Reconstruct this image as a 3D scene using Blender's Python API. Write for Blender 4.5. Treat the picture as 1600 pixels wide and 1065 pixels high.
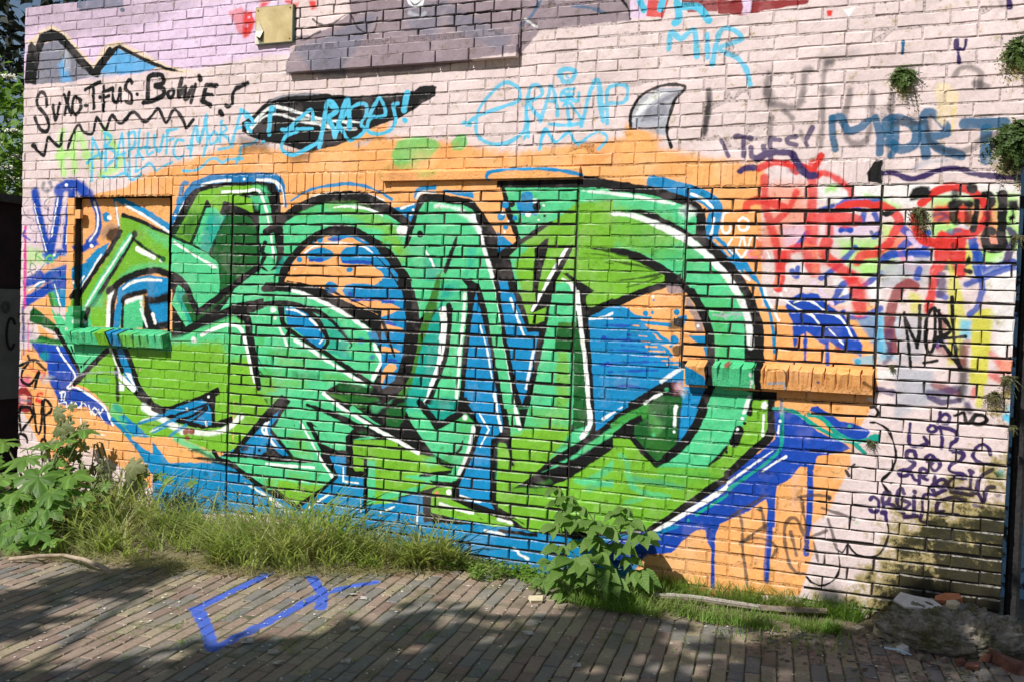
import bpy, bmesh, math, random
import numpy as np
from mathutils import Vector, Matrix
for o in list(bpy.data.objects): bpy.data.objects.remove(o)
scene = bpy.context.scene
COL = scene.collection
# ---- shared geometry of the place (metres) -------------------------------
import numpy as np, math
ROW = 0.0625                       # height of one brick course
STR = 3.72                         # stretcher pitch in courses
GROUND_ROW = 34.2                  # courses between the window head line and the ground
FPX = 1590.67
CAM = (0.0, -83.924*ROW, (GROUND_ROW-10.4229)*ROW)
YAW, PITCH, ROLL = -0.395211, -0.032604, 0.032741
_fw = np.array([math.sin(YAW)*math.cos(PITCH), math.cos(YAW)*math.cos(PITCH), math.sin(PITCH)])
_rt = np.cross(_fw, [0, 0, 1.0]); _rt /= np.linalg.norm(_rt); _up = np.cross(_rt, _fw)
_c, _s = math.cos(ROLL), math.sin(ROLL)
RT, UP, FW = _rt*_c+_up*_s, _up*_c-_rt*_s, _fw
def ray(px, py):
    px = np.asarray(px, float); py = np.asarray(py, float)
    return FW + ((px-800)/FPX)[..., None]*RT + ((532.5-py)/FPX)[..., None]*UP
def on_wall(px, py, plane=0.0):    # point of the plane y = plane seen at a place of the photograph: (course X, course row)
    d = ray(px, py); t = (plane-CAM[1])/d[..., 1]
    return (CAM[0]+d[..., 0]*t)/ROW, GROUND_ROW-(CAM[2]+d[..., 2]*t)/ROW
def on_ground(px, py, z=0.0):
    d = ray(px, py); t = (z-CAM[2])/d[..., 2]
    return CAM[0]+d[..., 0]*t, CAM[1]+d[..., 1]*t
# ---- camera ---------------------------------------------------------------
cam = bpy.data.cameras.new('camera'); cam_ob = bpy.data.objects.new('camera', cam); COL.objects.link(cam_ob)
M4 = Matrix.Identity(4)
for i in range(3):
    M4[i][0], M4[i][1], M4[i][2], M4[i][3] = RT[i], UP[i], -FW[i], CAM[i]
cam_ob.matrix_world = M4
cam.sensor_fit = 'HORIZONTAL'; cam.sensor_width = 36; cam.lens = 36*FPX/1600; cam.clip_start = .05; cam.clip_end = 400
scene.camera = cam_ob
# ---- light ----------------------------------------------------------------
SUN = Vector((-.40, -1.0, 1.12)).normalized()                     # towards the sun
world = bpy.data.worlds.new('World'); scene.world = world; world.use_nodes = True
wn = world.node_tree.nodes; wl = world.node_tree.links; wn.clear()
sky = wn.new('ShaderNodeTexSky'); sky.sky_type = 'NISHITA'; sky.sun_disc = False
sky.sun_elevation = math.asin(SUN.z); sky.sun_rotation = math.atan2(SUN.x, SUN.y)
bg = wn.new('ShaderNodeBackground'); bg.inputs['Strength'].default_value = .062
wo = wn.new('ShaderNodeOutputWorld'); wl.new(sky.outputs[0], bg.inputs[0]); wl.new(bg.outputs[0], wo.inputs[0])
sl = bpy.data.lights.new('sun', 'SUN'); sl.energy = 5.0; sl.angle = math.radians(.55); sl.color = (1, .965, .925)
sun_ob = bpy.data.objects.new('sun', sl); COL.objects.link(sun_ob); sun_ob.rotation_euler = SUN.to_track_quat('Z', 'Y').to_euler()
vs = scene.view_settings; vs.view_transform = 'Standard'; vs.look = 'None'; vs.gamma = 1; vs.use_curve_mapping = False; vs.exposure = .2
# ---- spray paint: vector strokes laid on the wall plane, rasterised in memory ----
TPR = 26                           # texels per course
X0, X1, R0, R1 = -97.0, 7.0, -20.5, 35.5
TW, TH = int((X1-X0)*TPR), int((R1-R0)*TPR)
PAL = dict(pale=(224,205,203), lilac=(224,200,226), greyl=(186,166,184), purp=(148,132,140), slate=(104,112,132), red=(216,52,46),
 ink=(9,9,11), grey=(128,128,142), sky=(98,172,226), cream=(233,212,178), mint=(82,200,138), lime=(116,180,46), green=(70,172,72),
 dgreen=(22,92,38), olive=(58,120,40), teal=(18,158,140), blue=(14,134,190), blue2=(24,118,176), dblue=(22,70,172), orange=(243,174,106),
 white=(240,243,242), purple=(58,40,92), cyan=(84,192,226), pgreen=(168,226,120), leaf=(106,190,96), pink=(236,150,170), dbrown=(58,52,34),
 magenta=(214,70,150), yellow=(210,206,70), lgrey=(176,178,188), darkr=(140,40,42), brown=(146,84,70), mblue=(22,92,132), salmon=(238,138,104), moss=(86,92,36))
def lin(c):
    c = np.array(PAL[c] if isinstance(c, str) else c, float)/255
    return np.where(c <= .04045, c/12.92, ((c+.055)/1.055)**2.4)
IMG = np.empty((TH, TW, 3), np.float32)
_rng = np.random.default_rng(5)
def _noise(cell, seed):
    r = np.random.default_rng(seed); h, w = int(TH/cell)+3, int(TW/cell)+3
    g = r.random((h, w)).astype(np.float32)
    yy = np.arange(TH)/cell; xx = np.arange(TW)/cell
    y0 = yy.astype(int); x0 = xx.astype(int); fy = (yy-y0)[:, None]; fx = (xx-x0)[None]
    fy = fy*fy*(3-2*fy); fx = fx*fx*(3-2*fx)
    a = g[y0][:, x0]*(1-fx)+g[y0][:, x0+1]*fx; b = g[y0+1][:, x0]*(1-fx)+g[y0+1][:, x0+1]*fx
    return (a*(1-fy)+b*fy).astype(np.float32)
GRAIN = _rng.random((TH, TW)).astype(np.float32)
N1, N2 = _noise(9, 1), _noise(40, 2)
WOB = (_noise(14, 3)-.5)+.5*(_noise(5, 4)-.5)
CTX = dict(o=(0, 0), k=1.0, plane=0.0, clip=None)
O_PIECE = [False]
def O(x=0, y=0, k=1.0): CTX.update(o=(x, y), k=k)
def ON(plane=0.0, clip=None): CTX.update(plane=plane, clip=clip)     # clip = (X0, X1, row0, row1)
def _pts(s):
    a = np.array([[float(v) for v in p.split(',')] for p in s.split()])
    px = CTX['o'][0]+a[:, 0]/CTX['k']; py = CTX['o'][1]+a[:, 1]/CTX['k']
    X, R = on_wall(px, py, CTX['plane'])
    return np.stack([(X-X0)*TPR, (R-R0)*TPR], 1), TPR/np.mean(12.6+.00585*(px-60))
def _smooth(P, n=6):
    if len(P) < 3: return P
    Q = np.vstack([2*P[0]-P[1], P, 2*P[-1]-P[-2]]); out = []
    for i in range(1, len(Q)-2):
        t = np.linspace(0, 1, n, endpoint=False)[:, None]
        p0, p1, p2, p3 = Q[i-1], Q[i], Q[i+1], Q[i+2]
        out.append(.5*(2*p1+(p2-p0)*t+(2*p0-5*p1+4*p2-p3)*t*t+(3*p1-p0-3*p2+p3)*t**3))
    return np.vstack(out+[P[-1:]])
def _blit(col, x0, y0, sd, soft, a, speck):
    h, w = sd.shape; sl = (slice(y0, y0+h), slice(x0, x0+w))
    sd = sd+WOB[sl]*(2.0+.25*soft)
    m = np.clip(.5-sd/soft, 0, 1); m = m*m*(3-2*m)
    if speck: m = np.clip(m+speck*(GRAIN[sl]-.5)*4*m*(1-m), 0, 1)
    m = m*a
    if CTX['clip']:
        c = CTX['clip']; yy = (np.arange(y0, y0+h)+.5)/TPR+R0; xx = (np.arange(x0, x0+w)+.5)/TPR+X0
        m = m*((yy >= c[2]) & (yy <= c[3]))[:, None]*((xx >= c[0]) & (xx <= c[1]))[None]
    IMG[sl] += m[..., None]*(lin(col).astype(np.float32)-IMG[sl])
def _box(P, pad):
    x0 = max(0, int(P[:, 0].min()-pad)); x1 = min(TW, int(P[:, 0].max()+pad)+1)
    y0 = max(0, int(P[:, 1].min()-pad)); y1 = min(TH, int(P[:, 1].max()+pad)+1)
    return x0, x1, y0, y1
def F(col, s, soft=1.0, a=1.0, sm=False, speck=.4):                  # filled shape
    P, sc = _pts(s)
    if sm: P = _smooth(np.vstack([P, P[:1]]))[:-1]
    soft = max(1.6, soft*sc); x0, x1, y0, y1 = _box(P, soft+4)
    if x1 <= x0 or y1 <= y0: return
    gx = np.arange(x0, x1, dtype=np.float32)[None]+.5; gy = np.arange(y0, y1, dtype=np.float32)[:, None]+.5
    d2 = np.full((y1-y0, x1-x0), 1e9, np.float32); ins = np.zeros(d2.shape, bool)
    for (ax, ay), (bx, by) in zip(P, np.roll(P, -1, 0)):
        dx, dy = bx-ax, by-ay; L2 = dx*dx+dy*dy+1e-6
        t = np.clip(((gx-ax)*dx+(gy-ay)*dy)/L2, 0, 1)
        np.minimum(d2, (gx-ax-t*dx)**2+(gy-ay-t*dy)**2, out=d2)
        if ay != by: ins ^= ((ay > gy) != (by > gy)) & (gx < (gy-ay)*dx/(dy if dy else 1)+ax)
    d = np.sqrt(d2); _blit(col, x0, y0, np.where(ins, -d, d), soft, a, speck)
def L(col, w, s, soft=1.2, a=1.0, t0=1.0, t1=1.0, sm=True, speck=.4):  # stroke of width w photo pixels; t0, t1 = relative width at its ends
    P, sc = _pts(s)
    if sm: P = _smooth(P)
    soft = max(1.6, soft*sc); x0, x1, y0, y1 = _box(P, w*sc*1.2+soft+4)
    if x1 <= x0 or y1 <= y0: return
    seg = np.hypot(*(P[1:]-P[:-1]).T); cum = np.concatenate([[0], np.cumsum(seg)]); cum /= cum[-1]+1e-9
    w = w*1.26 if w >= 6 else (w*1.14 if w >= 3 else w*1.05)
    if col == 'red': w *= .84; soft *= 1.25
    rad = w*sc/2*np.minimum(1, np.minimum(t0+(1-t0)*cum/.4, t1+(1-t1)*(1-cum)/.4))
    sd = np.full((y1-y0, x1-x0), 1e6, np.float32)
    for i in range(len(P)-1):
        (ax, ay), (bx, by) = P[i], P[i+1]; r = max(rad[i], rad[i+1]); pad = r+soft+w*sc*.5+4
        u0 = max(x0, int(min(ax, bx)-pad)); u1 = min(x1, int(max(ax, bx)+pad)+1); v0 = max(y0, int(min(ay, by)-pad)); v1 = min(y1, int(max(ay, by)+pad)+1)
        if u1 <= u0 or v1 <= v0: continue
        gx = np.arange(u0, u1, dtype=np.float32)[None]+.5; gy = np.arange(v0, v1, dtype=np.float32)[:, None]+.5
        dx, dy = bx-ax, by-ay; t = np.clip(((gx-ax)*dx+(gy-ay)*dy)/(dx*dx+dy*dy+1e-6), 0, 1)
        q = np.sqrt((gx-ax-t*dx)**2+(gy-ay-t*dy)**2)-(rad[i]+(rad[i+1]-rad[i])*t)
        v = sd[v0-y0:v1-y0, u0-x0:u1-x0]; np.minimum(v, q, out=v)
    if col in ('ink', 'dblue', 'purple') and 4.5 <= w <= (6.4 if O_PIECE[0] else 99): _blit(col, x0, y0, sd, max(soft, w*sc*.7), a*.24, .9)   # overspray
    _blit(col, x0, y0, sd, soft, a, speck)
def B(col, r, s, soft=1.2, a=1.0):                                   # dots of radius r photo pixels
    for p in s.split(): F(col, ' '.join('%f,%f' % (float(p.split(',')[0])+r*CTX['k']*math.cos(q), float(p.split(',')[1])+r*CTX['k']*math.sin(q)) for q in np.arange(10)*.6283), soft, a)
GR = np.zeros((TH, TW), np.float32)
def GRIME(px, py, r, a):                                             # where moss and dirt sit (a mask the brick material breaks up with noise)
    P, sc = _pts('%f,%f' % (px, py)); r = r*sc; x0, x1, y0, y1 = _box(P, r*2.2)
    gx = np.arange(x0, x1)[None]-P[0, 0]; gy = np.arange(y0, y1)[:, None]-P[0, 1]
    v = GR[y0:y1, x0:x1]; np.maximum(v, a*np.exp(-(gx*gx+gy*gy)/(r*r)), out=v)
def paint_wall():
    IMG[:] = lin('pale')
    IMG[:] *= (.93+.14*N2)[..., None]
    # --- old pieces along the top
    O(0, 0, 2.957)
    F('lilac', '80,0 1345,0 1345,250 1180,262 860,330 760,330 380,370 100,390', 8)
    F('greyl', '100,0 900,0 700,100 560,150 300,190 250,120 110,150', 22, .8)
    L('slate', 7, '380,40 450,25 560,20', 4, .8); B('slate', 3.5, '210,20 240,15 290,12 365,30 565,45', 2)
    F('cream', '118,190 150,180 190,140 240,120 300,150 430,300 490,205 550,190 650,240 780,305 900,330 840,345 700,320 540,240 450,345 380,330 260,190 150,215', 5, .9)
    F('grey', '150,392 190,210 260,180 330,245 440,352 320,380', 2); F('sky', '270,300 300,260 330,380 280,375', 6, .8); F('lgrey', '290,240 315,200 330,330 300,330', 6, .7)
    F('sky', '450,350 545,225 625,265 725,312 640,340 540,345', 2); F('lgrey', '400,350 470,335 550,345 430,365', 5, .6)
    F('ink', '112,385 128,215 142,195 162,210 180,160 205,148 240,136 290,158 360,235 432,318 470,265 505,215 520,225 552,205 640,255 770,312 865,338 790,330 700,302 620,262 545,225 495,290 452,358 425,352 375,312 318,245 265,185 205,198 185,260 165,390', 2)
    # purple grey field right of it
    O(); F('purp', '545,0 548,20 520,42 488,55 462,56 462,78 446,96 447,118 640,112 814,84 845,46 985,32 985,0', 2.5)
    F('slate', '462,78 545,40 590,20 570,60 540,118 500,120', 10, .6); F('slate', '690,0 800,60 790,85 700,40', 10, .5); F('slate', '630,5 700,0 680,60 640,45', 12, .5)
    L('ink', 2.5, '488,30 500,38 520,38 545,22 560,45 582,52 590,28', 1.5, .8); L('ink', 3, '462,58 475,62 490,54 500,50', 2, .8)
    F('white', '636,0 663,0 660,10 648,12 638,6', 1); L('slate', 1.6, '640,0 648,8 660,0', 1); L('lgrey', 5, '640,20 655,26 664,20', 4, .8)
    L('mblue', 4, '812,40 830,25 845,0', 3, .7); L('white', 4, '820,30 838,42', 2, .8); L('mblue', 4, '895,10 920,12 945,20', 3, .7); L('ink', 3, '972,0 982,15 985,30', 2)
    F('lilac', '985,0 1020,0 1012,28 985,28', 2); F('red', '1012,0 1045,0 1035,28 1010,26', 2, .9); F('darkr', '1065,0 1125,0 1120,18 1075,20', 2, .9); F('darkr', '1122,0 1265,0 1262,6 1200,16 1160,24 1122,22', 2)
    L('cyan', 8, '1000,0 1006,16', 2); L('cyan', 9, '1035,0 1032,14', 2); L('cyan', 9, '1058,2 1060,30 1054,36', 2); L('cyan', 9, '1060,10 1090,12 1108,32', 2)
    F('lilac', '1160,0 1175,0 1172,22 1160,22', 3); F('red', '1290,15 1302,16 1300,26 1292,26', 3); F('white', '1318,14 1335,12 1326,28', 4); F('ink', '1378,2 1388,2 1384,8', 3)
    O(380, 0, 8.19); F('red', '0,150 160,150 160,290 90,420 30,490 0,490', 6, .95); F('red', '215,0 330,20 300,80 220,110', 8, .9); F('red', '520,0 640,0 620,60 540,40', 6, .9); F('red', '640,50 730,20 690,130 650,160', 8, .9); F('red', '850,20 945,10 930,110 880,120 855,70', 6); F('lilac', '120,150 160,170 150,260 120,210', 3); B('lilac', 2.5, '70,225 40,330', 2)
    O(); F('red', '358,20 378,10 398,40 388,58 372,52', 5, .6)
    # --- orange ground of the mural
    F('orange', '205,285 250,262 330,240 360,222 470,238 560,205 606,190 604,214 700,222 800,240 900,224 975,215 978,195 1020,205 1030,232 1100,246 1190,256 1190,300 330,330 190,300', 15)
    F('orange', '180,297 330,262 1190,258 1190,480 1368,470 1372,600 1340,640 1330,780 1300,850 1240,930 990,930 850,880 560,780 215,760 205,740 130,690 100,740 60,690 35,640 33,545 110,540 116,310', 3)
    F('pale', '1230,850 1292,800 1320,740 1330,700 1440,640 1600,640 1600,1000 1200,1000', 8)
    F('orange', '1270,610 1345,622 1366,628 1342,672 1322,660 1330,725 1312,760 1290,790 1240,800 1240,620', 4); F('orange','1000,850 1260,700 1290,770 1262,800 1275,850 1250,930 1000,930', 4)
    L('olive', 16, '600,275 625,255 648,238', 5, .35); F('leaf', '610,245 622,220 650,213 680,218 688,228 668,250 640,255 618,258', 6, .9); F('leaf', '705,222 715,210 728,210 731,225 722,236 706,236', 3, .9); F('leaf', '620,255 660,248 650,268 622,268', 8, .55)
    for x, y, r in ((230,300,14),(420,262,20),(520,262,22),(660,252,18),(760,262,22),(870,255,20),(1010,262,18),(1130,268,18),(1120,640,26),(1290,590,18),(1070,870,30),(1180,880,26),(1240,760,24),(150,690,24),(1150,470,18),(90,610,16)): B((236,190,140), r, '%d,%d' % (x, y), r*1.4, .45)
    for x, y, r in ((300,285,16),(700,236,16),(930,240,20),(1060,250,14),(1210,640,20),(1140,900,22),(1280,720,20)): B((214,138,74), r, '%d,%d' % (x, y), r*1.4, .3)
    # --- side tags left: blue letters, reds
    O(30, 280, 5.33)
    F('lilac', '0,200 450,200 470,560 100,600 0,560', 20, .45); F('pgreen', '60,560 200,590 190,700 60,720', 14, .6)
    F('blue', '190,620 440,620 440,1065 320,1065 60,980 160,800 230,720', 6); F('orange', '190,740 340,640 430,640 440,700 260,760 170,830 110,960 60,1000 60,960', 5, .85); F('orange', '200,870 280,840 250,930 300,1065 70,1065 60,1010', 5)
    F('dblue', '300,590 445,570 440,625 310,630', 6); L('dblue', 11, '60,860 120,840 170,800', 3); L('dblue', 11, '210,830 330,780 440,740', 4, .9); L('dblue', 11, '60,1020 180,950 300,880 440,860', 4)
    L('dblue', 11, '130,110 150,240 210,480 240,620', 5); L('dblue', 11, '260,600 300,420 340,110', 5); L('dblue', 11, '390,560 410,330 440,120', 5); L('dblue', 14, '330,90 380,60 480,60 560,120 600,190', 6)
    L('white', 2.2, '125,210 170,400 225,600'); L('white', 2.2, '320,150 300,300 270,480'); L('white', 2.2, '430,190 405,400 390,540'); B('white', 2.4, '395,50 290,635', 1.5)
    L('slate', 1.4, '70,170 35,230 60,310 120,340 90,400 130,440 200,430', 1, .8); L('slate', 1.4, '280,150 220,180 210,240 260,260', 1, .8); L('slate', 1.4, '230,300 260,350 320,330 300,280', 1, .8); L('slate', 1.4, '180,400 220,360 240,420', 1, .8); L('slate', 1.4, '340,390 370,360 350,300 400,290', 1, .7)
    L('slate', 5, '200,40 190,80 220,100 265,80 255,30', 5, .8); L('leaf', 2.5, '150,620 135,640 160,650 215,690 230,650 270,640 280,690 240,690', 2); L('slate', 1.2, '70,780 140,740 100,700 90,760 130,800 210,710', 1, .8)
    L('magenta', 4.5, '50,400 48,700 45,1065', 2.5); L('dblue', 3, '45,430 35,470 90,510', 2, .9); B('dblue', 2, '130,525', 1); L('white', 2.5, '80,930 160,870 210,855', 1.2)
    L('green', 1.0, '270,870 320,980 350,1065', 1); F('green', '240,950 280,930 340,1065 270,1065', 4, .9); F('dgreen', '240,970 250,940 300,1065 270,1065', 3, .8); L('white', 2, '290,880 345,1060', 1.6); L('white', 1.6, '420,905 390,980')
    O(20, 480, 4.095)
    F('dgreen', '110,30 140,0 270,90 300,170 110,90', 3); F('orange', '140,0 240,0 290,120 260,100', 3); F('orange', '160,110 270,190 240,210 170,180', 3); F('dgreen', '170,180 320,210 330,240 150,220', 4); F('mint', '240,0 280,60 440,420 400,330 300,170', 2); F('green', '260,90 330,200 420,400 440,430 400,330', 2, .7)
    F('dblue', '110,215 330,245 345,250 400,340 425,440 370,510 440,515 560,600 610,650 640,760 570,720 480,640 300,620 230,460 220,360 170,320', 4); B('teal', 8, '200,310', 6, .6); L('green', 4, '110,215 220,225 320,240', 3, .7)
    F('dblue', '40,130 120,140 140,200 40,230', 14, .35); L('dblue', 2.5, '66,0 68,300', 2, .8); L('magenta', 3, '96,80 98,280', 2, .6); L('purple', 5, '66,0 66,140', 4, .5)
    F('lgrey', '150,440 200,420 270,440 200,490', 6, .7); L('red', 4, '110,370 130,400 200,420 180,460', 4, .6)
    L('white', 3, '283,255 320,320 400,440 350,510', 1.3); L('white', 3.4, '360,520 410,512 560,610 600,660 640,750', 1.3)
    L('white', 2.2, '300,545 335,540 M'.replace(' M', ' 325,590')); L('white', 2.2, '310,590 312,545'); L('white', 2.0, '290,615 340,605 345,640 375,605 385,640 400,610 420,640 450,610 470,630'); L('white', 2, '440,605 438,655'); L('white', 2.2, '485,625 500,680'); L('white', 2.2, '520,640 505,660 525,685 540,660 522,640'); L('white', 2.2, '548,650 555,680 575,650'); L('white', 2.2, '560,690 580,725', 1.5); L('white', 1.6, '345,760 355,700 375,760', 1.4); L('white', 1.8, '430,700 440,760', 1.4); L('white', 1.4, '525,810 590,815', 1.2)
    L('magenta', 12, '30,470 60,480 90,470', 8, .7); L('darkr', 8, '40,620 35,560 70,530 110,570 100,640 50,640', 3); F('pink', '45,560 90,560 90,620 45,620', 4, .6); L('slate', 4, '35,590 110,595', 2, .7); L('red', 4, '150,590 165,550 190,550', 3); L('red', 4, '150,595 185,600', 3)
    L('ink', 4.2, '45,370 100,350 60,410 60,470 110,490 155,430 165,420 140,510', 1.6); L('ink', 4, '95,310 110,340 150,340 190,380 210,400', 1.6, .9)
    L('ink', 4.2, '50,790 45,650 110,640 120,700 60,780', 1.6); L('ink', 4.2, '130,620 150,780 175,790 185,680 190,600', 1.6); L('ink', 4, '205,830 200,600 240,620 245,660 205,690', 1.8)
    L('ink', 4, '40,865 40,810 80,820 95,860', 1.6); L('ink', 4, '190,960 180,860 210,850 215,950 195,975', 1.6); L('ink', 4, '275,880 235,880 235,980 275,1030 285,960 260,950', 1.6); L('ink', 4, '290,900 330,900 300,960', 1.6)
    # --- mural: blue under the letters
    O_PIECE[0] = True
    O()
    F('blue', '190,672 225,700 262,722 330,722 360,700 480,690 760,640 862,760 850,898 760,890 640,866 520,842 430,806 330,776 262,764 240,745 215,705', 3)
    F('pale', '395,790 425,812 445,825 400,830 370,800', 3, .9); F('pale', '715,868 750,868 758,888 800,905 700,905', 3); F('pale', '325,765 360,750 392,790 340,800', 4, .9)
    O(240, 250, 5.325)                                                # halo of the first letter
    L('blue2', 12, '120,690 200,440 320,240 380,205 500,165 760,150 1000,160 1055,230', 2); L('blue', 6, '280,195 240,210 200,400', 3, .9); L('white', 3.4, '400,210 520,180 640,172', 2); L('white', 4, '860,170 1000,180 1050,240', 2); L('white', 2.4, '300,300 230,400 200,520', 2); B('white', 2, '755,162 180,460 180,515', 1)
    O(420, 280, 5.325)
    L('blue', 4.5, '180,185 300,110 420,70 640,40 800,60 920,110 1020,170', 1.2, .95, .4, .4); L('blue2', 4.5, '120,60 130,160 140,230', 2); L('white', 2.4, '60,20 100,60 125,170 120,220', 1.2); L('white', 4, '290,195 430,135 610,115 780,125 960,180', 2)
    O()
    F('ink', '266,372 291,308 304,296 330,288 409,284 430,288 437,305 440,345 470,325 510,309 540,303 570,307 605,325 640,352 652,312 661,307 690,307 735,316 782,292 783,281 905,273 1000,289 1060,305 1090,318 1102,345 1105,378 1140,410 1165,450 1185,500 1196,570 1209,590 1206,682 1180,707 1130,752 1020,835 985,838 900,850 800,822 770,818 720,806 660,815 658,770 600,782 558,797 555,770 545,762 530,748 465,795 420,768 345,710 410,690 405,560 270,540 268,430', 1.4)
    # --- S
    O(240, 250, 5.325)
    F('ink', '132,655 150,560 272,325 345,248 430,212 600,188 900,182 1010,200 1042,290 1060,640 1064,870 990,965 800,1080 400,1080 130,1080', 1.4)
    F('lime', '182,630 290,430 345,315 385,268 500,236 640,218 880,212 925,240 700,290 690,372 590,345 545,440 560,470 480,400 460,335 440,330 300,690', 1.6); F('dgreen', '182,630 290,440 400,440 310,690', 24, .75); F('mint', '820,215 940,225 960,290 880,260', 8, .9)
    F('mint', '440,400 500,395 590,480 450,770 325,700', 1.5); F('teal', '470,440 592,480 450,770 380,735', 10, .95); F('lime','560,440 640,430 640,390 600,370', 3)
    F('dgreen', '610,465 690,455 700,440 850,470 862,860 800,930 680,1030 545,1070 545,860 470,790', 1.6)
    F('lime', '700,300 815,320 835,450 700,400 640,380 690,370', 2); F('ink', '580,350 620,355 740,405 835,450 845,410 868,470 860,560 800,480 700,440 640,430 555,450', 2)
    F('mint', '875,330 940,268 970,400 1000,600 1026,800 1020,868 960,930 880,862', 1.5); F('mint', '690,1075 870,890 960,940 800,1075', 1.5); F('mint', '800,300 880,300 880,420 850,400', 8, .8)
    L('white', 3.6, '575,270 640,266 745,262 860,250 900,300 950,480 985,700 1000,815', 1.5); L('ink', 6, '925,690 905,760 920,800 900,850', 2)
    F('mint', '145,652 310,712 450,782 540,862 552,1075 270,1075 240,1000 135,935', 1.4); L('white', 3.4, '175,690 330,790 490,880', 1.3); B('white', 5, '505,905', 4); L('white', 2.6, '512,930 512,1075', 1.3)
    O(240, 420, 5.325)
    F('mint', '125,0 545,0 548,195 360,365 240,130', 1.4); F('mint', '200,130 270,182 225,250 340,430 275,495 150,290', 1.4); F('teal', '200,170 270,185 232,250 330,440 300,460 190,250', 6); F('dgreen', '235,245 280,190 362,365 345,442 325,450', 2)
    L('ink', 8, '0,40 120,48 200,80 270,150 320,270 368,362', 1.4)
    F('mint', '270,492 420,420 560,350 680,160 870,40 1065,0 1065,270 800,305 640,350 400,470', 1.4); F('dgreen', '375,372 560,232 660,160 640,215 420,392 345,440', 5, .8)
    L('ink', 7.5, '362,368 470,290 560,225 680,130 870,-10', 1.4); F('ink', '545,0 670,0 670,110 560,190', 1.4) ; F('dgreen', '555,0 665,0 665,125 552,185', 1.5)
    F('mint', '660,30 880,-30 900,30 660,150', 3, 0)
    F('lime', '120,570 400,500 660,395 760,450 800,680 850,980 900,1075 -160,1075 -160,690 120,690', 1.6); F('mint', '120,560 400,480 660,395 770,460 780,580 600,600 480,610 140,640', 16, .9); F('mint', '560,600 780,560 820,700 640,760', 22, .8)
    F('mint', '770,380 1065,280 1065,1075 890,1075 840,600', 1.6); F('green', '850,560 1065,560 1065,640 860,640', 14, .7); F('lime', '860,880 1065,900 1065,1075 890,1075', 22, .8); F('green', '860,820 1065,820 1065,870 880,870', 10, .6)
    L('ink', 9, '120,560 200,545 270,515 400,450 560,385 680,325 800,300 1000,272 1075,270', 1.4)
    L('white', 5.5, '395,552 480,510 600,470 690,472 740,530 775,650 810,830 835,940', 1.4, 1, .8, .6); B('white', 4, '335,590', 3); B('white', 4, '990,345 1010,400', 4)
    L('ink', 10, '720,380 780,420 800,560 840,760 872,985', 1.6, 1, 1, .8); L('ink', 1.4, '860,720 900,800 940,840', 1.2, .8); L('ink', 1.4, '850,800 910,880', 1.2, .8)
    O(240, 600, 5.325)
    F('lime', '-200,-80 540,20 545,200 515,300 660,262 660,540 640,555 500,555 200,440 -60,330 -130,220', 1.6); F('lime', '665,20 890,60 960,200 700,540 665,540', 1.6)
    O(90, 480, 5.325)                                                 # under and beside the left ledge
    F('green', '-60,0 60,130 190,560 170,570 -60,190', 3, 0); F('mint', '-10,40 60,110 130,330 200,555 175,560 110,400 -10,160', 1.6); L('ink', 6, '-10,190 80,350 195,560', 1.6); L('ink', 3, '110,320 150,425', 1.6, 1, 1, .3)
    F('mint', '125,300 440,310 410,370 195,550 150,420', 1.6); L('ink', 3, '300,380 215,480', 1.4, 1, .3); B('ink', 1.8, '193,492')
    F('lime', '195,560 410,385 440,340 470,330 1075,270 1075,1075 560,1075 440,890 420,830 330,740 230,660 160,640', 1.6); F('mint', '830,260 1075,240 1075,290 900,320', 10, .7); L('mint', 5, '240,610 420,600', 8, .4); L('ink', 6.5, '430,345 300,465 140,635', 1.8)
    F('white', '425,335 450,335 500,450 525,540 500,530', 2.5); F('blue', '470,330 560,330 575,400 640,580 740,785 690,760 600,640 530,530', 1.4); L('ink', 6, '465,325 500,440 535,530', 1.5); L('ink', 7, '555,330 600,430 640,560 690,680 760,770 850,840 960,840 1075,790', 1.5); F('ink', '480,520 540,560 640,660 740,770 860,830 1000,830 1000,900 900,930 760,830 660,750 560,650', 1.6)
    F('white', '560,540 605,548 662,690 630,640', 2); L('white', 6, '490,548 560,610 632,680', 1.6); F('white', '508,615 555,640 552,692 505,692', 3); F('lime', '510,695 620,700 680,780 510,770', 2); L('ink', 5, '485,510 495,640 500,770', 4, .9); L('white', 9, '720,830 820,890 920,960 1030,1020', 5, .85)
    L('teal', 8, '480,820 520,850', 4, .8); F('blue', '500,900 560,895 640,960 760,1075 640,1075 560,1000', 3); L('mint', 7, '450,860 560,960', 6, .6); L('blue', 6, '460,930 540,1010 600,1075', 2); L('blue', 5, '670,960 800,915 960,860 1065,820', 1.4, .9, .3); L('blue', 5, '790,1040 900,985 1065,900', 1.4, .9, .3); L('white', 3, '690,940 770,915', 2, .7, .3); L('white', 3, '760,1035 830,1000', 2, .7, .3); L('lgrey', 2, '160,575 250,545 420,535 520,540', 2, .6); B('pink', 2, '680,515 620,170', 2, .5)
    O(240, 600, 5.325)
    F('lime', '530,60 662,60 662,270 530,310', 1)
    L('white', 6, '-60,215 0,260 150,330 330,395 480,405 600,370 730,262', 4, .9); F('ink', '-10,158 100,190 280,140 540,20 548,40 545,200 520,310 640,262 662,262 660,310 560,358 400,368 300,345 200,320 80,260 -20,210', 1.5)
    F('lime', '515,100 545,80 545,210 540,300 510,310', 1.5); F('blue', '100,222 400,120 455,160 480,220 480,340 420,335 360,320 240,290', 1.4)
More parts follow.
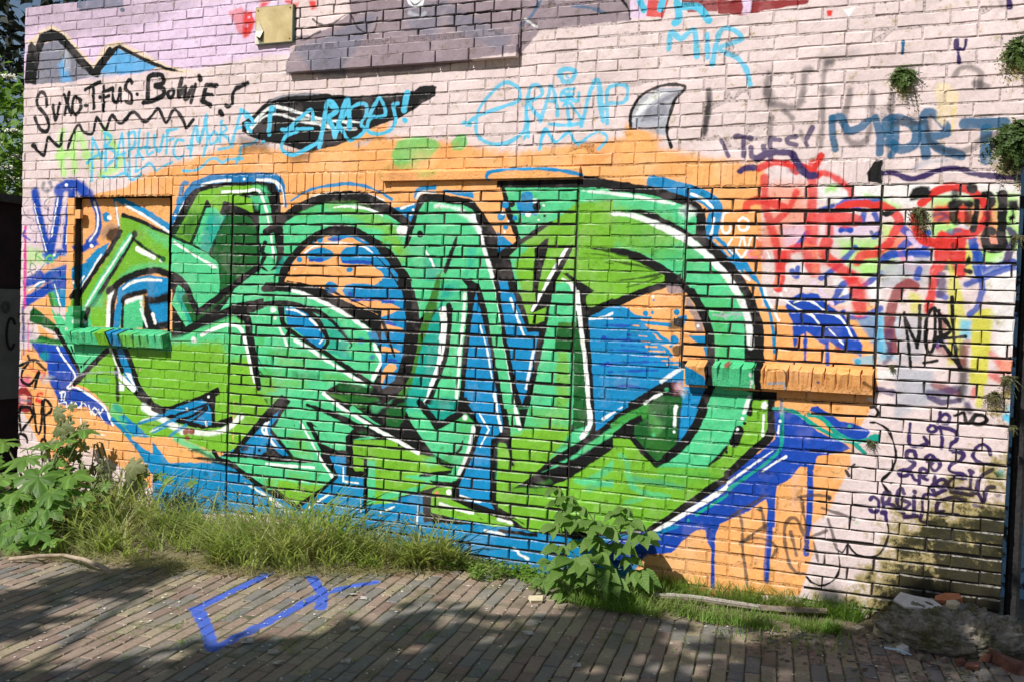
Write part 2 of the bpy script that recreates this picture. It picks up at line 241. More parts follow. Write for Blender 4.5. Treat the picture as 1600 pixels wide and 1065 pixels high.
    L('blue', 5, '-130,330 -10,290 120,240 300,165', 1.2, .9, .3); L('blue', 4, '0,370 100,320 200,280 300,230', 1.2, .9, .3); L('ink', 3, '150,265 300,215 440,165', 1.6); L('ink', 4, '200,300 320,260 440,190', 1.6); L('ink', 3, '290,330 380,260 450,200', 1.6); B('white', 2, '455,102 275,202', 1.2); L('white', 2.2, '435,310 442,345', 1.4)
    L('blue', 5, '120,440 200,380 270,340', 1.2, .8, .3); B('brown', 5, '270,390 315,390', 2); B('brown', 4, '278,445', 2)
    F('blue', '-10,470 60,560 150,680 330,732 460,742 475,690 560,642 660,672 860,800 1065,965 1065,1075 -10,1075', 1.5); B('blue', 6, '240,680', 2)
    L('mint', 8, '180,450 330,520 520,610 660,650', 5, .9); L('ink', 5, '330,610 420,618 530,640 660,680', 2, .9, .3); L('ink', 5, '290,540 380,560 500,610', 5, .7, .2, .3)
    F('ink', '655,556 1030,95 1075,80 1075,640 800,605 500,560', 1.5); F('blue', '700,552 900,345 1050,212 962,330 950,360 1000,440 1075,520 1075,610 780,592', 1.4); F('ink', '720,520 800,500 780,550 730,560', 4, .9); B('ink', 3, '880,545 710,550', 1.6); L('ink', 6, '920,590 980,575 1050,600', 3)
    L('white', 3, '970,295 915,350 905,390 960,440 1010,500', 1.3); B('white', 2, '958,548', 1.2)
    F('mint', '540,600 780,612 1075,650 1075,930 930,850 700,705 590,640', 1.5); F('lime', '950,700 1075,660 1075,930 1000,880 980,780', 14, .7); L('white', 3, '950,650 1075,665', 1.6)
    L('ink', 6, '500,560 545,620 640,655 760,750 900,850 1075,945', 1.4); L('white', 3, '760,820 860,880 960,940 1065,1010', 2); B('ink', 3, '430,740', 6, .5)
    # --- lower right of the S / foot
    O(420, 600, 5.325)
    F('mint', '-20,60 440,70 700,240 1020,440 700,462 640,430 640,552 560,542 430,490 430,620 560,770 525,832 235,1022 50,885 -20,872 -20,640 380,645 200,600 20,370', 1.5)
    F('lime', '-20,60 70,100 60,180 -20,190', 10, .8); F('ink', '-30,230 190,-5 228,55 150,185 60,340 20,370 210,600 370,640 340,665 -20,640 -20,440 -20,230', 1.5); F('blue', '-20,340 20,275 92,208 55,300 10,360 10,400 160,590 110,590 -20,480', 1.4); F('mint','-20,645 370,655 350,690 -20,680', 2); L('white', 3.5, '-20,660 150,675 375,692', 1.3)
    L('white', 3, '0,310 -30,350 0,440 60,520', 1.4); F('lime', '80,790 300,830 462,840 235,1018 45,880', 4); F('lime', '-20,780 60,780 60,860 -20,860', 10, .8); F('lime', '190,400 320,420 340,600 220,590', 24, .6); F('lime', '170,740 330,740 330,800 170,800', 14, .5)
    L('ink', 5, '128,200 180,290 215,345', 2, 1, 1, .4); F('mint', '110,240 150,190 215,330 200,360 60,340', 2)
    L('white', 3.4, '262,315 350,470 430,620 535,780', 1.4); F('ink', '305,308 350,312 420,360 372,352 420,450 440,500 520,540 640,560 640,590 470,580 585,770 560,800 525,835 430,900 235,1030 40,885 -20,880 60,870 235,1000 470,835 545,765 440,590 430,540', 1.5)
    L('ink', 8, '325,172 450,215 600,280 700,330 850,400 950,440', 2.2, 1, .5); F('ink', '640,432 700,375 740,350 830,370 850,420 700,462 700,720 800,745 800,772 645,765 645,600', 1.6); F('dgreen', '740,390 820,395 830,430 750,440', 6, .7)
    F('olive', '440,70 700,90 840,108 985,120 965,190 860,205 760,215 690,190', 5); F('dgreen', '600,95 980,125 960,190 800,210', 8, .9); L('green', 12, '120,-100 300,-75 420,-85', 8, .55); L('olive', 12, '450,-60 600,-80 700,-60', 8, .6); L('dgreen', 10, '600,25 720,30 830,35', 8, .7); L('olive', 10, '0,-190 150,-180', 8, .5)
    F('ink', '480,80 640,180 760,215 960,190 1000,130 980,150 860,200 740,190', 2.5, .95); L('mint', 9, '700,210 850,320 1000,420', 2); L('mint', 10, '880,200 1000,120', 8, .6); L('ink', 6, '720,250 850,330 950,370 1075,400', 2.2)
    L('white', 5, '455,75 600,190 760,290 1010,440', 1.6)
    F('lime', '700,462 990,462 1075,482 1075,985 812,1002 812,620 700,600', 1.5); F('mint', '818,630 885,640 885,985 815,1002', 2.5); F('ink', '788,618 816,620 816,1045 788,1040', 1.4); F('lime', '695,602 790,622 790,722 720,722 697,690', 1.5); F('ink', '640,560 700,562 698,700 720,725 800,728 800,772 642,765', 1.5)
    F('blue', '500,592 642,602 642,765 788,772 788,1075 300,1075 245,1038 432,905 585,775', 1.4); L('white', 2.4, '618,690 620,805 745,822', 1.2, sm=False); L('white', 2.4, '765,940 765,1065'); L('white', 2.8, '280,1065 390,985 505,910', 1.4); L('white', 3.2, '0,950 100,1030 170,1065', 1.6); L('white', 3, '930,1060 1040,1025', 1.4)
    # --- O
    O(420, 280, 5.325)
    F('mint', '120,372 280,270 460,200 700,195 880,262 1075,362 1075,760 950,520 700,430 560,420 400,470 200,640 130,720 118,400', 1.6); F('lime', '450,205 720,200 1075,365 1075,420 1000,440 700,330 500,260', 16, .7); F('lime', '740,380 1000,380 1020,430 760,400', 12, .7); F('green','200,290 420,220 430,270 260,330', 14, .6)
    L('ink', 10, '-20,440 60,400 100,352 200,265 340,195 480,155 640,135 780,150 900,195 1000,255 1080,320', 1.4)
    L('white', 4, '540,240 640,228 760,238 880,270 1050,355', 1.6, 1, .5)
    F('teal', '122,640 210,640 150,720 120,760 60,800 70,720', 6, .7)
    F('orange', '122,872 200,690 320,560 480,478 620,462 800,505 960,640 1075,800 1075,1075 700,1075 480,965 300,882', 1.4)
    F('blue', '490,510 520,475 620,462 700,475 860,545 780,540 700,495 640,490 590,510 540,525', 1.4); F('blue', '720,470 850,520 970,640 1075,790 1075,900 980,780 860,560', 1.6); B('blue', 4.6, '425,505'); B('blue', 2.2, '370,525'); B('blue', 4.2, '255,672'); B('blue', 2.6, '190,690'); F('blue', '640,755 655,738 690,735 700,755 680,775 650,775', 1.4); B('blue', 3.4, '400,915'); F('blue', '305,630 350,590 440,572 520,595 540,630 515,660 430,690 350,685', 1.4, 1, True)
    F('blue', '592,650 600,610 650,566 740,555 870,560 980,660 1075,790 1075,1000 850,1000 720,992 640,985 608,930 640,880 700,868 880,880 940,840 952,800 930,765 880,737 850,715 640,708 600,690', 1.4); B('blue', 10, '515,905'); L('dblue', 4, '620,692 720,690 850,695', 2); L('dblue', 4, '345,675 440,672', 2); L('dblue', 4, '500,500 590,500', 3); B('dblue', 4, '675,955 525,925', 3); L('dblue', 4, '690,1010 850,1000 1065,1010', 2)
    L('ink', 9, '100,885 112,800 150,710 300,540 440,455 600,412 740,445 870,520 960,610 1075,745', 1.4); L('ink', 2, '155,850 320,882 600,970 830,1070', 1.2); L('ink', 2, '880,630 960,710 1020,790 1075,880', 1.2); L('ink', 8, '-20,890 180,890 330,910 480,965 640,1060', 1.4)
    L('white', 2.6, '300,615 380,560 480,535 600,530 700,538', 1.3); L('white', 2.6, '740,555 800,570 862,612', 1.3); B('white', 1.6, '215,750')
    O(600, 280, 5.325)
    F('mint', '-10,285 200,402 252,452 352,562 482,752 432,882 352,1075 255,1075 215,880 100,660 -10,560', 1.5); F('lime', '-10,320 120,420 130,560 180,680 140,700 60,560 -10,520', 14, .8); F('lime', '60,480 180,560 200,640 130,640', 14, .7)
    F('orange', '0,90 600,80 960,100 950,200 800,260 700,190 320,150 260,190 60,240 0,190', 2); L('blue', 4.5, '0,130 60,170', 1.4); F('blue', '60,240 140,232 300,190 240,390 200,355 100,290', 1.4); L('white', 3, '140,245 200,225 250,212', 1.4); B('white', 2.5, '245,258 225,290', 2); L('blue', 6, '265,150 290,90 420,70', 2); L('white', 4, '270,160 310,110 425,115', 1.5); L('blue', 6.5, '500,100 620,115 740,135 830,180', 1.4, 1, .5); L('blue', 4, '800,150 830,220', 1.5); L('blue', 4, '880,90 900,150 930,215', 1.5)
    L('ink', 10, '-20,215 100,295 205,385', 1.4); L('ink', 11, '-20,585 60,650 130,750 200,860 235,980 255,1080', 1.4)
    B('white', 9, '150,430', 4); L('ink', 6, '215,420 200,500 168,575', 1.5, 1, 1, .2)
    O(420, 440, 5.325)
    F('mint', '-40,85 60,72 180,78 300,110 440,165 600,240 760,330 850,400 862,490 900,520 945,640 905,780 872,840 700,762 480,612 250,472 110,352 78,210 -40,190', 1.5)
    F('mint', '-40,190 78,210 110,352 250,472 480,612 720,770 880,860 840,880 600,830 445,915 330,960 200,1000 60,900 -40,560', 1.5); F('green', '-20,560 180,560 180,620 -20,615', 10, .7); F('green', '200,590 440,600 420,640 200,640', 12, .6); F('lime', '70,640 310,660 300,710 80,690', 12, .5); F('dgreen', '190,750 440,770 420,810 200,800', 12, .6); F('green', '440,745 700,790 690,830 440,820', 10, .8); F('dgreen', '590,860 840,885 840,935 600,900', 12, .55); F('lime', '-20,800 300,810 320,880 -20,880', 14, .5); F('green', '-20,730 180,750 170,790 -20,780', 10, .6)
    F('blue', '820,420 985,420 985,525 920,525 850,492', 5, .85); B('blue', 6, '765,490', 4, .8); B('dblue', 4, '860,625', 4, .6)
    F('teal', '380,240 470,270 560,325 640,420 685,480 640,560 700,640 690,660 520,600 480,570 500,520 505,440 430,330', 5, .8)
    F('ink', '70,205 130,205 135,330 160,365 250,440 420,545 465,560 490,580 700,720 885,850 880,868 800,850 700,770 480,618 300,510 190,440 130,460 150,410 100,370', 1.4)
    F('blue', '130,212 250,216 350,290 430,395 470,470 452,552 400,540 215,400 150,360', 1.4); L('white', 3, '148,232 230,245 310,292', 1.3); L('white', 3.2, '340,312 400,365 435,415', 1.3); L('white', 2.6, '460,470 420,510', 1.2)
    L('ink', 6.5, '240,210 330,250 410,330 470,430 490,500 450,565', 1.4, 1, 1, .7); L('ink', 6, '-40,190 80,178 200,188 330,225 440,265 530,335 600,410 650,470 688,520 672,550', 1.5, 1, 1, .3)
    L('ink', 9, '-40,60 100,55 200,62 330,85 450,125 600,185 730,240 850,320 920,410 960,520 990,600', 1.4); F('ink', '845,325 920,400 860,400', 1.4); L('ink', 8, '940,540 975,640 985,690 940,800 915,870', 1.4); F('ink', '960,690 1005,690 940,860 860,870 900,800', 1.4)
    F('orange', '740,215 960,290 1075,300 1075,420 990,420 975,330 920,290 860,250', 1.4)
    L('white', 5, '200,78 300,105 400,150 560,230 700,310 820,400', 2.6); L('white', 5.5, '880,525 905,590 935,650 905,730 868,805', 2); L('white', 4.6, '218,488 330,550 450,630 650,760 790,842', 1.8); L('white', 4, '80,372 110,430 155,535', 2, .85); B('white', 4.4, '38,238', 3); B('white', 2.4, '50,300', 3)
    F('ink', '850,865 960,890 1010,905 1075,880 1075,960 960,1000 850,1022 770,1030 900,990 985,960', 3); L('ink', 2, '450,40 600,115 800,205 920,275 960,310', 1.3); L('ink', 5, '920,280 960,330 980,430 1010,520 1045,620', 1.4, 1, 1, .4); F('orange', '970,740 1060,705 1060,720 1000,765 985,860 940,860', 1.5)
    O(600, 280, 5.325)
    # --- M
    L('ink', 9, '205,500 235,400 270,300 300,200 330,158 430,155 560,175 720,205 780,260 820,400 860,560 900,720 930,860 980,1075', 1.4)
    F('mint', '212,540 285,280 335,195 400,186 640,216 735,250 758,290 830,560 905,900 950,1075 850,1075 790,892 700,852 640,832 700,900 700,1075 350,1075 482,760', 1.4)
    F('teal', '335,660 440,670 470,760 420,900 330,900 340,760', 18, .7); F('teal', '700,580 760,580 740,720 690,800 690,680', 12, .7); F('teal', '480,860 620,860 600,980 460,1000', 20, .7); B('teal', 5, '535,900 520,960', 6, .6); F('olive', '440,800 475,780 465,900 440,1075 350,1075', 4); F('green', '480,760 540,720 520,800 480,860', 8, .6)
    F('ink', '592,490 612,472 598,570 545,720 510,802 492,770 540,620', 2.5); B('ink', 5, '300,460'); L('white', 3, '345,600 390,670 412,722', 1.6); L('white', 5, '430,225 520,230 620,250', 6, .8); L('white', 7, '640,275 720,320 790,420', 6, .7); L('white', 5, '740,300 790,420 840,600 880,740 925,920', 2.5); B('ink', 1.6, '375,562')
    F('ink', '640,832 720,838 790,880 830,960 850,1075 790,1075 760,950 740,1075 690,1075 700,900', 1.5)
    O(600, 440, 5.325)
    F('mint', '225,0 435,0 330,280 268,330', 1.5); F('teal', '440,240 482,170 505,230 485,640 425,900 330,1010 190,960 270,650 350,400', 2); F('olive', '430,0 470,20 440,170 320,520 220,900 170,970 90,970 200,800 270,500 340,250', 2); F('teal', '200,900 300,860 340,1010 330,1075 180,1075', 8, .9)
    L('ink', 11, '225,100 255,240 258,420 225,620 170,800 60,930 -10,965', 1.5); F('blue', '-20,40 150,60 180,300 160,600 90,820 -20,900', 1.4)
    F('orange', '-20,185 60,185 130,220 125,240 60,270 -20,290', 1.3); F('orange', '-20,350 60,360 150,390 155,412 -20,415', 1.3); F('orange', '-20,540 60,545 135,575 130,592 -20,590', 1.3); F('orange', '10,710 40,680 95,690 105,715 70,750 20,770 -20,860 -20,760', 1.3); L('dblue', 4, '-10,160 80,170', 2); L('dblue', 4, '20,340 90,360', 2); L('dblue', 4, '40,650 100,655', 2)
    L('ink', 2.4, '110,0 170,120 195,270 188,460 160,650 85,835', 1.2); L('ink', 5, '-10,330 40,480 90,630', 1.4, 1, 1, .3); F('ink', '-30,880 60,900 130,850 100,930 40,1000 -30,1020', 2)
    L('white', 9, '490,240 498,340 488,470 470,640', 2.5, 1, 1, .7); L('white', 6, '465,620 430,760 345,1000', 2, 1, 1, .6)
    F('mint', '572,200 700,150 700,-10 690,600 635,985 400,980 470,800 540,600', 1.5); F('teal', '400,960 620,960 620,1075 380,1075', 10, .8); F('ink', '518,185 545,175 565,200 570,310 535,600 475,780 360,1035 338,1005 450,780 508,560 530,310', 2)
    L('white', 5, '672,110 660,300 630,560 605,960', 2.5, .9)
    F('ink', '690,-10 790,20 830,150 1010,1075 955,1075 880,560 790,200 765,85 740,130 690,700 665,1010 625,1010 645,700 695,200', 1.4); F('blue', '765,85 790,200 880,560 960,1075 720,1075 662,1000 692,650 742,200', 1.3); L('white', 2.8, '800,370 850,540 905,825', 1.2); L('white', 3.6, '918,920 942,1070', 1.4)
    F('mint', '790,10 905,-10 960,180 1075,720 1075,1075 1012,1075 930,680 850,200', 1.4); L('white', 4, '915,-10 985,360 1030,620 1075,830', 1.6); L('ink', 7, '930,-10 1000,330 1080,690', 1.4); F('blue', '952,-10 1045,-10 1075,50 1075,600 1005,260', 1.4)
    O(600, 620, 5.325)
    F('mint', '185,100 300,60 440,272 680,122 752,222 742,330 622,662 600,692 450,672 160,652 560,622 590,562 400,472 220,200', 1.5); F('green', '600,190 680,120 750,220 650,210', 6, .8); F('teal', '180,20 300,40 330,110 200,110', 10, .7); F('green', '620,240 720,240 720,300 620,300', 12, .6)
    F('dgreen', '20,100 185,30 165,200 100,262 20,252', 3); F('ink', '-20,262 130,252 160,190 210,195 402,462 310,475 150,380', 2); F('teal', '360,60 600,60 622,120 462,212', 1.5); L('ink', 8, '290,40 370,140 440,242 640,135', 1.4, sm=False); F('ink', '620,-10 690,0 760,150 810,250 720,140 640,140 610,120', 1.6)
    F('lime', '-20,352 285,470 430,500 445,560 560,602 300,640 160,655 600,640 600,705 400,700 440,742 380,762 -20,868', 1.5); F('mint', '160,658 600,640 602,702 390,702 300,772 -20,868 -20,805 300,742 340,700', 3); F('mint', '330,520 430,480 440,560 360,570', 10, .8); F('olive', '470,470 580,470 590,560 500,570', 14, .5); L('white', 5, '-20,290 150,385 285,465', 2.2)
    F('ink', '300,640 420,625 565,608 560,632 420,650 290,662', 2); F('ink', '380,692 602,712 602,752 430,742', 1.6); L('ink', 4, '655,365 635,430 600,460 540,470', 2, 1, .2); L('ink', 9, '765,160 805,250 740,450 655,680 600,790', 1.4); F('ink','570,700 640,680 625,850 560,850', 1.6)
    L('white', 5.5, '740,255 735,300 690,480 620,640', 2, .9); B('white', 4.5, '675,165', 2.5)
    F('lime', '400,780 445,752 562,742 566,850 700,900 920,990 1075,1045 1075,1080 900,1075 385,960 390,850', 1.5); B('white', 4.2, '540,790', 1.6); B('salmon', 3.4, '435,800 440,820', 2.4)
    F('ink', '560,852 570,772 622,772 632,850 762,892 935,932 1075,1012 900,985 740,935', 1.6); F('ink', '322,772 392,762 386,962 550,1010 900,1075 328,1035', 1.6); F('blue', '-20,902 150,842 322,822 330,1075 -20,1075', 1.4); L('white', 2.8, '280,890 276,1060', 1.3); L('white', 3, '20,938 82,912', 1.4)
    L('white', 4, '470,888 600,925 735,962', 2.4); F('blue', '700,60 962,60 1002,250 930,332 890,382 882,862 920,935 632,842 622,742 760,432 812,250', 1.4); L('white', 2.6, '790,130 872,268 800,412', 1.2, sm=False); L('white', 3.6, '918,-10 975,282', 1.4); L('white', 4, '640,822 720,850 795,866', 1.8)
    F('ink', '888,345 1012,328 1052,420 1075,500 1075,600 1032,420 1000,375 955,375 940,600 932,860 962,902 1075,985 1075,1040 930,935 878,862', 1.5); F('lime', '952,380 1005,380 1035,430 1075,560 1075,1000 960,900 932,850', 1.4); F('mint', '950,380 1010,385 1030,440 960,520 940,700', 8, .8)
    # --- N and D
    O(780, 280, 5.325)
    F('mint', '45,72 655,72 655,260 490,332 370,372 180,500', 1.5); F('lime', '655,180 660,860 560,880 450,870 300,1075 200,1075 75,650 190,540 400,400 560,270', 3); F('mint', '75,655 190,535 240,560 130,700 160,850 215,1075 180,1075', 6, .95)
    F('ink', '-10,70 40,80 172,515 372,368 380,392 180,542 85,640 190,1075 130,1075 12,655 -10,620 150,535 40,270', 1.4); F('orange', '-20,80 -10,90 45,275 142,515 112,542 -20,450', 1.3); F('orange', '-230,10 0,10 20,100 60,300 140,510 -20,460 -120,300 -200,200', 2)
    F('blue', '-20,440 0,450 110,542 60,570 -10,610', 1.4); B('blue', 6.5, '45,215 18,312'); B('blue', 4, '55,400'); F('blue', '130,180 330,172 335,240 300,295 170,300', 3); B('blue', 9.5, '230,150', 2); B('blue', 3.4, '300,290 130,325', 2); B('ink', 5.2, '105,205'); B('ink', 6.5, '310,230', 2); B('ink', 2.6, '375,308'); B('white', 4.2, '240,293 30,280'); B('white', 3.8, '295,183', 2); B('white', 2, '368,218 325,342 75,350 45,440')
    F('mint', '672,75 800,70 1075,110 1075,160 672,182', 1.5); F('lime', '652,192 1075,170 1075,985 830,1062 730,1062 650,850', 4); F('mint', '670,80 1075,115 1075,165 800,190 672,190', 8, .8); F('ink', '-20,-20 600,-20 700,10 1075,58 1075,102 850,66 640,66 -20,72', 2); F('green','660,60 660,640 640,640 640,100', 4, .5)
    L('white', 5, '690,100 850,112 1000,130 1075,142', 2.5, .8, .3); L('white', 5, '920,288 1000,298 1075,308', 5, .8)
    F('ink', '298,572 400,490 412,486 404,580 332,860 298,1075 262,1075 280,830', 2); F('ink', '560,572 622,534 602,600 470,860 432,1075 300,1075 430,800', 1.6); L('white', 5, '566,568 480,710 380,900 285,1075', 1.5)
    F('mint', '470,862 622,862 642,1075 430,1075', 2); F('ink', '528,785 562,780 660,850 805,932 722,972 728,1075 660,1075 640,880', 1.8); L('white', 6, '525,830 590,870 625,940 650,1075', 2, 1, .5)
    L('ink', 6, '760,578 860,585 960,600 1075,625', 2, 1, .15); L('ink', 2.5, '690,620 850,630 1000,655', 2.5, .7, .1, .2); L('ink', 3, '880,695 980,708 1075,718', 2.5, .8, .1); L('ink', 2, '900,860 1075,800', 2.5, .6, .2)
    L('ink', 7, '820,1070 900,1040 1075,985', 2)
    O(780, 460, 5.325)
    F('mint', '-10,180 40,300 100,700 200,1075 70,1075 -10,660', 1.5); L('white', 5, '8,150 60,480 112,780 162,1075', 1.8)
    F('ink', '-10,20 30,0 440,-10 445,0 380,340 205,930 225,1075 165,1075 120,850 20,330', 1.5); F('blue', '8,-10 118,-10 235,315 332,312 272,640 190,925 128,700 62,350', 1.3)
    F('lime', '172,-10 352,-10 265,130 392,108 378,222 275,255 255,250', 2); F('ink', '345,-10 440,-10 385,110 275,165 265,100', 1.5); F('ink', '285,170 308,170 300,235 280,240', 1.5); L('white', 3.4, '95,40 150,190 190,300 220,352 302,358', 1.3); L('white', 3.6, '285,470 255,620 222,775', 1.5, .9); L('white', 5, '350,-10 275,135', 1.5)
    F('mint', '442,-10 632,-10 642,240 612,1075 218,1075 335,560 392,290', 1.5); L('lime', 16, '530,500 530,800 500,1075', 9, .8); L('lime', 10, '350,1010 440,1020', 8, .6)
    F('olive', '495,235 642,232 625,482 465,472', 3); F('dgreen', '480,290 640,270 628,482 468,472', 4); F('dgreen', '640,290 682,280 705,480 742,960 725,1075 618,1075 622,480', 2)
    L('white', 6, '648,-10 690,330 722,600 745,900 755,1075', 1.6); F('ink', '672,-10 722,-10 732,135 742,180 772,500 802,1075 768,1075 748,700 702,300', 1.5)
    F('blue', '745,190 900,112 1000,95 1075,100 1075,965 900,1075 800,1075', 1.4); L('ink', 7.5, '718,170 870,92 1080,10', 1.6)
    for s in ('870,260 960,258 1075,266', '850,362 900,372 1075,382', '900,458 1000,462 1075,466', '840,580 930,578 1075,572', '910,642 1075,640', '950,785 1010,765 1075,775'): L('dblue', 4, s, 2.4, .9, .5)
    B('dblue', 4, '870,358 900,578', 3); L('white', 3.2, '825,196 900,175 1075,105', 1.3); L('white', 2.4, '755,203 960,203', 1.2); L('white', 4.5, '862,1038 940,995 1015,930', 1.8, .95, .4)
    O(780, 640, 5.325)
    F('lime', '60,-10 130,-10 190,150 232,-10 602,-10 592,300 380,450 280,540 120,650 400,650 600,560 1075,230 1075,1005 260,1005 -10,830 -10,340 70,362 110,470', 2); F('mint', '60,-10 602,-10 592,150 440,110 200,165 80,240', 14, .85); F('lime', '280,20 560,10 570,90 300,90', 16, .6)
    F('ink', '20,-10 60,-10 92,160 112,420 125,465 95,460 60,280 -10,262 -10,222 40,210', 1.6); F('lime', '-10,275 50,280 80,340 100,470 -10,560', 2); F('ink', '160,-10 240,-10 202,155 185,152', 1.6); L('white', 5.5, '135,-10 170,150', 1.6)
    F('dgreen', '622,-10 738,-10 722,130 622,242', 2.5); F('mint', '602,180 722,130 782,100 742,202 622,302 450,382 380,450 480,330', 3); F('olive', '590,220 600,300 480,330', 6, .7); L('white', 6, '750,-10 756,110 690,230', 1.6)
    F('mint', '430,482 620,372 930,150 1075,60 1075,140 620,405 290,545', 4); F('green', '800,250 1075,60 1075,140 700,340', 8, .6); F('ink', '790,-10 800,175 620,330 390,442 440,400 600,300 770,200', 2); F('ink', '440,545 620,432 820,300 1075,130 1075,200 700,430 500,555', 4); L('ink', 7, '800,180 930,90 1080,-5', 1.6); F('blue', '802,-10 1045,-10 822,160 802,170', 1.4); L('white', 4, '865,75 960,15', 1.6)
    L('mint', 9, '700,600 800,560 900,490 1020,380', 4, .7); L('mint', 7, '640,590 850,610 1075,635', 4, .65); L('mint', 9, '1000,420 1075,360', 6, .7); L('teal', 6, '740,660 850,620 1075,580', 6, .4); L('olive', 8, '100,660 250,670 400,690', 8, .5); L('olive', 6, '300,640 420,590', 6, .6)
    F('ink', '-10,805 45,832 215,952 120,905 -10,885', 2); L('white', 4, '-10,905 100,938', 2); F('ink', '-10,985 330,1030 700,1110 700,1150 300,1060 -10,1020', 2); O(780, 640, 5.325); F('blue', '-10,1020 330,1060 500,1140 500,1360 -10,1360', 2)
    L('white', 4, '-120,1000 -10,1022 40,1040', 2); L('white', 4, '115,1150 150,1170 170,1200 240,1235', 2)
    O(960, 280, 5.325)
    L('blue', 17, '320,25 520,80 640,110 780,170 840,250 815,400 805,520', 1.6); F('blue', '790,480 900,520 1075,720 1075,800 900,680 790,560', 1.6); L('blue', 7, '830,480 900,540 1000,640 1075,690', 1.6); L('orange', 4, '830,510 900,570 960,640', 2); L('white', 3.6, '640,125 740,170 820,240', 1.5); L('white', 3.6, '825,330 815,430 800,470', 1.5)
    F('mint', '-10,100 300,132 560,190 670,245 690,300 682,452 760,590 900,720 1075,960 1075,1080 740,1075 560,860 420,740 200,622 -10,582', 1.5); F('lime', '-90,190 420,330 560,520 380,640 -90,560', 34, .9); F('green', '200,440 640,520 760,700 560,740 300,620', 40, .5)
    L('ink', 10.5, '-20,72 140,78 300,95 480,150 640,205 705,270 715,380 715,480 800,560 940,700 1020,820 1080,920', 1.5); F('ink', '640,460 690,452 680,260 760,240 760,560 860,600 800,640', 1.5)
    L('ink', 9, '60,270 200,270 300,305 420,365 560,440 660,500', 3, 1, .15); L('white', 9, '-10,288 150,305 270,345 420,410 600,500 720,590 830,690 930,800 1000,910 1060,1040', 2.6, .95, .5)
    L('white', 5, '-10,122 150,142 300,170 500,208', 2.6, .95, .7, .6); F('white', '530,240 600,215 680,250 670,300 600,335 550,300', 8, .6); F('slate', '540,250 610,250 600,310 560,290', 4, .7)
    F('lime', '-10,622 200,692 420,800 420,872 200,965 -10,1025', 2); L('ink', 10, '-20,592 100,610 220,655 340,720 460,790 560,880 650,985 735,1080', 1.6, 1, .6); L('ink', 3, '-60,680 150,710 300,745 420,770', 2.5, .8, .2); L('ink', 2.6, '-80,605 120,650 260,690', 2.5, .7, .2); L('ink', 3, '0,850 200,825 380,795', 2.5, .8, .2); L('ink', 2.6, '100,900 250,860 400,810', 2.5, .7, .2)
    F('orange', '60,1055 250,960 430,895 540,895 610,970 720,1085 60,1085', 2); L('ink', 8.5, '-20,1035 120,985 250,935 420,875 500,830', 1.8); F('purp', '430,890 545,890 585,950 590,1000 450,955', 3, .9)
    O(960, 460, 5.325)
    F('orange', '50,92 250,0 600,-10 700,160 760,320 795,530 600,532 570,570 450,605 300,480 200,340 110,120', 1.6); F('blue', '-10,100 110,112 200,190 330,330 460,540 575,590 572,725 400,725 -10,975', 2)
    for s in ('140,180 250,195 300,195', '180,230 330,240 460,255', '200,295 330,310 380,350 440,385', '220,345 300,360 350,400', '250,400 380,400 480,400 470,430', '280,430 400,440 450,470', '320,480 450,490 470,510', '360,520 480,560 560,580'): L('blue', 5, s, 1.4)
    for s in ('150,258 200,262', '205,345 270,350', '225,390 290,395', '260,430 350,435', '290,468 420,475', '340,510 440,515', '395,548 510,552', '440,580 530,580'): L('orange', 3, s, 1.2, 1, .5, .5)
    B('blue', 5.2, '262,160'); B('blue', 3, '315,153'); B('blue', 4.6, '515,150'); B('blue', 7, '500,375'); B('blue', 2.2, '430,375 328,53'); F('blue', '530,190 600,165 610,200 560,280 500,230', 2); F('blue', '620,345 772,342 792,525 762,525 740,430 690,400', 1.6); F('purp', '600,20 640,40 730,210 740,310 690,320 660,200 600,100', 3, .85); B('white', 1.8, '320,20 697,262', 1)
    F('dbrown', '470,215 560,205 575,280 520,290 450,290', 6, .8); F('dbrown', '480,430 570,420 560,500 520,515 475,470', 5, .85)  # dark fills painted for the shade inside two broken-brick holes
    for s in ('-10,258 80,262 150,258', '110,335 190,345', '-10,375 100,378 210,380', '60,420 250,435', '-10,462 130,465 260,480', '200,515 320,505', '-10,565 200,560 420,560', '40,640 180,632 360,628', '-10,770 120,755 280,790'): L('dblue', 3.6, s, 2.4, .85, .5, .4)
    F('mint', '640,-10 1080,-10 1080,1080 720,1080 790,850 832,600 832,350 765,130', 2); F('green', '660,40 950,40 940,560 850,560 830,330 770,130', 30, .55); F('blue', '570,585 765,595 775,750 745,900 650,1080 545,1080 565,850', 2); F('ink', '740,560 830,560 830,700 790,860 700,1060 660,1080 640,1080 720,950 770,780', 2)
    L('ink', 10, '640,-20 720,120 780,270 800,400 805,560 790,760 740,900 650,1080', 1.6); L('white', 10, '540,770 575,800', 12, .55); L('lgrey', 3, '820,170 900,180 1000,165 1080,180', 2, .8); L('lgrey', 2, '850,200 900,150 930,205 980,150 1000,205 1060,160', 2, .7)
    L('white', 5, '390,722 480,660 575,592', 2.6, .9); F('dgreen', '100,1075 200,950 390,830 560,850 545,1075', 3); F('olive', '160,1000 300,900 340,1000 200,1075', 20, .6); L('green', 8, '170,960 260,920 230,1000', 8, .6); F('pink', '480,740 560,735 560,800 500,830', 14, .5); B('mint', 4, '435,790 340,990', 4, .8)
    F('ink', '-10,1000 150,920 320,790 440,725 480,735 380,800 250,900 60,1050 -10,1075', 2); L('white', 4, '255,902 330,850 392,825', 1.8); L('white', 4.5, '512,930 505,1075', 1.8); B('white', 2.4, '560,992', 1.5)
    O(1100, 720, 4.437)
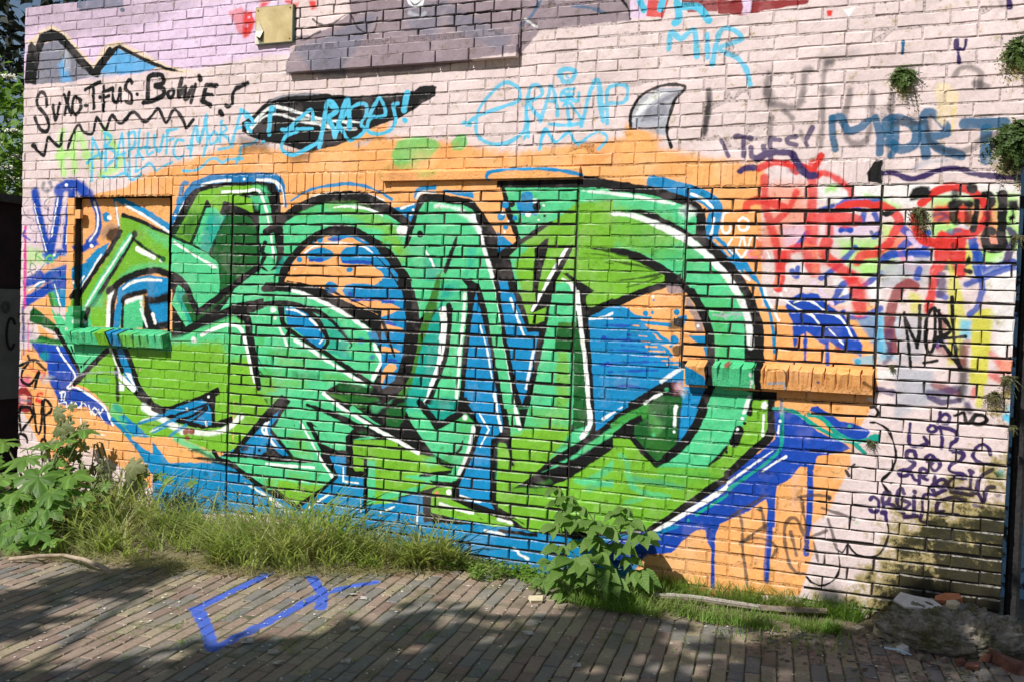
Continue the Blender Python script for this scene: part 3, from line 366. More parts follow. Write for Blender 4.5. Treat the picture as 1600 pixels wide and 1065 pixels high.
    F('dblue', '-420,440 -10,330 20,560 50,600 45,880 70,880 75,560 100,440 230,380 330,340 430,265 445,300 450,420 420,830 445,830 480,480 500,160 700,20 690,-40 200,-60', 2); F('orange', '105,440 170,405 300,340 430,262 440,330 430,560 425,830 80,830 85,560', 3); L('dblue', 7, '462,250 455,450 435,700 435,830', 2, .8); L('dblue', 8, '735,80 735,300 715,480 708,640', 2.2); F('orange','500,170 560,120 700,30 712,100 718,250 690,620 600,800 470,800 480,420', 3)
    O()
    F('blue', '840,832 900,842 985,832 1022,836 1004,868 985,906 845,900', 2); F('dblue', '940,850 1030,822 1010,868 975,890 940,880', 5)
    O(960, 640, 5.325)
    F('lime', '-10,230 150,240 350,470 760,480 1090,260 1090,440 960,545 800,650 520,845 300,1000 -10,1005', 1.6)
    F('mint', '765,-10 1080,-10 1080,250 930,290 760,480 370,472 520,340 660,180', 3); F('dgreen', '150,130 380,-10 545,-10 522,290 362,440 240,330 140,230', 2); F('olive', '250,260 380,200 500,330 370,420', 24, .5); L('green', 10, '300,60 360,130 330,180', 10, .6); B('mint', 3, '325,210', 4, .8); F('blue', '540,-10 740,-10 680,150 590,280 525,280', 1.6)
    L('ink', 7, '140,100 140,225 240,345 350,455 440,400 530,310', 1.5, sm=False); L('ink', 11, '740,-10 680,130 600,250 520,330 430,400', 1.6); F('ink', '-10,190 90,110 220,35 235,90 130,130 130,225 -10,235', 2); L('green', 8, '-10,130 100,60 190,20', 3, .8); L('white', 4, '505,-10 500,130', 2); B('white', 3, '497,183', 1.6); L('ink', 3, '545,-10 535,150 522,290', 2, .8)
    F('green', '380,480 760,490 830,560 540,600 360,560', 20, .6); L('teal', 7, '160,570 350,600 560,640', 8, .5); L('mint', 7, '50,380 100,430 120,550 160,640', 5, .6); L('mint', 7, '150,640 250,690 440,720', 5, .7); L('mint', 6, '100,770 220,740', 5, .6); L('olive', 8, '830,470 950,430', 10, .7); F('olive', '700,540 950,530 860,590 720,600', 20, .4)
    F('lime', '1080,210 1000,300 920,350 830,480 960,500 1080,400', 4); B('ink', 7, '1020,230', 2.4); L('ink', 13, '1040,190 1005,270', 2); B('ink', 2.6, '935,350'); B('white', 2.4, '1025,158', 1.6)
    F('dblue', '1085,500 940,540 320,1030 250,1180 300,1200 470,1190 600,1060 680,1000 730,990 850,1010 880,950 1020,880 1085,860', 2)
    L('ink', 9.5, '1090,455 960,550 800,655 540,840 300,1005', 1.8); L('white', 6, '1090,530 960,620 840,705 540,890 330,1020', 1.6); L('teal', 4, '1090,600 960,690 840,770 680,870', 2); B('teal', 3, '612,915', 2); L('blue', 5, '330,1040 440,990 520,965', 2)
    # --- tip on the right
    O(1140, 560, 4.096)
    F('lime', '150,270 258,262 242,492 -10,735 -10,560 60,480', 2); F('mint', '-10,180 150,215 130,300 110,380 20,530 -10,545', 3); L('ink', 11, '278,150 272,300 262,480 150,590 -10,742', 1.6); L('ink', 7, '140,270 125,350', 2, 1, .4); B('ink', 2.6, '98,412'); L('ink', 12, '60,460 30,530', 2.2); B('white', 2.2, '82,382 48,450', 1.5); L('white', 5, '125,240 100,330 90,345', 2.5, .9)
    F('white', '205,280 230,270 245,295 235,325 212,325 200,305', 2); L('white', 3.4, '216,360 212,490', 1.8)
    F('orange', '290,270 920,300 850,330 830,390 700,360 560,360 430,330 290,320', 2); F('dblue', '285,325 430,352 560,462 740,542 782,572 700,602 562,622 532,722 522,1075 490,1075 497,692 450,690 390,762 300,812 285,1075 242,1075 245,922 230,890 120,972 -10,1022 -10,762 292,512', 1.6)
    F('dblue', '512,330 525,308 562,302 640,352 700,395 800,412 905,462 880,500 800,532 740,502 600,372', 2); F('orange', '480,355 560,350 640,430 730,515 700,505 580,430', 2)
    L('teal', 5.5, '285,320 370,325 450,360 560,435 700,510 800,545 865,605', 1.5); L('teal', 5.5, '505,357 590,382 680,470 740,500 820,528 900,515', 1.5); F('teal', '890,490 930,475 965,485 960,525 920,542 870,525', 2); L('teal', 4.6, '335,345 335,500 320,580 240,660 100,760 -10,835', 1.6); B('teal', 3.4, '768,430', 2)
    L('white', 4, '278,588 180,655 90,720 -10,790', 1.5, 1, .5); L('white', 2.6, '362,625 290,665 205,722', 1.4); B('white', 2.6, '323,398', 1.2); L('white', 3, '315,428 310,480', 1.4); L('lgrey', 5, '335,260 330,340', 3, .8)
    L('dblue', 6, '30,900 90,900 80,1075', 1.5, 0)
    O(1100, 720, 4.437)
    for s in ('160,395 250,345 420,240', '240,345 265,450 270,620 300,860', '370,330 400,340 425,470', '260,560 330,510 430,445', '250,570 350,530 450,550 500,600 470,670', '650,250 740,235 860,240', '670,250 690,350 710,480 715,640', '590,700 560,560 560,460 600,395 650,410 690,510', '600,490 620,560 640,650', '710,530 780,510 850,480', '860,400 890,500 920,610', '580,690 640,770 700,780', '820,325 930,360 1040,400', '760,560 790,690'): L((72,60,58), 4.2, s, 2.4, .8)
    B((60,50,50), 4, '870,255 390,330', 3); L('pale', 6, '640,100 620,300', 16, .3); L('purp', 6, '640,200 630,320', 14, .3); L('purp', 6, '370,600 360,700', 10, .3)
    for s in ('980,60 1005,100', '1000,50 1045,22'): L('ink', 3.4, s, 1.6)
    L('olive', 3, '880,70 920,85 955,60 945,10', 2, .45)
    L('ink', 3, '1305,-10 1300,60 1230,130 1260,190 1285,240 1240,330 1265,400 1280,500 1240,610 1180,660 1080,655 1030,620 995,580 960,630 925,610', 1.4); L('ink', 3, '930,615 940,740 900,820 820,860 750,840 710,800', 1.4); B('leaf', 3, '1060,425', 4, .5)
    # --- black frame line under the sill and along the tip, shading ring
    O(1100, 400, 5.325)
    L('blue', 5, '190,30 300,70 370,110', 2); F('blue', '250,0 330,20 440,170 470,270 530,450 440,230 400,200', 2); L('blue', 4.6, '390,150 440,200 480,300 540,450 575,620 588,795', 1.5); L('white', 3, '290,130 380,200', 2); L('white', 3, '500,260 520,340 580,460 620,540', 1.8); L('white', 3.4, '585,300 630,310 650,340', 1.8); L('white', 3, '640,270 685,290', 1.6); B('white', 3, '620,535', 2); B('blue', 2.4, '415,272'); L('white', 8, '70,50 180,150 270,300 340,450 380,620 385,755', 3, .9)
    L('ink', 10.5, '120,0 240,130 330,260 400,400 450,560 462,700 462,890', 1.6); L('blue2',2,'600,20 590,130',1,0)
    # --- small white words
    O_PIECE[0] = False
    O(1050, 240, 4.706)
    L('white', 3.2, '420,430 380,450 370,560 400,590 430,560 430,530', 1.5); L('white', 3.2, '520,470 490,500 500,560 550,560 560,500 520,470', 1.5); L('white', 3, '440,630 410,690 450,740', 1.5); L('white', 3, '490,700 520,610 540,690', 1.5); L('white', 3, '560,690 590,610 650,640', 1.5); L('white', 3, '460,690 510,765 560,700', 1.4); L('pink', 3, '600,710 560,730 580,770 620,760', 1.5); L('white', 3, '660,770 690,710 720,770', 1.6)
    # --- the red tangle
    O(1170, 270, 4.43)
    F('salmon', '100,80 400,80 430,260 420,460 260,560 60,540 100,300', 26, .75); F('lilac', '230,370 400,360 380,470 250,520', 16, .7); F('white', '450,100 740,90 930,90 935,260 620,250 480,160', 16, .6); F('pgreen', '540,90 620,90 600,120 540,130', 10, .9); F('pgreen', '800,150 935,180 930,250 860,230', 8, .9); F('lilac', '540,380 920,280 920,450 600,480', 20, .8); F('pgreen', '620,470 900,460 930,640 760,700 640,600', 20, .85); F('white', '600,740 930,740 910,920 620,920', 14, .75); F('white', '300,640 400,640 390,700 300,700', 12, .8); F('pgreen', '770,650 930,650 930,700 780,730', 10, .9); F('pgreen','600,1010 700,940 910,960 910,1010', 18, .4); F('blue', '740,1010 930,960 930,1250 880,1250 800,1100', 8, .8); F('lilac', '600,930 760,930 690,1000 600,980', 14, .7)
    for s in ('620,230 700,190 800,195 930,200', '500,260 580,230', '330,520 400,420', '300,680 330,720 340,660', '500,730 600,660 740,520', '580,900 640,790 700,750', '600,900 720,840 920,690', '700,1000 800,990 910,940', '800,270 790,330', '870,290 890,330', '650,390 700,400', '870,440 910,420', '720,230 760,260'): L('dblue', 7, s, 3, .9)
    B('dblue', 5, '790,312 650,968 640,400 700,400', 3); B('slate', 3.4, '848,415', 2)
    L('red', 13, '-20,250 0,210 100,190 240,240', 3, .9); L('red', 12, '110,40 110,160 120,260 170,420 200,600 215,720', 4, .85); L('red', 10, '70,-30 160,-70 270,-60 330,-10', 3); L('red', 10, '330,140 270,260 190,340', 4, .9); L('red', 14, '440,-60 440,160 430,300', 4, .85); L('red', 10, '500,-120 440,0', 3); L('red', 12, '340,-50 410,-20 480,20', 3); L('red', 9, '470,0 570,20 690,110 710,160', 4, .9); L('red', 11, '620,250 700,220 800,215 1000,260', 3); L('red', 17, '430,330 470,320 600,300 740,330 620,340', 4, .9); L('red', 20, '430,330 440,420 420,560 450,680', 5, .85); L('red', 17, '540,480 520,560 600,640 720,730', 4, .9); L('red', 12, '560,330 560,420', 4, .8); L('red', 12, '260,600 280,540 420,500', 4, .85); L('red', 14, '230,570 220,700 200,800', 3, .95); L('red', 13, '750,620 790,570 930,560', 4, .95); L('red', 19, '720,720 750,830 770,960', 6, .92); L('red', 14, '780,760 800,900', 10, .7); L('salmon', 7, '180,790 200,730', 3, .8); L('red', 10, '30,560 100,600 60,480', 6, .5); L('red', 11, '960,560 1030,480', 3); L('red', 12, '410,630 620,620', 8, .5); L('salmon', 10, '400,510 470,560 460,690', 6, .6); L('lilac', 4, '440,750 580,910', 2)
    L('purple', 8, '-60,-10 -30,-30 30,-35', 3); L('purple', 9, '60,-95 120,-130 220,-140 300,-130 340,-60 400,10 460,20', 2.6)
    O(1200, 350, 2.957); F('dblue', '80,380 100,345 160,318 230,325 270,370 360,430 440,560 430,610 380,590 320,570 285,545 282,660 270,670 262,560 180,500 178,635 162,640 165,510 135,530 130,580 118,565 115,470', 3); L('white', 3, '65,340 100,370 160,405 200,420 235,460', 1.4); L('white', 3, '120,365 165,350 220,370 265,405 320,425 355,460 390,525', 1.4); L('white', 2.4, '280,485 350,555', 1.4); B('darkr', 5, '320,580', 4, .8); B('dblue', 4.5, '415,635'); F('orange', '290,600 400,600 380,650 290,650', 4, .7); F('cyan', '390,620 490,600 490,650 400,650', 4, .7)
    # --- right pier: layered tags
    O(1380, 280, 7.1)
    F('white', '-10,60 1500,60 1520,240 1100,240 500,260 0,330', 12, .6); F('pgreen', '0,230 200,290 190,340 0,300', 12, .9); F('pgreen', '520,190 1500,180 1500,560 1060,640 540,620', 24, .9); F('salmon', '0,520 330,520 330,780 0,780', 22, .85); F('salmon', '560,280 1240,260 1330,760 1050,760 1000,540', 16, .85); F('pgreen', '0,500 100,500 90,640 0,640', 14, .9); F('pgreen', '1050,790 1340,810 1330,940 1060,960', 6); F('pgreen', '0,800 160,790 160,1065 0,1065', 22, .7); F('lgrey', '100,900 540,840 530,1065 240,1065', 16, .8); F('white', '160,400 320,400 320,500 200,480', 14, .8); F('yellow', '880,700 1000,720 1030,1065 880,1065', 8, .85); F('white', '1330,830 1530,820 1530,1065 1000,1065', 18, .6); F('pgreen', '1370,540 1500,540 1500,790 1380,790', 10, .8); F('pgreen','980,760 1060,760 1060,1000 1000,1000',10,.6)
    for s in ('0,900 100,830 300,830 480,840', '200,760 330,680 480,600', '210,550 330,640', '420,770 500,720', '1010,760 1060,860 1100,1000 1080,1065', '1060,1050 1250,980 1440,930', '1000,740 990,660'): L('dblue', 10, s, 3, .9)
    L('lilac', 7, '280,600 340,690 400,740', 3, .8); L('lilac', 9, '300,880 320,960 330,1065', 3, .9); L('pink', 6, '180,800 240,930 330,1000 450,960', 3); L('lilac', 9, '860,530 940,580', 8, .8)
    L('red', 13, '-40,290 60,330 150,400 180,470 120,600 60,720 -60,790', 3, .95)
    L('red', 14, '350,400 370,560 450,680 600,720', 3); L('red', 13, '430,260 560,160 700,100 860,95 1000,150 1100,240 1150,360 1120,480 1040,580 920,620 820,590', 3); F('red', '540,330 600,290 720,290 760,460 700,500 560,480', 8, .9); F('red', '820,330 870,280 930,300 960,480 800,490', 6, .9); F('red', '560,680 640,570 760,600 880,560 880,900 870,1065 800,1065 740,960 620,960 520,1065 500,1000 560,900', 5); L('red', 18, '850,640 840,900 850,1040', 4)
    F('ink', '290,190 330,110 420,75 500,90 530,150 500,200 400,230 300,240', 5); B('ink', 9, '985,100', 3); F('ink', '715,260 760,230 960,230 1010,260 1000,320 940,330 880,280 820,330 780,350 720,320', 5); L('ink', 9, '790,150 790,210', 6, .8); L('ink', 9, '790,340 780,420 810,480', 4, .9); L('ink', 8, '950,350 940,480', 4, .7); L('ink', 7, '1040,250 1030,400 1000,560', 3); B('ink', 5, '640,770 780,740 660,820', 4, .7); L('ink', 7, '640,990 700,985 770,1000', 3, .8); L('mblue', 8, '740,590 830,590', 3, .7); L('purple', 5, '560,400 640,380 700,420 620,460', 4, .6)
    L('ink', 9, '1120,170 1180,180 1200,260 1160,320', 3); L('ink', 8, '1150,380 1170,440 1150,490', 5, .8); L('ink', 11, '1320,170 1330,300 1320,480 1310,640 1330,730 1280,770 1160,760 1130,660 1150,590 1200,580', 2.4); F('ink', '1380,240 1490,240 1510,330 1420,350 1370,310', 5); F('ink', '1380,420 1450,390 1470,440 1400,470', 4); L('purple', 8, '1400,560 1450,640 1420,740 1370,900', 4, .9); F('ink', '910,920 950,830 985,880 960,950 910,970', 3); L('ink', 6, '890,1010 970,1030', 2.6)
    F('ink', '-20,345 165,345 100,400 30,420 -20,400', 2)
    O(1200, 350, 2.957)
    F('yellow', '655,310 700,330 720,440 650,430', 10, .8); F('yellow', '835,170 880,260 920,440 890,640 830,650 830,300', 8, .85); F('yellow', '935,400 1030,390 1045,420 1020,640 1010,750 930,740 940,560', 6, .95); F('lgrey', '520,190 740,150 730,290 520,300', 14, .8); F('white', '960,230 1150,200 1150,560 1050,640 1040,390', 20, .6); F('lgrey', '600,430 720,400 720,640 600,640', 14, .7); F('cyan', '890,440 940,450 930,530 880,530', 8, .8); F('lgrey', '590,650 760,670 760,800 590,900', 14, .85); F('cyan', '505,430 590,430 590,620 510,640', 14, .7); F('salmon', '1060,620 1140,620 1130,690 1070,690', 8, .8); F('white', '500,680 590,660 590,700 510,720', 10, .8); F('lgrey','700,730 930,740 920,830 700,830', 14, .6)
    for s in ('700,210 690,250', '780,320 820,340', '920,280 1100,210 1170,200', '930,420 970,380 990,280 960,200 960,100', '780,560 800,540', '540,150 700,130 740,140'): L('dblue', 8, s, 3, .85)
    L('darkr', 13, '680,290 640,280 600,310 570,400 560,480 580,580', 4, .9); L('red', 12, '790,180 770,260 740,400', 4); L('red', 15, '800,100 790,200', 4); L('red', 12, '880,60 890,140 885,220', 4); L('purple', 11, '805,240 800,320', 6, .8); F('darkr', '790,400 830,420 820,500 790,480', 6, .7); L('darkr', 10, '790,570 830,600 900,640', 8, .6); L('red', 8, '1030,600 1060,640', 8, .6); L('red', 8, '1030,690 1070,720', 6, .7); L('darkr', 9, '770,740 860,770 880,790', 6, .7); L('purple', 11, '740,780 800,780 870,760', 6, .7); L('purple', 7, '745,800 800,820 880,815', 3, .8); L('purple', 8, '500,765 570,775', 4, .85); L('purple', 8, '540,640 560,610 560,500', 6, .6); L('ink', 10, '900,560 900,700 890,800', 8, .75); L('brown', 9, '920,550 900,640', 6, .6); L('red', 7, '955,760 945,800', 5, .7); L('yellow', 9, '980,760 975,830', 5, .8); L('purple', 8, '920,830 930,860', 6, .8)
    for s in ('630,410 645,530 660,660', '630,420 660,500 690,560', '690,570 700,480 700,380', '750,400 730,460 730,560 750,590 770,540 770,400 750,400', '790,400 800,560', '770,390 830,460 840,500 770,530', '910,520 850,525 780,530', '800,540 850,610 890,660', '850,340 855,480 870,600 885,665', '720,640 780,630'): L('ink', 5, s, 1.6)
    # purple and black tags low on the pier
    O(1360, 560, 3.946)
    for s in ('430,330 430,380 470,395 490,360 460,340 435,360 415,390', '375,410 355,430 370,450 405,440 395,415 370,408', '430,420 440,480 440,550', '410,425 480,430 530,455 530,500 500,525 490,560 520,560', '245,400 240,520 290,540 350,520 330,480', '510,575 570,580 560,620 500,650 490,690 560,710 590,720', '740,590 730,550 690,525 650,550 635,600 680,640 760,650', '340,610 370,590 395,620 370,660 400,690 430,650 400,620 350,630', '280,610 270,570 230,570 225,610 270,640 240,680 180,690 185,720 230,715 240,680 270,740 300,750', '300,770 310,680 350,690 330,720 300,720 350,745', '400,720 395,770 440,790 470,760 440,740 390,770 380,790 400,830 460,810', '590,740 520,730 480,770 500,800 600,800 650,830', '620,710 615,790', '750,680 680,730 655,800 680,860 700,880 720,800 760,790', '500,820 560,830 630,840', '0,870 20,850 50,880 40,940 10,940 0,920', '80,900 75,850 110,820 120,870 85,890 140,900 200,950', '210,830 190,800 165,840 170,900 210,920 240,890 200,870', '270,850 268,970', '210,975 290,970', '400,840 330,840 320,940 310,1000 400,1010', '580,870 500,855 420,880 410,940 450,940', '430,960 540,960', '100,1000 90,940 70,950'): L('purple', 5.2, s, 1.6)
    L('purple', 5, '270,815 275,820', 1.5); L('purple', 5, '615,690 630,700', 2); L('purple', 5, '640,900 690,912', 3, .8); L('purple', 5, '800,840 780,845', 5, .6)
    for s in ('520,350 550,340 575,330 590,390 610,395 650,345', '650,345 700,350 715,380 680,400 640,400'): L('ink', 5.5, s, 2)
    L('ink', 3.6, '-5,350 30,355 45,330 30,300 0,300', 1.4); L('ink', 3.4, '0,392 40,395 100,430 130,480 155,570 150,640 120,700 70,755 100,800 120,850', 1.5); L('ink', 3, '70,755 130,770', 1.4); B('cyan', 7, '800,710 790,1000', 6, .7); L('cyan', 9, '840,360 870,380', 5, .9); L('cyan', 7, '860,300 850,370', 7, .6)
    for s in ('430,1060 470,1030 540,1040', '560,1060 570,990 640,1000 680,1040', '740,910 790,940 840,940'): L((70,66,50), 6, s, 4, .6)
    O(1400, 820, 4.345)
    for s in ('140,130 190,20', '230,70 290,20 340,60', '520,70 560,10 620,20', '590,60 640,90 610,110'): L((80,76,50), 6, s, 4, .6)
    # --- wall's own moss and dirt low on the right
    O()
    for x, y, r, a in ((1360,905,28,.45),(1410,890,44,.6),(1440,940,70,.95),(1510,900,70,.9),(1550,860,50,.75),(1560,940,60,1),(1480,970,80,1),(1390,965,50,.7),(1330,950,30,.5),(1470,840,50,.8),(1545,825,46,.85),(1420,850,40,.6),(1540,970,60,1),(1280,960,40,.35),(1200,930,40,.2),(1410,800,24,.3),(1500,780,46,.42),(1560,740,40,.4),(1575,900,50,1),(1411,140,16,.4),(1590,100,24,.5),(1586,255,26,.6),(1440,360,14,.4),(1575,615,14,.4),(1555,640,14,.4)): GRIME(x, y, r, a)
    # --- tags on the pale brick
    O(0, 0, 2.957)
    L('pgreen', 9, '290,610 280,690 295,800', 8, .8); L('pgreen', 10, '270,720 330,710', 8, .8); L('pgreen', 9, '345,620 340,700 345,790', 8, .8); L('pgreen', 9, '370,620 420,780', 9, .7); L('pgreen', 9, '480,600 540,700 550,760 470,810', 8, .8); L('pgreen', 8, '390,720 460,720', 9, .6)
    for s, w in (('215,490 210,440 185,430 170,480 215,540 225,590 205,610 180,590 160,540', 5), ('245,490 258,555 275,480', 5), ('300,530 320,430', 5), ('297,440 330,530', 5), ('375,465 345,450 335,500 350,530 375,500 370,470', 5), ('395,485 400,488', 5), ('395,415 430,395 465,380', 5), ('430,400 435,500', 5), ('460,450 462,452', 4), ('478,400 480,440 478,515', 5), ('475,425 520,410', 4.5), ('478,455 505,445', 4), ('520,410 525,465 545,470 555,410 560,470', 4.6), ('610,385 595,370 580,410 608,440 605,475 580,470', 5), ('632,435 635,438', 5)): L('ink', w, s, 1.4)
    O(120, 100, 5.327)
    for s, w in (('595,310 590,180 600,110 660,90 710,100 715,160 650,185 720,210 720,260 650,300 555,325', 6), ('790,215 760,240 770,280 800,270 810,230 790,215', 5), ('870,130 850,270 900,200 905,295 960,200', 6.5), ('990,170 950,325', 5), ('1020,110 1030,135', 6), ('1080,180 1160,180', 6), ('1080,180 1050,300', 6), ('1075,250 1130,260', 5), ('1045,310 1110,345', 6), ('1420,160 1330,210 1295,260 1295,330 1260,360 1240,345', 5.5), ('1195,400 1210,420', 6)): L('ink', w, s, 1.6)
    B('ink', 5, '1400,170 1340,200', 5, .7)
    L('ink', 4.4, '-60,640 -70,700 -20,560 20,510 60,570 130,580 160,460 180,460 240,550 290,430 350,495 400,470 470,400 560,480 620,440 680,375 740,490 800,390 830,390 890,480 910,535 970,465', 1.4); O(30, 150, 6.265); L('ink', 4.4, '140,490 180,540 240,580 265,480 285,410 330,450 400,495 420,370', 1.4); B('ink', 4.5, '140,490', 2.5)
    O(120, 100, 5.327)
    for s, w in (('122,970 132,620', 4), ('130,620 165,690 205,790', 4.4), ('85,830 110,800 165,765 215,745', 4), ('236,570 240,890', 4), ('230,572 285,615 245,690', 4.4), ('230,690 305,725 312,790 250,850', 4.4), ('325,860 350,680 378,580', 4.2), ('378,580 392,760 408,930', 4), ('335,765 405,745', 3.6), ('440,950 432,580', 4), ('428,585 482,570 478,680 432,720', 4.4), ('522,550 508,760', 4.6), ('580,685 512,722 552,795', 4), ('492,890 490,770', 3.4), ('560,703 604,697', 4), ('594,580 584,745 632,738', 4), ('648,600 650,695 690,722 718,600', 4.4), ('756,555 744,745', 4.4), ('750,557 832,540', 4.4), ('746,645 802,625', 3.8), ('888,640 832,640 804,740 840,790 886,765', 3.8), ('922,690 930,700', 4.4), ('945,770 962,600 992,525 1015,645 1060,520 1076,430', 5), ('1076,500 1085,620 1055,770', 3.8), ('1140,565 1105,610 1112,665 1160,645 1168,590 1140,565', 3.8), ('1205,480 1190,650', 4), ('1195,490 1245,540 1195,580', 4), ('1190,585 1255,620 1270,690 1180,715', 4), ('1290,690 1325,540 1372,385', 5), ('1372,385 1415,450 1470,470', 5), ('1320,545 1400,515 1460,490', 4), ('1375,530 1480,590 1495,640 1440,670 1370,690 1360,750 1330,830', 3.8), ('210,940 300,945 400,912 440,960 480,962 530,920', 3.6), ('490,900 560,860 612,830 660,890 720,850 795,822', 3.2), ('880,890 980,890 1050,850 1100,800 1160,790 1210,822 1260,800 1385,788', 3.6)): L('cyan', w, s, 1.8, .92)
    # black wing with blue word
    O(380, 110, 5)
    F('ink', '-10,410 100,330 200,230 330,195 470,180 590,180 740,195 860,205 1000,195 1330,165 1380,130 1480,115 1510,130 1500,200 1400,260 1230,370 1060,430 960,470 920,520 700,600 500,640 300,580 160,560 60,520 -10,480', 2); F('ink', '330,640 550,630 500,700 380,720', 14, .6); F('orange', '1060,520 1120,500 1130,690 1040,680', 8, .5); F('lgrey', '950,540 1030,520 960,590 860,600 880,570', 6, .6); F('ink', '-30,510 200,560 200,640 -30,640', 12, .55); B('ink', 5, '-370,95 -360,110', 7, 0)
    L('white', 4, '40,480 100,390 200,300 290,290 430,330 560,370 660,390 760,400 930,415', 2); L('white', 3, '60,470 140,380 230,345 320,355 430,395 560,420 700,450 880,460', 2.4, .9); L('lgrey', 2.6, '200,250 330,200 590,185', 2.5, .6); L('white', 5, '430,380 560,400 690,450', 5, .6); L('ink', 5, '830,430 950,425', 2)
    for s, w in (('200,500 215,310 240,310', 6), ('150,560 160,560', 4), ('310,470 340,470 450,370 530,310 545,380', 5.5), ('300,460 400,460 540,455', 4), ('420,480 340,510 300,580 310,630 380,660 450,640 590,560', 5.5), ('595,600 620,460 650,270 690,250 730,320 640,380 680,400 720,520', 6), ('720,520 740,450 790,270 820,240 830,450', 6), ('760,400 850,290 950,260 960,340 920,420 950,460 930,500 880,530 830,550 790,500 740,400', 5), ('980,360 1030,270 1070,220 1110,350 1000,370 970,430 980,480 1060,500 1150,470 1190,390 1170,280 1210,260', 5), ('1255,310 1270,220 1280,180', 8), ('1255,390 1265,395', 6)): L('cyan', w, s, 1.6)
    F('cyan', '660,270 690,245 720,290 700,310', 3); L('cyan', 5, '-20,310 40,350 80,420 20,420 60,480', 2)
    O(700, 0, 4.095)
    for s, w in (('120,800 180,750 290,705 440,650 460,590 430,550 370,530 290,580 200,700 180,790 190,870 240,910 320,925 400,905 490,830 500,690', 5), ('100,790 140,800', 6), ('500,690 530,560 580,550 600,610 520,660 590,760', 5.5), ('510,800 515,880', 3.6), ('590,780 640,620 660,550 690,640 700,740', 5.5), ('620,650 680,650', 4), ('810,570 740,580 720,640 760,640 800,600 740,680', 4.4), ('580,960 610,840 640,850 690,910 770,850 800,890 830,930', 4)): L('cyan', w, s, 1.8, .9)
    O(800, 0, 2.957)
    for s, w in (('215,350 230,325 270,320 290,340 270,375 235,375 225,350', 6), ('250,350 260,360', 3), ('265,430 255,480 268,580', 5), ('240,430 300,470 310,430', 5), ('270,480 320,560 260,580 175,575', 5), ('320,580 370,400 400,385 420,560 400,440', 6), ('440,570 440,430 470,395 530,400 520,470 440,480', 5.5), ('60,640 75,580 65,500', 4), ('340,640 400,610 440,640 400,690', 4), ('130,690 150,600 170,610 200,660 260,610 290,660 340,650', 4)): L('cyan', w, s, 2, .9)
    for s, w in (('725,230 735,150 780,180 840,140 855,260', 6.5), ('900,160 905,265', 6.5), ('925,300 960,150 1010,135 1060,180 960,225 1040,270 1085,330 1100,390', 6.5)): L('cyan', w, s, 2, .9)
    F('lgrey', '545,590 560,510 600,450 680,405 790,410 740,480 710,630', 3); F('lgrey', '560,560 600,480 640,450 620,560', 4, .5); F('grey', '600,560 640,500 700,470 720,530 640,560', 10, .7); F('white', '560,560 590,490 660,430 720,420 620,500', 6, .8); L('ink', 4, '550,590 550,520 600,440 700,395 800,402 750,470 715,600 735,680', 1.6); L('grey', 4, '600,560 650,490 770,430', 3, .8); F('orange', '520,600 640,600 700,640 640,700 540,690', 12, .6)
    L('ink', 6, '910,420 905,520 890,620', 6, .75)
    # faded black letters, blue tag
    O(1090, 80, 5.161)
    for s, w in (('90,400 70,560 45,670', 7), ('575,180 560,330 580,430 700,440 800,450 850,350 860,180 910,150', 8), ('590,540 585,680', 7), ('1080,90 1040,100 1010,280 1010,400 1010,560 990,770', 7), ('1230,310 1200,480 1190,620 1220,730 1300,750 1370,700 1400,560 1410,340', 8), ('1560,360 1560,620 1540,840', 7), ('700,480 760,540', 6), ('830,650 880,770', 5)): L((38,36,40), w, s, 7, .62)
    B((40,38,42), 8, '570,330 600,400 1070,95 1060,330', 9, .5); L((60,58,62), 10, '1000,60 1300,20', 14, .35)
    for s, w in (('1080,540 1090,680 1110,790', 9), ('1090,545 1160,540 1210,640 1300,620 1380,560', 10), ('1430,540 1470,680 1470,820', 10), ('1570,560 1600,600 1590,760 1560,840', 9)): L('mblue', w, s, 3, .9)
    for s, w in (('190,720 210,760 250,850', 5), ('300,690 370,690 430,705', 6), ('370,700 370,850', 6), ('430,780 440,850 500,860 540,840 530,770', 6), ('590,870 585,720 600,710 660,720', 6), ('590,790 650,800', 5), ('790,690 730,700 730,740 800,760', 6), ('920,620 880,700', 7), ('870,740 880,760', 6)): L('purple', w, s, 2.4, .85)
    O(1200, 0, 2.957)
    for s, w in (('560,620 550,560 600,550 680,590 680,660 620,690 560,660', 13), ('730,720 720,540 770,530 830,610 740,640 800,690 890,720', 12), ('910,575 1000,570 1090,570', 14), ('1010,600 1005,740', 14)): L('mblue', w, s, 3.4, .92)
    for s, w in (('750,540 740,640 800,690 900,700 960,680', 7), ('590,570 720,560', 9), ('970,660 1060,620', 8), ('860,350 900,310 980,330 980,400', 7), ('960,390 1010,400', 9)): L((30,30,36), w, s, 6, .6)
    F('cream', '765,400 790,380 830,390 880,430 870,560 850,620 845,540 810,590 780,560 775,460', 6, .9); L((235,214,130), 2, '870,430 850,600', 2, .8)
    for s, w in (('870,190 870,220', 6), ('915,185 905,230 880,230 885,290', 5), ('625,190 622,250', 5)): L('purple' if s[0] != '6' else 'mblue', w, s, 2)
    L('purple', 6, '1110,0 1120,35', 3); F('purp', '1050,0 1100,0 1080,40', 4, .6); L('purple', 7, '530,800 580,800 650,825 720,815 800,785 880,780 940,800 1040,815 1180,825', 2.6); L('ink', 4, '505,740 510,840', 3, 0); F('ink', '455,800 500,740 528,740 526,850 460,840', 2); L('lgrey', 6, '680,775 740,750 830,740', 8, .7); L('lgrey', 8, '1020,740 1110,750', 8, .6); L('slate', 5, '90,790 150,790', 8, .4)
    # --- paint on the recessed panel and the ledges (their own planes)
    ON(.055, (-88, -73.7, .1, 14.6)); O(90, 300, 5.325)
    F('orange', '100,40 960,40 960,1100 100,1100', 1)
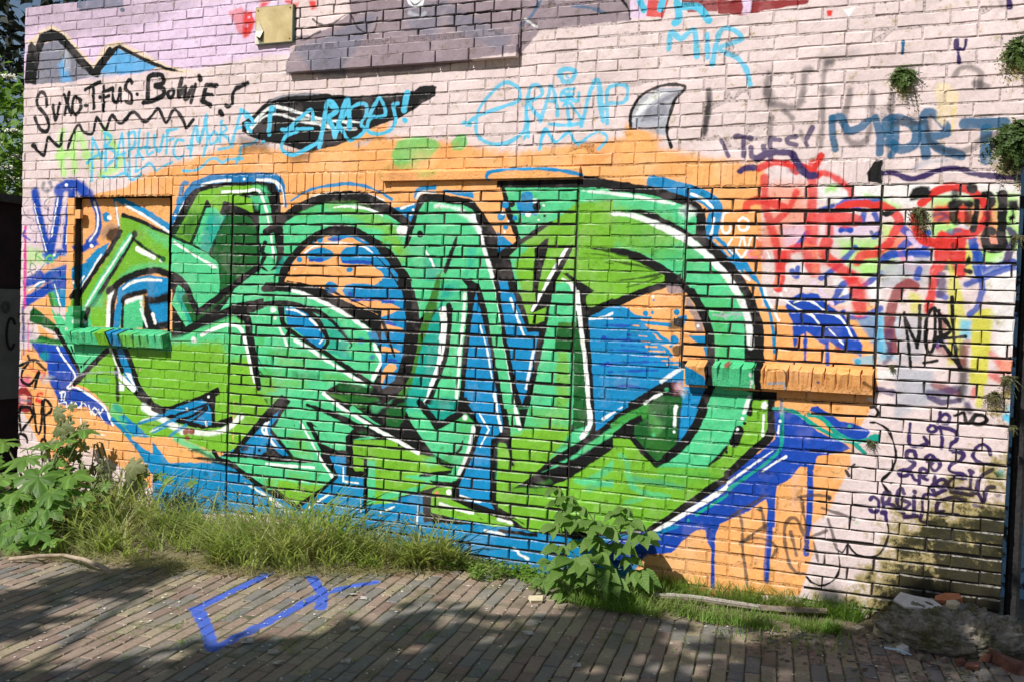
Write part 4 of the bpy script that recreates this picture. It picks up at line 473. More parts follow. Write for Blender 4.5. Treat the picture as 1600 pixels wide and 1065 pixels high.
    L('dblue', 9, '290,70 330,170 335,300 300,380 255,425', 2.6); L('white', 3, '305,90 332,200 322,310 265,415', 1.6); F('blue', '370,190 400,165 430,180 430,240 400,255 375,240', 2.4); B('white', 3.4, '430,215', 1.6); L('blue', 4, '470,60 490,180 505,290', 2); L('white', 3, '480,90 492,200 505,280', 1.6)
    F('blue', '430,420 380,530 180,840 165,640 330,470', 2); F('dblue', '165,460 320,390 345,440 200,510', 5); F('orange', '170,510 280,535 240,555 170,545', 2); F('orange', '170,580 240,580 175,610', 2); B('white', 3, '280,450', 1.6); L('white', 3.4, '360,530 260,690 170,850', 1.8); L('white', 3, '215,705 180,760', 1.4)
    F((120,110,110), '340,330 430,260 500,280 450,340 380,400', 10, .6); F('ink', '400,360 430,310 520,290 520,340 460,420 410,400', 6, .9)
    F('lime', '520,195 600,205 945,365 945,660 800,640 600,690 420,830 380,1100 150,1100 165,880 400,560 515,350', 2); F('mint', '700,290 945,380 945,480 820,420', 14, .6); F('mint', '500,720 620,620 760,590 940,600 940,640 800,650 620,700', 8, .6)
    L('ink', 6, '520,330 470,420 300,670 165,880', 2.4); L('ink', 5, '540,195 680,240 800,300 945,355', 2); L('blue', 8, '470,40 560,90 740,180 960,320', 1.8); L('white', 3.6, '560,110 720,200 925,335', 1.8)
    L('ink', 8, '640,350 560,480 440,680 220,1050', 3); L('mint', 8, '600,370 500,530 330,790 190,1040', 2); L('white', 3, '610,365 500,530 330,790 190,1030', 1.6); L('ink', 4.4, '620,390 700,450 800,520 880,560', 3); L('white', 6, '660,475 730,510 800,548', 2); B('white', 3, '858,572', 1.6); B('dgreen', 4, '872,560', 3)
    F('mint', '280,860 380,840 370,1000 250,1080', 14, .5); F('white', '420,830 480,800 440,960 430,1100 390,1100 410,900', 4); L('ink', 7, '500,790 460,930 448,1100', 2.4)
    F('blue', '500,800 600,725 750,690 960,720 960,860 760,890 740,820 560,880 520,1100 470,1100 490,930', 2); F('blue', '740,720 970,720 970,1110 740,1110', 3); L('ink', 8, '420,830 520,750 640,690 800,655 900,680 960,720', 2.6); L('ink', 6, '540,1080 540,900 620,860 730,830', 3); F('mint', '560,920 700,862 722,1100 525,1100', 3); L('white', 5, '570,915 640,890 700,880', 3); L('white', 3.4, '540,808 620,755 720,732 860,735', 1.8); L('white', 3, '500,930 480,1100', 1.6); F('ink', '715,850 780,880 940,830 950,920 760,935 760,1100 720,1100', 6); F('blue', '780,960 900,940 960,930 960,1100 780,1100', 6); L('white', 4, '690,920 710,1010 740,1100', 2)
    O(90, 480, 5.325); F('mint', '520,-10 700,-10 740,170 520,190', 3); F('blue', '760,0 930,0 930,80 800,120', 6); F('ink', '720,-10 760,-10 830,130 930,110 930,190 700,190', 4); L('white', 4, '790,60 810,130', 2); L('white', 4, '690,20 740,160', 2.4); F('lime', '270,0 400,0 400,170 290,160', 3); F('mint', '180,60 270,100 290,170 100,170 180,110', 3); F('mint', '100,60 180,0 230,0 190,110 120,200 60,170', 2); B('white', 4.4, '222,120', 3); L('ink', 7, '250,20 235,90', 4); L('white', 6, '430,-10 415,165', 3); L('ink', 6, '455,-10 445,180', 2.4); L('blue', 9, '510,-10 480,190', 2); L('ink', 4, '540,-10 535,180', 2.4)
    ON(-.066, (-87.2, -73.4, 14.0, 16.1))
    F('mint', '20,140 1000,140 1000,380 20,380', 1); F('lime', '295,180 410,185 460,330 330,320', 3); F('blue', '400,185 500,190 525,330 430,325', 2); L('ink', 3.4, '400,185 420,260 438,330', 1.6); L('ink', 4, '500,190 520,260 530,335', 1.6); F('lime', '505,215 620,230 700,345 535,335', 12, .8); F('lime', '660,240 740,240 760,350 690,345', 14, .6); L('ink', 2.4, '95,235 105,270', 1.6, .5); L('ink', 1.2, '115,270 125,235 140,265', 1, .5); L('ink', 1.2, '170,240 150,255 175,270', 1, .5); B('ink', 1.6, '215,262', 1.4, .5); B('dbrown', 3, '625,255', 4, .7); L('ink', 3, '790,190 860,205 960,230', 3, .7)
    ON(-.0625, (-19.4, -4.2, 14.2, 16.5)); O(1050, 520, 4.571)
    F('orange', '0,180 1600,180 1600,520 0,520', 1); F('mint', '280,180 590,200 590,400 280,400', 1.6); F('blue', '80,230 110,240 235,310 240,380 80,380', 2); F('ink', '235,180 290,180 285,400 235,400', 1.6); F('ink', '588,200 640,200 632,410 588,405', 1.6); B('brown', 5, '390,225', 3); B('white', 2.6, '562,300', 1.4); L('white', 4, '565,345 560,390', 2.4, .8); L('lgrey', 3.4, '685,360 800,355 805,405', 1.6, .9, sm=False); L('ink', 1.8, '690,262 780,258 815,290 812,380', 1.2, .8); B('mblue', 3, '1042,352', 1.4); L('ink', 4, '1370,355 1450,405', 3, .7)
    for x in range(840, 1440, 83): L((190,120,60), 10, '%d,%d %d,%d' % (x+20, 330+(x-840)//9, x+40, 350+(x-840)//9), 10, .25)
    ON(-.031, (-48.9, -28.8, -2.1, -.9)); O(560, 220, 4.21)
    F('orange', '0,100 1600,100 1600,320 0,320', 1); L('blue', 5, '845,290 850,220 920,195 1050,185 1200,185 1350,200 1460,225', 2); F('leaf', '380,200 520,180 500,230 400,240', 14, .45); F('brown', '220,200 380,200 380,240 200,250', 20, .3)
    ON()
    thin = np.clip((N2+.35*N1-.78)*4, 0, 1)[..., None]*.07           # places where the older pale coat shines through
    IMG[:] += thin*(lin('pale').astype(np.float32)-IMG)
    # sprayed overspray mottling and small flaws everywhere
    IMG[:] *= (.94+.12*N1+.05*(GRAIN-.5))[..., None]
    np.clip(IMG, 0.004, .9, out=IMG)
# ---- helpers --------------------------------------------------------------
random.seed(11); RNG = np.random.default_rng(11)
def mesh_from(name, v, f, mat=None, smooth=False, uv=None):
    me = bpy.data.meshes.new(name); me.from_pydata([tuple(p) for p in v], [], [tuple(q) for q in f])
    if mat: me.materials.append(mat)
    if smooth: me.polygons.foreach_set('use_smooth', [True]*len(me.polygons))
    me.update(); return me
def fast_mesh(name, V, Fq, mat, smooth=False):                  # big arrays of quads
    me = bpy.data.meshes.new(name); V = np.asarray(V, np.float32); Fq = np.asarray(Fq, np.int32); n, k = Fq.shape
    me.vertices.add(len(V)); me.vertices.foreach_set('co', V.ravel())
    me.loops.add(n*k); me.loops.foreach_set('vertex_index', Fq.ravel())
    me.polygons.add(n); me.polygons.foreach_set('loop_start', np.arange(0, n*k, k, dtype=np.int32))
    if mat: me.materials.append(mat)
    me.update(calc_edges=True); me.validate()
    if smooth: me.polygons.foreach_set('use_smooth', [True]*len(me.polygons))
    return me
def link(name, me, parent=None, loc=None, mw=None):
    o = bpy.data.objects.new(name, me); COL.objects.link(o)
    if parent: o.parent = parent
    if mw is not None: o.matrix_local = mw
    elif loc is not None: o.location = loc
    return o
def tag(o, label=None, cat=None, group=None, kind=None):
    for k, v in (('label', label), ('category', cat), ('group', group), ('kind', kind)):
        if v: o[k] = v
    return o
def thing(name, loc, label, cat, group=None):
    return tag(link(name, None, loc=loc), label, cat, group)
class MB:
    def __init__(s): s.v = []; s.f = []
    def add(s, v, f):
        b = len(s.v); s.v += [tuple(p) for p in v]; s.f += [tuple(i+b for i in q) for q in f]; return s
    def box(s, a, b, j=0):
        (x0, y0, z0), (x1, y1, z1) = a, b; r = lambda: random.uniform(-j, j)
        v = [(x+r(), y+r(), z+r()) for z in (z0, z1) for y in (y0, y1) for x in (x0, x1)]
        return s.add(v, [(0, 2, 3, 1), (4, 5, 7, 6), (0, 1, 5, 4), (2, 6, 7, 3), (0, 4, 6, 2), (1, 3, 7, 5)])
    def tube(s, pts, rad, n=6, cap=True):
        pts = [Vector(p) for p in pts]; m = len(pts); base = len(s.v)
        for i, p in enumerate(pts):
            d = (pts[min(i+1, m-1)]-pts[max(i-1, 0)]).normalized(); a = d.orthogonal().normalized()
            if i and abs(a.dot(pa)) < .3: a = (pa-d*pa.dot(d)).normalized()
            elif i: a = (pa-d*pa.dot(d)).normalized()
            pa = a; b = d.cross(a); r = rad[i] if hasattr(rad, '__len__') else rad
            s.v += [tuple(p+(a*math.cos(q)+b*math.sin(q))*r) for q in [k*2*math.pi/n for k in range(n)]]
        for i in range(m-1):
            for k in range(n): s.f.append((base+i*n+k, base+i*n+(k+1) % n, base+(i+1)*n+(k+1) % n, base+(i+1)*n+k))
        if cap: s.f.append(tuple(base+k for k in range(n))[::-1]); s.f.append(tuple(base+(m-1)*n+k for k in range(n)))
        return s
    def mesh(s, name, mat, smooth=False): return mesh_from(name, s.v, s.f, mat, smooth)
    def build(s, name, mat, parent=None, smooth=False, off=None):
        if off is not None: s.v = [(x-off[0], y-off[1], z-off[2]) for x, y, z in s.v]
        return link(name, s.mesh(name, mat, smooth), parent)
def WX(X): return X*ROW
def WZ(r): return (GROUND_ROW-r)*ROW
def srgb(c): return tuple(((x/255)/12.92 if x/255 <= .04045 else ((x/255+.055)/1.055)**2.4) for x in c)
# ---- materials ------------------------------------------------------------
INTERP = ['LINEAR']
class NT:
    def __init__(s, name, rough=.8, spec=.3):
        s.m = bpy.data.materials.new(name); s.m.use_nodes = True; s.t = s.m.node_tree; s.n = s.t.nodes; s.b = s.n['Principled BSDF']
        s.b.inputs['Roughness'].default_value = rough; s.b.inputs['Specular IOR Level'].default_value = spec
    def new(s, typ, **k):
        n = s.n.new(typ)
        for a, b in k.items(): setattr(n, a, b)
        return n
    def to(s, a, b): s.t.links.new(a, b)
    def pos(s): 
        if not hasattr(s, '_g'): s._g = s.new('ShaderNodeNewGeometry')
        return s._g.outputs['Position']
    def noise(s, scale, detail=3, rough=.55, vec=None):
        n = s.new('ShaderNodeTexNoise'); n.inputs['Scale'].default_value = scale; n.inputs['Detail'].default_value = detail; n.inputs['Roughness'].default_value = rough
        s.to(vec or s.pos(), n.inputs['Vector']); return n.outputs['Fac']
    def ramp(s, fac, stops):
        r = s.new('ShaderNodeValToRGB'); s.to(fac, r.inputs[0]); e = r.color_ramp.elements; r.color_ramp.interpolation = INTERP[0]
        while len(e) < len(stops): e.new(.5)
        for q, (p, c) in zip(e, stops): q.position = p; q.color = (*c, 1) if hasattr(c, '__len__') else (c, c, c, 1)
        return r.outputs[0]
    def math(s, op, a, b=None, clamp=False):
        n = s.new('ShaderNodeMath', operation=op, use_clamp=clamp)
        for i, q in enumerate((a, b)):
            if q is None: continue
            if isinstance(q, (int, float)): n.inputs[i].default_value = q
            else: s.to(q, n.inputs[i])
        return n.outputs[0]
    def mix(s, fac, a, b, mode='MIX'):
        n = s.new('ShaderNodeMix', data_type='RGBA', blend_type=mode)
        for i, q in ((0, fac), (6, a), (7, b)):
            if isinstance(q, (int, float)): n.inputs[i].default_value = q
            elif hasattr(q, 'is_output'): s.to(q, n.inputs[i])
            else: n.inputs[i].default_value = (*q, 1)
        return n.outputs[2]
    def bump(s, h, strength=.5, dist=.002):
        n = s.new('ShaderNodeBump'); n.inputs['Strength'].default_value = strength; n.inputs['Distance'].default_value = dist
        s.to(h, n.inputs['Height'])
        if hasattr(s, '_bn'): s.to(s._bn, n.inputs['Normal'])
        s._bn = n.outputs[0]; s.to(s._bn, s.b.inputs['Normal'])
    def col(s, c):
        if hasattr(c, 'is_output'): s.to(c, s.b.inputs['Base Color'])
        else: s.b.inputs['Base Color'].default_value = (*c, 1)
        return s.m
paint_wall()
wall_img = bpy.data.images.new('wall_paint', TW, TH, alpha=True, float_buffer=True, is_data=True)
buf = np.ones((TH, TW, 4), np.float32); buf[..., :3] = IMG[::-1]; buf[..., 3] = 1
wall_img.pixels.foreach_set(buf.ravel()); wall_img.update(); wall_img.pack()
gr_img = bpy.data.images.new('wall_grime', TW//4, TH//4, float_buffer=True, is_data=True)
gb = np.ones((TH//4, TW//4, 4), np.float32); gb[..., :3] = GR[:TH//4*4:4, :TW//4*4:4][::-1][..., None]
gr_img.pixels.foreach_set(gb.ravel()); gr_img.update(); gr_img.pack()
del buf, gb
def wall_uv(t):
    sep = t.new('ShaderNodeSeparateXYZ'); t.to(t.pos(), sep.inputs[0])
    u = t.math('MULTIPLY_ADD', sep.outputs[0], 1/(ROW*(X1-X0))); u.node.inputs[2].default_value = -X0/(X1-X0)
    # row = GROUND_ROW - z/ROW ; v = 1-(row-R0)/(R1-R0)
    v = t.math('MULTIPLY_ADD', sep.outputs[2], 1/(ROW*(R1-R0))); v.node.inputs[2].default_value = 1-(GROUND_ROW-R0)/(R1-R0)
    c = t.new('ShaderNodeCombineXYZ'); t.to(u, c.inputs[0]); t.to(v, c.inputs[1]); return c.outputs[0], sep
def painted(name, gain=1.0, rough=.55, bump=1.0, mortar=False, arris=0.0):
    t = NT(name, rough, .2); uv, sep = wall_uv(t)
    im = t.new('ShaderNodeTexImage', image=wall_img, extension='EXTEND'); t.to(uv, im.inputs[0])
    gm = t.new('ShaderNodeTexImage', image=gr_img, extension='EXTEND'); t.to(uv, gm.inputs[0])
    c = im.outputs[0]
    oi = t.new('ShaderNodeObjectInfo')
    fine, mid, big = t.noise(420, 2), t.noise(70, 4, .65), t.noise(9, 3)
    c = t.mix(1.0, c, t.ramp(mid, [(.25, (.86,)*3), (.75, (1.06,)*3)]), 'MULTIPLY')
    c = t.mix(1.0, c, t.ramp(t.noise(3.1, 4, .6), [(.3, (.9, .89, .87)), (.7, (1.05,)*3)]), 'MULTIPLY')
    # flakes where the spray layers have come off and grey-pink masonry shows
    fl = t.ramp(t.noise(38, 6, .7), [(.715, 0.0), (.735, 1.0)])
    c = t.mix(t.math('MULTIPLY', fl, .75), c, t.mix(big, (.35, .29, .27), (.5, .45, .43)))
    # splash dirt close to the ground
    zz = t.math('MULTIPLY_ADD', sep.outputs[2], -3.2); zz.node.inputs[2].default_value = .62
    d = t.math('ADD', t.math('MULTIPLY', zz, 1.0, True), t.math('MULTIPLY_ADD', t.noise(24, 7, .7), 1.2)); d.node.inputs[1].links[0].from_node.inputs[2].default_value = -.62
    c = t.mix(t.math('MULTIPLY', t.ramp(d, [(.3, 0.0), (.6, 1.0)]), .55), c, (.10, .085, .06))
    # moss and dirt
    g = t.math('ADD', gm.outputs[0], t.math('MULTIPLY_ADD', t.noise(17, 8, .72), 1.7)); g.node.inputs[1].links[0].from_node.inputs[2].default_value = -.85
    g2 = t.math('ADD', t.math('MULTIPLY', gm.outputs[0], 1.25), t.math('MULTIPLY_ADD', t.noise(34, 8, .75), 2.6)); g2.node.inputs[1].links[0].from_node.inputs[2].default_value = -1.55
    ms = t.mix(t.noise(21, 5), (.016, .017, .006), (.05, .054, .012))
    dk = t.math('MULTIPLY_ADD', sep.outputs[2], 2.0); dk.node.inputs[2].default_value = -.2
    ms = t.mix(t.math('ADD', dk, t.math('MULTIPLY_ADD', t.noise(12, 6, .7), .9), True), (.017, .016, .007), ms)
    ms.node.inputs[0].links[0].from_node.inputs[1].links[0].from_node.inputs[2].default_value = -.78
    c = t.mix(t.ramp(g, [(.10, 0.0), (.36, 1.0)]), c, t.mix(1.0, c, (.50, .49, .22), 'MULTIPLY'))
    c = t.mix(t.math('MULTIPLY', t.ramp(g, [(.40, 0.0), (.56, 1.0)]), .93), c, ms)
    c = t.mix(t.ramp(g2, [(.60, 0.0), (.70, 1.0)]), c, (.030, .027, .015))
    if arris:                                                    # pale upper arrises: older coat missed by spray, plus their sunlit highlight put into colour
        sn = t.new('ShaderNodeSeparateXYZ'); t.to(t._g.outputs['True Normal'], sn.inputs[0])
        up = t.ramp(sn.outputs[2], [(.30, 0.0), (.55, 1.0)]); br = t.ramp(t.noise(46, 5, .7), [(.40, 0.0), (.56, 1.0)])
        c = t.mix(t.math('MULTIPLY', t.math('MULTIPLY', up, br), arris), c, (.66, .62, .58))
    if mortar: c = t.mix(1.0, c, t.ramp(t.noise(90, 4), [(.31, (gain*.28,)*3), (.50, (gain*.97,)*3)]), 'MULTIPLY')
    else: c = t.mix(1.0, c, (gain,)*3, 'MULTIPLY')
    t.bump(big, .25*bump, .006); t.bump(mid, .5*bump, .0035); t.bump(fine, .35*bump, .0012)
    t.to(t.ramp(mid, [(.3, rough-.12), (.7, rough+.16)]), t.b.inputs['Roughness'])
    return t.col(c)
WALL_GAIN = .93
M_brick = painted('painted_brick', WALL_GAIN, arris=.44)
M_edge = painted('painted_sill', WALL_GAIN, .55, 1.5)
M_joint = painted('painted_mortar', .75, .8, 1.4, True)
M_render = painted('painted_render', WALL_GAIN, .6, 3.2)
def plain(name, a, b, scale=40, rough=.85, bump=.4, spec=.25, detail=5, dist=.003):
    t = NT(name, rough, spec); n = t.noise(scale, detail, .6)
    t.bump(n, bump, dist); return t.col(t.mix(t.ramp(n, [(.3, 0.0), (.7, 1.0)]), a, b))
M_dark = plain('raked_mortar', (.014, .012, .011), (.05, .043, .038), 120)
def leafy(name, a, b, rough=.5, trans=.35, scale=30, vein=None):
    t = NT(name, rough, .35); oi = t.new('ShaderNodeObjectInfo'); n = t.noise(scale, 4)
    m = t.math('ADD', t.math('MULTIPLY', n, .7), t.math('MULTIPLY', oi.outputs['Random'], .45))
    c = t.mix(t.ramp(m, [(.25, 0.0), (.85, 1.0)]), a, b)
    if vein:
        tc = t.new('ShaderNodeTexCoord'); sp = t.new('ShaderNodeSeparateXYZ'); t.to(tc.outputs['Object'], sp.inputs[0]); ay = t.math('ABSOLUTE', sp.outputs[1])
        if vein == 'palm': q = t.math('ABSOLUTE', t.math('SINE', t.math('MULTIPLY', t.math('ARCTAN2', sp.outputs[1], sp.outputs[0]), 2.45)))
        else:
            q = t.math('ABSOLUTE', t.math('SINE', t.math('MULTIPLY', t.math('SUBTRACT', sp.outputs[0], t.math('MULTIPLY', ay, .8)), 190)))
            q = t.math('MINIMUM', q, t.math('MULTIPLY', ay, 260))
        vv = t.ramp(q, [(.05, 1.0), (.32, 0.0)]); c = t.mix(t.math('MULTIPLY', vv, .45), c, tuple(min(1, x*1.9) for x in b)); t.bump(q, .5, .004)
        sc = t.noise(7, 5, .7); c = t.mix(t.ramp(sc, [(.68, 0.0), (.74, .7)]), c, (.20, .15, .06))
    t.col(c); t.bump(t.noise(scale*5, 2), .25, .002)
    tr = t.new('ShaderNodeBsdfTranslucent'); t.to(t.mix(1.0, c, (1.5, 1.6, .7), 'MULTIPLY'), tr.inputs[0])
    mx = t.new('ShaderNodeMixShader'); mx.inputs[0].default_value = trans
    t.to(t.b.outputs[0], mx.inputs[1]); t.to(tr.outputs[0], mx.inputs[2]); t.to(mx.outputs[0], t.n['Material Output'].inputs[0]); return t.m
# ---- brick meshes ---------------------------------------------------------
def brick_mesh(name, L_, H, D, bev, jit, mat, seed):             # front face towards -y, uneven arrises
    r = random.Random(seed); a, b = L_/2, H/2
    ring = [(-a, -b), (-a/3, -b), (a/3, -b), (a, -b), (a, b), (a/3, b), (-a/3, b), (-a, b)]
    J = lambda k=1.0: r.uniform(-jit, jit)*k
    r1 = [(x+J(), bev+J(.3), z+J()) for x, z in ring]
    r2 = [(x-math.copysign(bev, x) if abs(x) == a else x, J(.5), z-math.copysign(bev, z)) for x, z in ring]
    r2 = [(x+J(.6), y, z+J(.6)) for x, y, z in r2]; r0 = [(x, D, z) for x, z in ring]
    v = r0+r1+r2; n = 8; f = []
    for s in (0, 1):
        for k in range(n): f.append((s*n+k, s*n+(k+1) % n, (s+1)*n+(k+1) % n, (s+1)*n+k))
    f += [(16, 17, 22, 23), (17, 18, 21, 22), (18, 19, 20, 21)]
    return mesh_from(name, v, f, mat)
SL, SH = STR*ROW-.006, ROW-.006
def variants(n, L_, H, D, bev, jit, mat, nm='brick'): return [brick_mesh(nm, L_, H, D, bev, jit, mat, 100+i*7+int(L_*1e4)) for i in range(n)]
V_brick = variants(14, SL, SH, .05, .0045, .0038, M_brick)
wall = thing('brick_wall', (0, 0, 0), 'long brick wall covered in a large green graffiti mural and spray tags', 'wall')
SPEC = []                                                        # every brick of the wall: x, z, length, height, y
def course(Xa, Xb, r, gap, phase, pitch=STR, y=0.0, yj=.0026, hgap=None, halves=.0):
    hg = gap if hgap is None else hgap
    k = math.floor((Xa-phase)/pitch); cuts = []; x = phase+k*pitch
    while x < Xb+pitch:
        cuts.append(x+random.uniform(-.12, .12))
        if random.random() < halves: cuts.append(x+pitch/2+random.uniform(-.2, .2))
        x += pitch
    cuts = [Xa]+[c for c in cuts if Xa+.35 < c < Xb-.35]+[Xb]
    wob = .0022*math.sin(r*1.7)+random.uniform(-.001, .001)
    for a, b in zip(cuts[:-1], cuts[1:]):
        SPEC.append([WX((a+b)/2), WZ(r+.5)+wob+random.uniform(-.0012, .0012), (b-a)*ROW-gap+random.uniform(-.002, .001), ROW-hg+random.uniform(-.0024, .0012), y+random.uniform(-yj, yj)])
def field(Xa, Xb, ra, rb, gap, phase, halves=0.0, yj=.0026, hgap=None, y=0.0):
    for r in range(ra, rb):
        course(Xa, Xb, r, gap, phase+(STR/2 if r % 2 else 0), y=y, yj=yj, hgap=hgap, halves=halves)
T, Dp = .0039, .0095
LX, RX = -94.8, 5.27
field(LX, -59.45, -21, -2, T, -88.9, .1); field(-59.45, -35.15, -14, -2, T, -45.8, .12, .0026); field(-35.15, RX, -21, -2, T+.0012, -28.0, .22, .0036)
field(-59.45, -35.15, -21, -14, .0062, -47.2, .3, .003)
# head courses
field(LX, -86.7, -2, 0, T, -88.9); field(-73.6, -66.1, -2, 0, T, -88.9); field(-48.6, -19.8, -2, 0, T, -31.0, .15); field(-4.4, RX, -2, 0, Dp, -28.0, .1)
def soldiers(Xa, Xb, ra, rb, y=0.0, n=None):
    n = n or round((Xb-Xa)/.96); p = (Xb-Xa)/n
    for i in range(n): SPEC.append([WX(Xa+(i+.5)*p), WZ((ra+rb)/2), p*ROW-.0042, (rb-ra)*ROW-.004, y+random.uniform(-.0015, .0015)])
soldiers(-86.7, -73.6, -2, 0); soldiers(-66.1, -48.6, -2, 0); soldiers(-19.8, -4.4, -2, 0)
# below the heads
field(LX, -86.95, 0, 15, T, -88.9); field(-73.65, -66.02, 0, 15, T, -70.2, .1); field(LX, -66.02, 15, 34, T, -88.9, .08)
field(-65.9, -29.3, 0, 34, Dp, -45.88, .02, .002); field(-29.15, -19.75, 0, 15, T+.001, -28.0, .1); field(-29.15, -4.35, 15, 17, T+.0015, -28.0, .12, .0026); field(-29.15, RX, 17, 26, T+.0012, -28.0, .12, .003, .0058); field(-29.15, RX, 26, 34, .0062, -28.0, .08, .0034, .0088)
field(-19.6, -4.4, 0, 14, .0105, -17.58, .0, .003)
for k in range(5): SPEC.append([WX(-19.6+15.2*(k+.5)/5), WZ(14.22), 15.2/5*ROW-.010, .30*ROW, 0])
field(-4.34, RX, 0, 17, .0062, -2.6, .12, .0042, .0070)
for x0 in (LX,):                                                 # footing course just under the ground line
    course(LX, RX, 34, .006, -88.9)
cam_v = np.array(CAM); S_ = np.array(SPEC)
P_ = np.stack([S_[:, 0], S_[:, 4], S_[:, 1]], 1); dv = P_-cam_v; d2 = (dv**2).sum(1)
px = 800+FPX*(dv@RT)/(dv@FW); py = 532.5-FPX*(dv@UP)/(dv@FW)
seen = (px > -20) & (px < 1620) & (py > -20) & (py < 1085)
area = S_[:, 2]*S_[:, 3]*np.abs(dv[:, 1])/d2**1.5*seen
hid = ((px > 840) & (px < 1020) & (py > 760) & (py < 940)) | ((px > 60) & (px < 720) & (py > 800))
area[hid] *= .2
order = np.argsort(-area); big = set(order[:298].tolist())
rest = MB(); gap_cache = {}
for i, (x, z, l, h, y) in enumerate(SPEC):
    me = V_brick[random.randrange(14)]
    sx, sz = l/SL, h/SH; fl = random.choice((1, -1))
    mw = Matrix.Translation((x, y, z)) @ Matrix.Rotation(random.uniform(-.02, .016), 4, 'X') @ Matrix.Rotation(random.uniform(-.006, .006), 4, 'Z') @ Matrix.Rotation(random.uniform(-.004, .004), 4, 'Y')
    if i in big:
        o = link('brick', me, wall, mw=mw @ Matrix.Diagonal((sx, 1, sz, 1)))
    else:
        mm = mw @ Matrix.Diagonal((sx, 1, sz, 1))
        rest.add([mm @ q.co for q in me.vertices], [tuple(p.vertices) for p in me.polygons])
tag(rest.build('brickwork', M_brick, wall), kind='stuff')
# mortar beds and the core of the wall
core = MB()
def slab(mb, Xa, Xb, ra, rb, y0, y1): mb.box((WX(Xa), y0, WZ(rb)), (WX(Xb), y1, WZ(ra)))
TOPR, BOT = -21.0, 35.2
slab(core, LX+.1, -86.95, TOPR, BOT, .0125, .22); slab(core, -86.95, -73.65, TOPR, -.02, .0125, .22); slab(core, -86.95, -73.65, 14.45, BOT, .0125, .22); slab(core, -73.65, RX-.1, TOPR, BOT, .0125, .22)
core.build('mortar', M_dark, wall)
beds = MB()
for a in ((LX+.05, -59.5, TOPR, -.01), (-59.5, -35.1, -14, -.01), (-35.1, RX-.08, TOPR, -.01), (LX+.05, -87.0, 0, 15), (-73.55, -66.1, 0, 15), (LX+.05, -66.1, 15, 34.9), (-29.2, -19.7, 0, 15), (-29.2, -4.4, 15, 17), (-29.2, -9, 17, 34.9)):
    slab(beds, *a, .0042, .0122)
beds.build('painted_pointing', M_joint, wall)
# recessed rendered panel of the first bricked-up window, with reveals
def lumpy(name, Xa, Xb, ra, rb, y, mat, parent, nx=40, nz=44, amp=.004, skew=0):
    v = []; f = []
    for j in range(nz+1):
        for i in range(nx+1):
            v.append((WX(Xa+(Xb-Xa)*i/nx), y+random.uniform(-amp, amp)*.5+amp*math.sin(i*.5+j*.31)*.5, WZ(rb+(ra-rb)*j/nz)))
    for j in range(nz):
        for i in range(nx): a = j*(nx+1)+i; f.append((a, a+1, a+nx+2, a+nx+1))
    return link(name, mesh_from(name, v, f, mat, True), parent)
slab(core2 := MB(), -86.9, -73.66, 0, 14.5, .085, .22); core2.build('niche_back', M_dark, wall)
lumpy('render_panel', -86.9, -74.75, .12, 14.5, .058, M_render, wall)
jm = MB(); 
for r in range(0, 14):
    if random.random() < .9: jm.box((WX(-73.64), .045, WZ(r+.95)), (WX(-73.3), .075, WZ(r+.06)), .002)
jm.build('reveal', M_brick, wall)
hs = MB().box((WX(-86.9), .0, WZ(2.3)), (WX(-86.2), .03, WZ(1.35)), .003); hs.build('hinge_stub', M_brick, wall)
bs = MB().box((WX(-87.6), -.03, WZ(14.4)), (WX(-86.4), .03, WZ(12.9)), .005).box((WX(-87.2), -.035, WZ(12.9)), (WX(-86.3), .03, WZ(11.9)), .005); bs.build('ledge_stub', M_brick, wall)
# brick-on-edge sills: each brick a piece of its sill
def sill(Xa, Xb, ra, rb, p, seed):
    s = link('window_sill', MB().box((WX(Xa)+.004, -p+.008, WZ(rb)+.004), (WX(Xb)-.004, .03, WZ(ra)-.005)).mesh('window_sill', M_joint), wall)
    n = round((Xb-Xa)/.93); w = (Xb-Xa)/n
    for i in range(n):
        me = brick_mesh('brick', w*ROW-.0045, (rb-ra)*ROW, p+.03, .0055, .0058, M_edge, seed+i)
        mw = Matrix.Translation((WX(Xa+(i+.5)*w), -p+random.uniform(-.006, .005), WZ((ra+rb)/2)+random.uniform(-.003, .003))) @ Matrix.Rotation(math.radians(15)+random.uniform(-.04, .04), 4, 'X') @ Matrix.Rotation(random.uniform(-.02, .02), 4, 'Z')
        link('brick', me, s, mw=mw)
sill(-86.95, -73.6, 14.5, 15.85, .066, 300); sill(-19.05, -4.35, 14.6, 16.28, .0625, 400)
# stepped ledge below the upper window
led = link('ledge', MB().box((WX(-59.4), -.012, WZ(-12.0)), (WX(-35.1), .03, WZ(-14.3))).mesh('ledge', M_joint), wall)
def ledge_row(Xa, Xb, ra, rb, p, pitch, gap, off):
    x = Xa
    first = True
    while x < Xb-.05:
        w = min(pitch*(off if first else 1), Xb-x); first = False
        if Xb-x-w < .5: w = Xb-x
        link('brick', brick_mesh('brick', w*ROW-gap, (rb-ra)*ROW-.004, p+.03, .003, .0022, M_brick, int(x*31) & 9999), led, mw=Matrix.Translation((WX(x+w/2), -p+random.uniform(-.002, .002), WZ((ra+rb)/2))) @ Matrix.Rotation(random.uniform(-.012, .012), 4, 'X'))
        x += w
ledge_row(-59.45, -35.15, -12.72, -11.62, .045, 3.35, .007, .85); ledge_row(-59.3, -35.15, -13.72, -12.74, .024, 4.4, .006, .5); ledge_row(-59.2, -35.15, -14.42, -13.76, .011, 1.9, .006, .8)
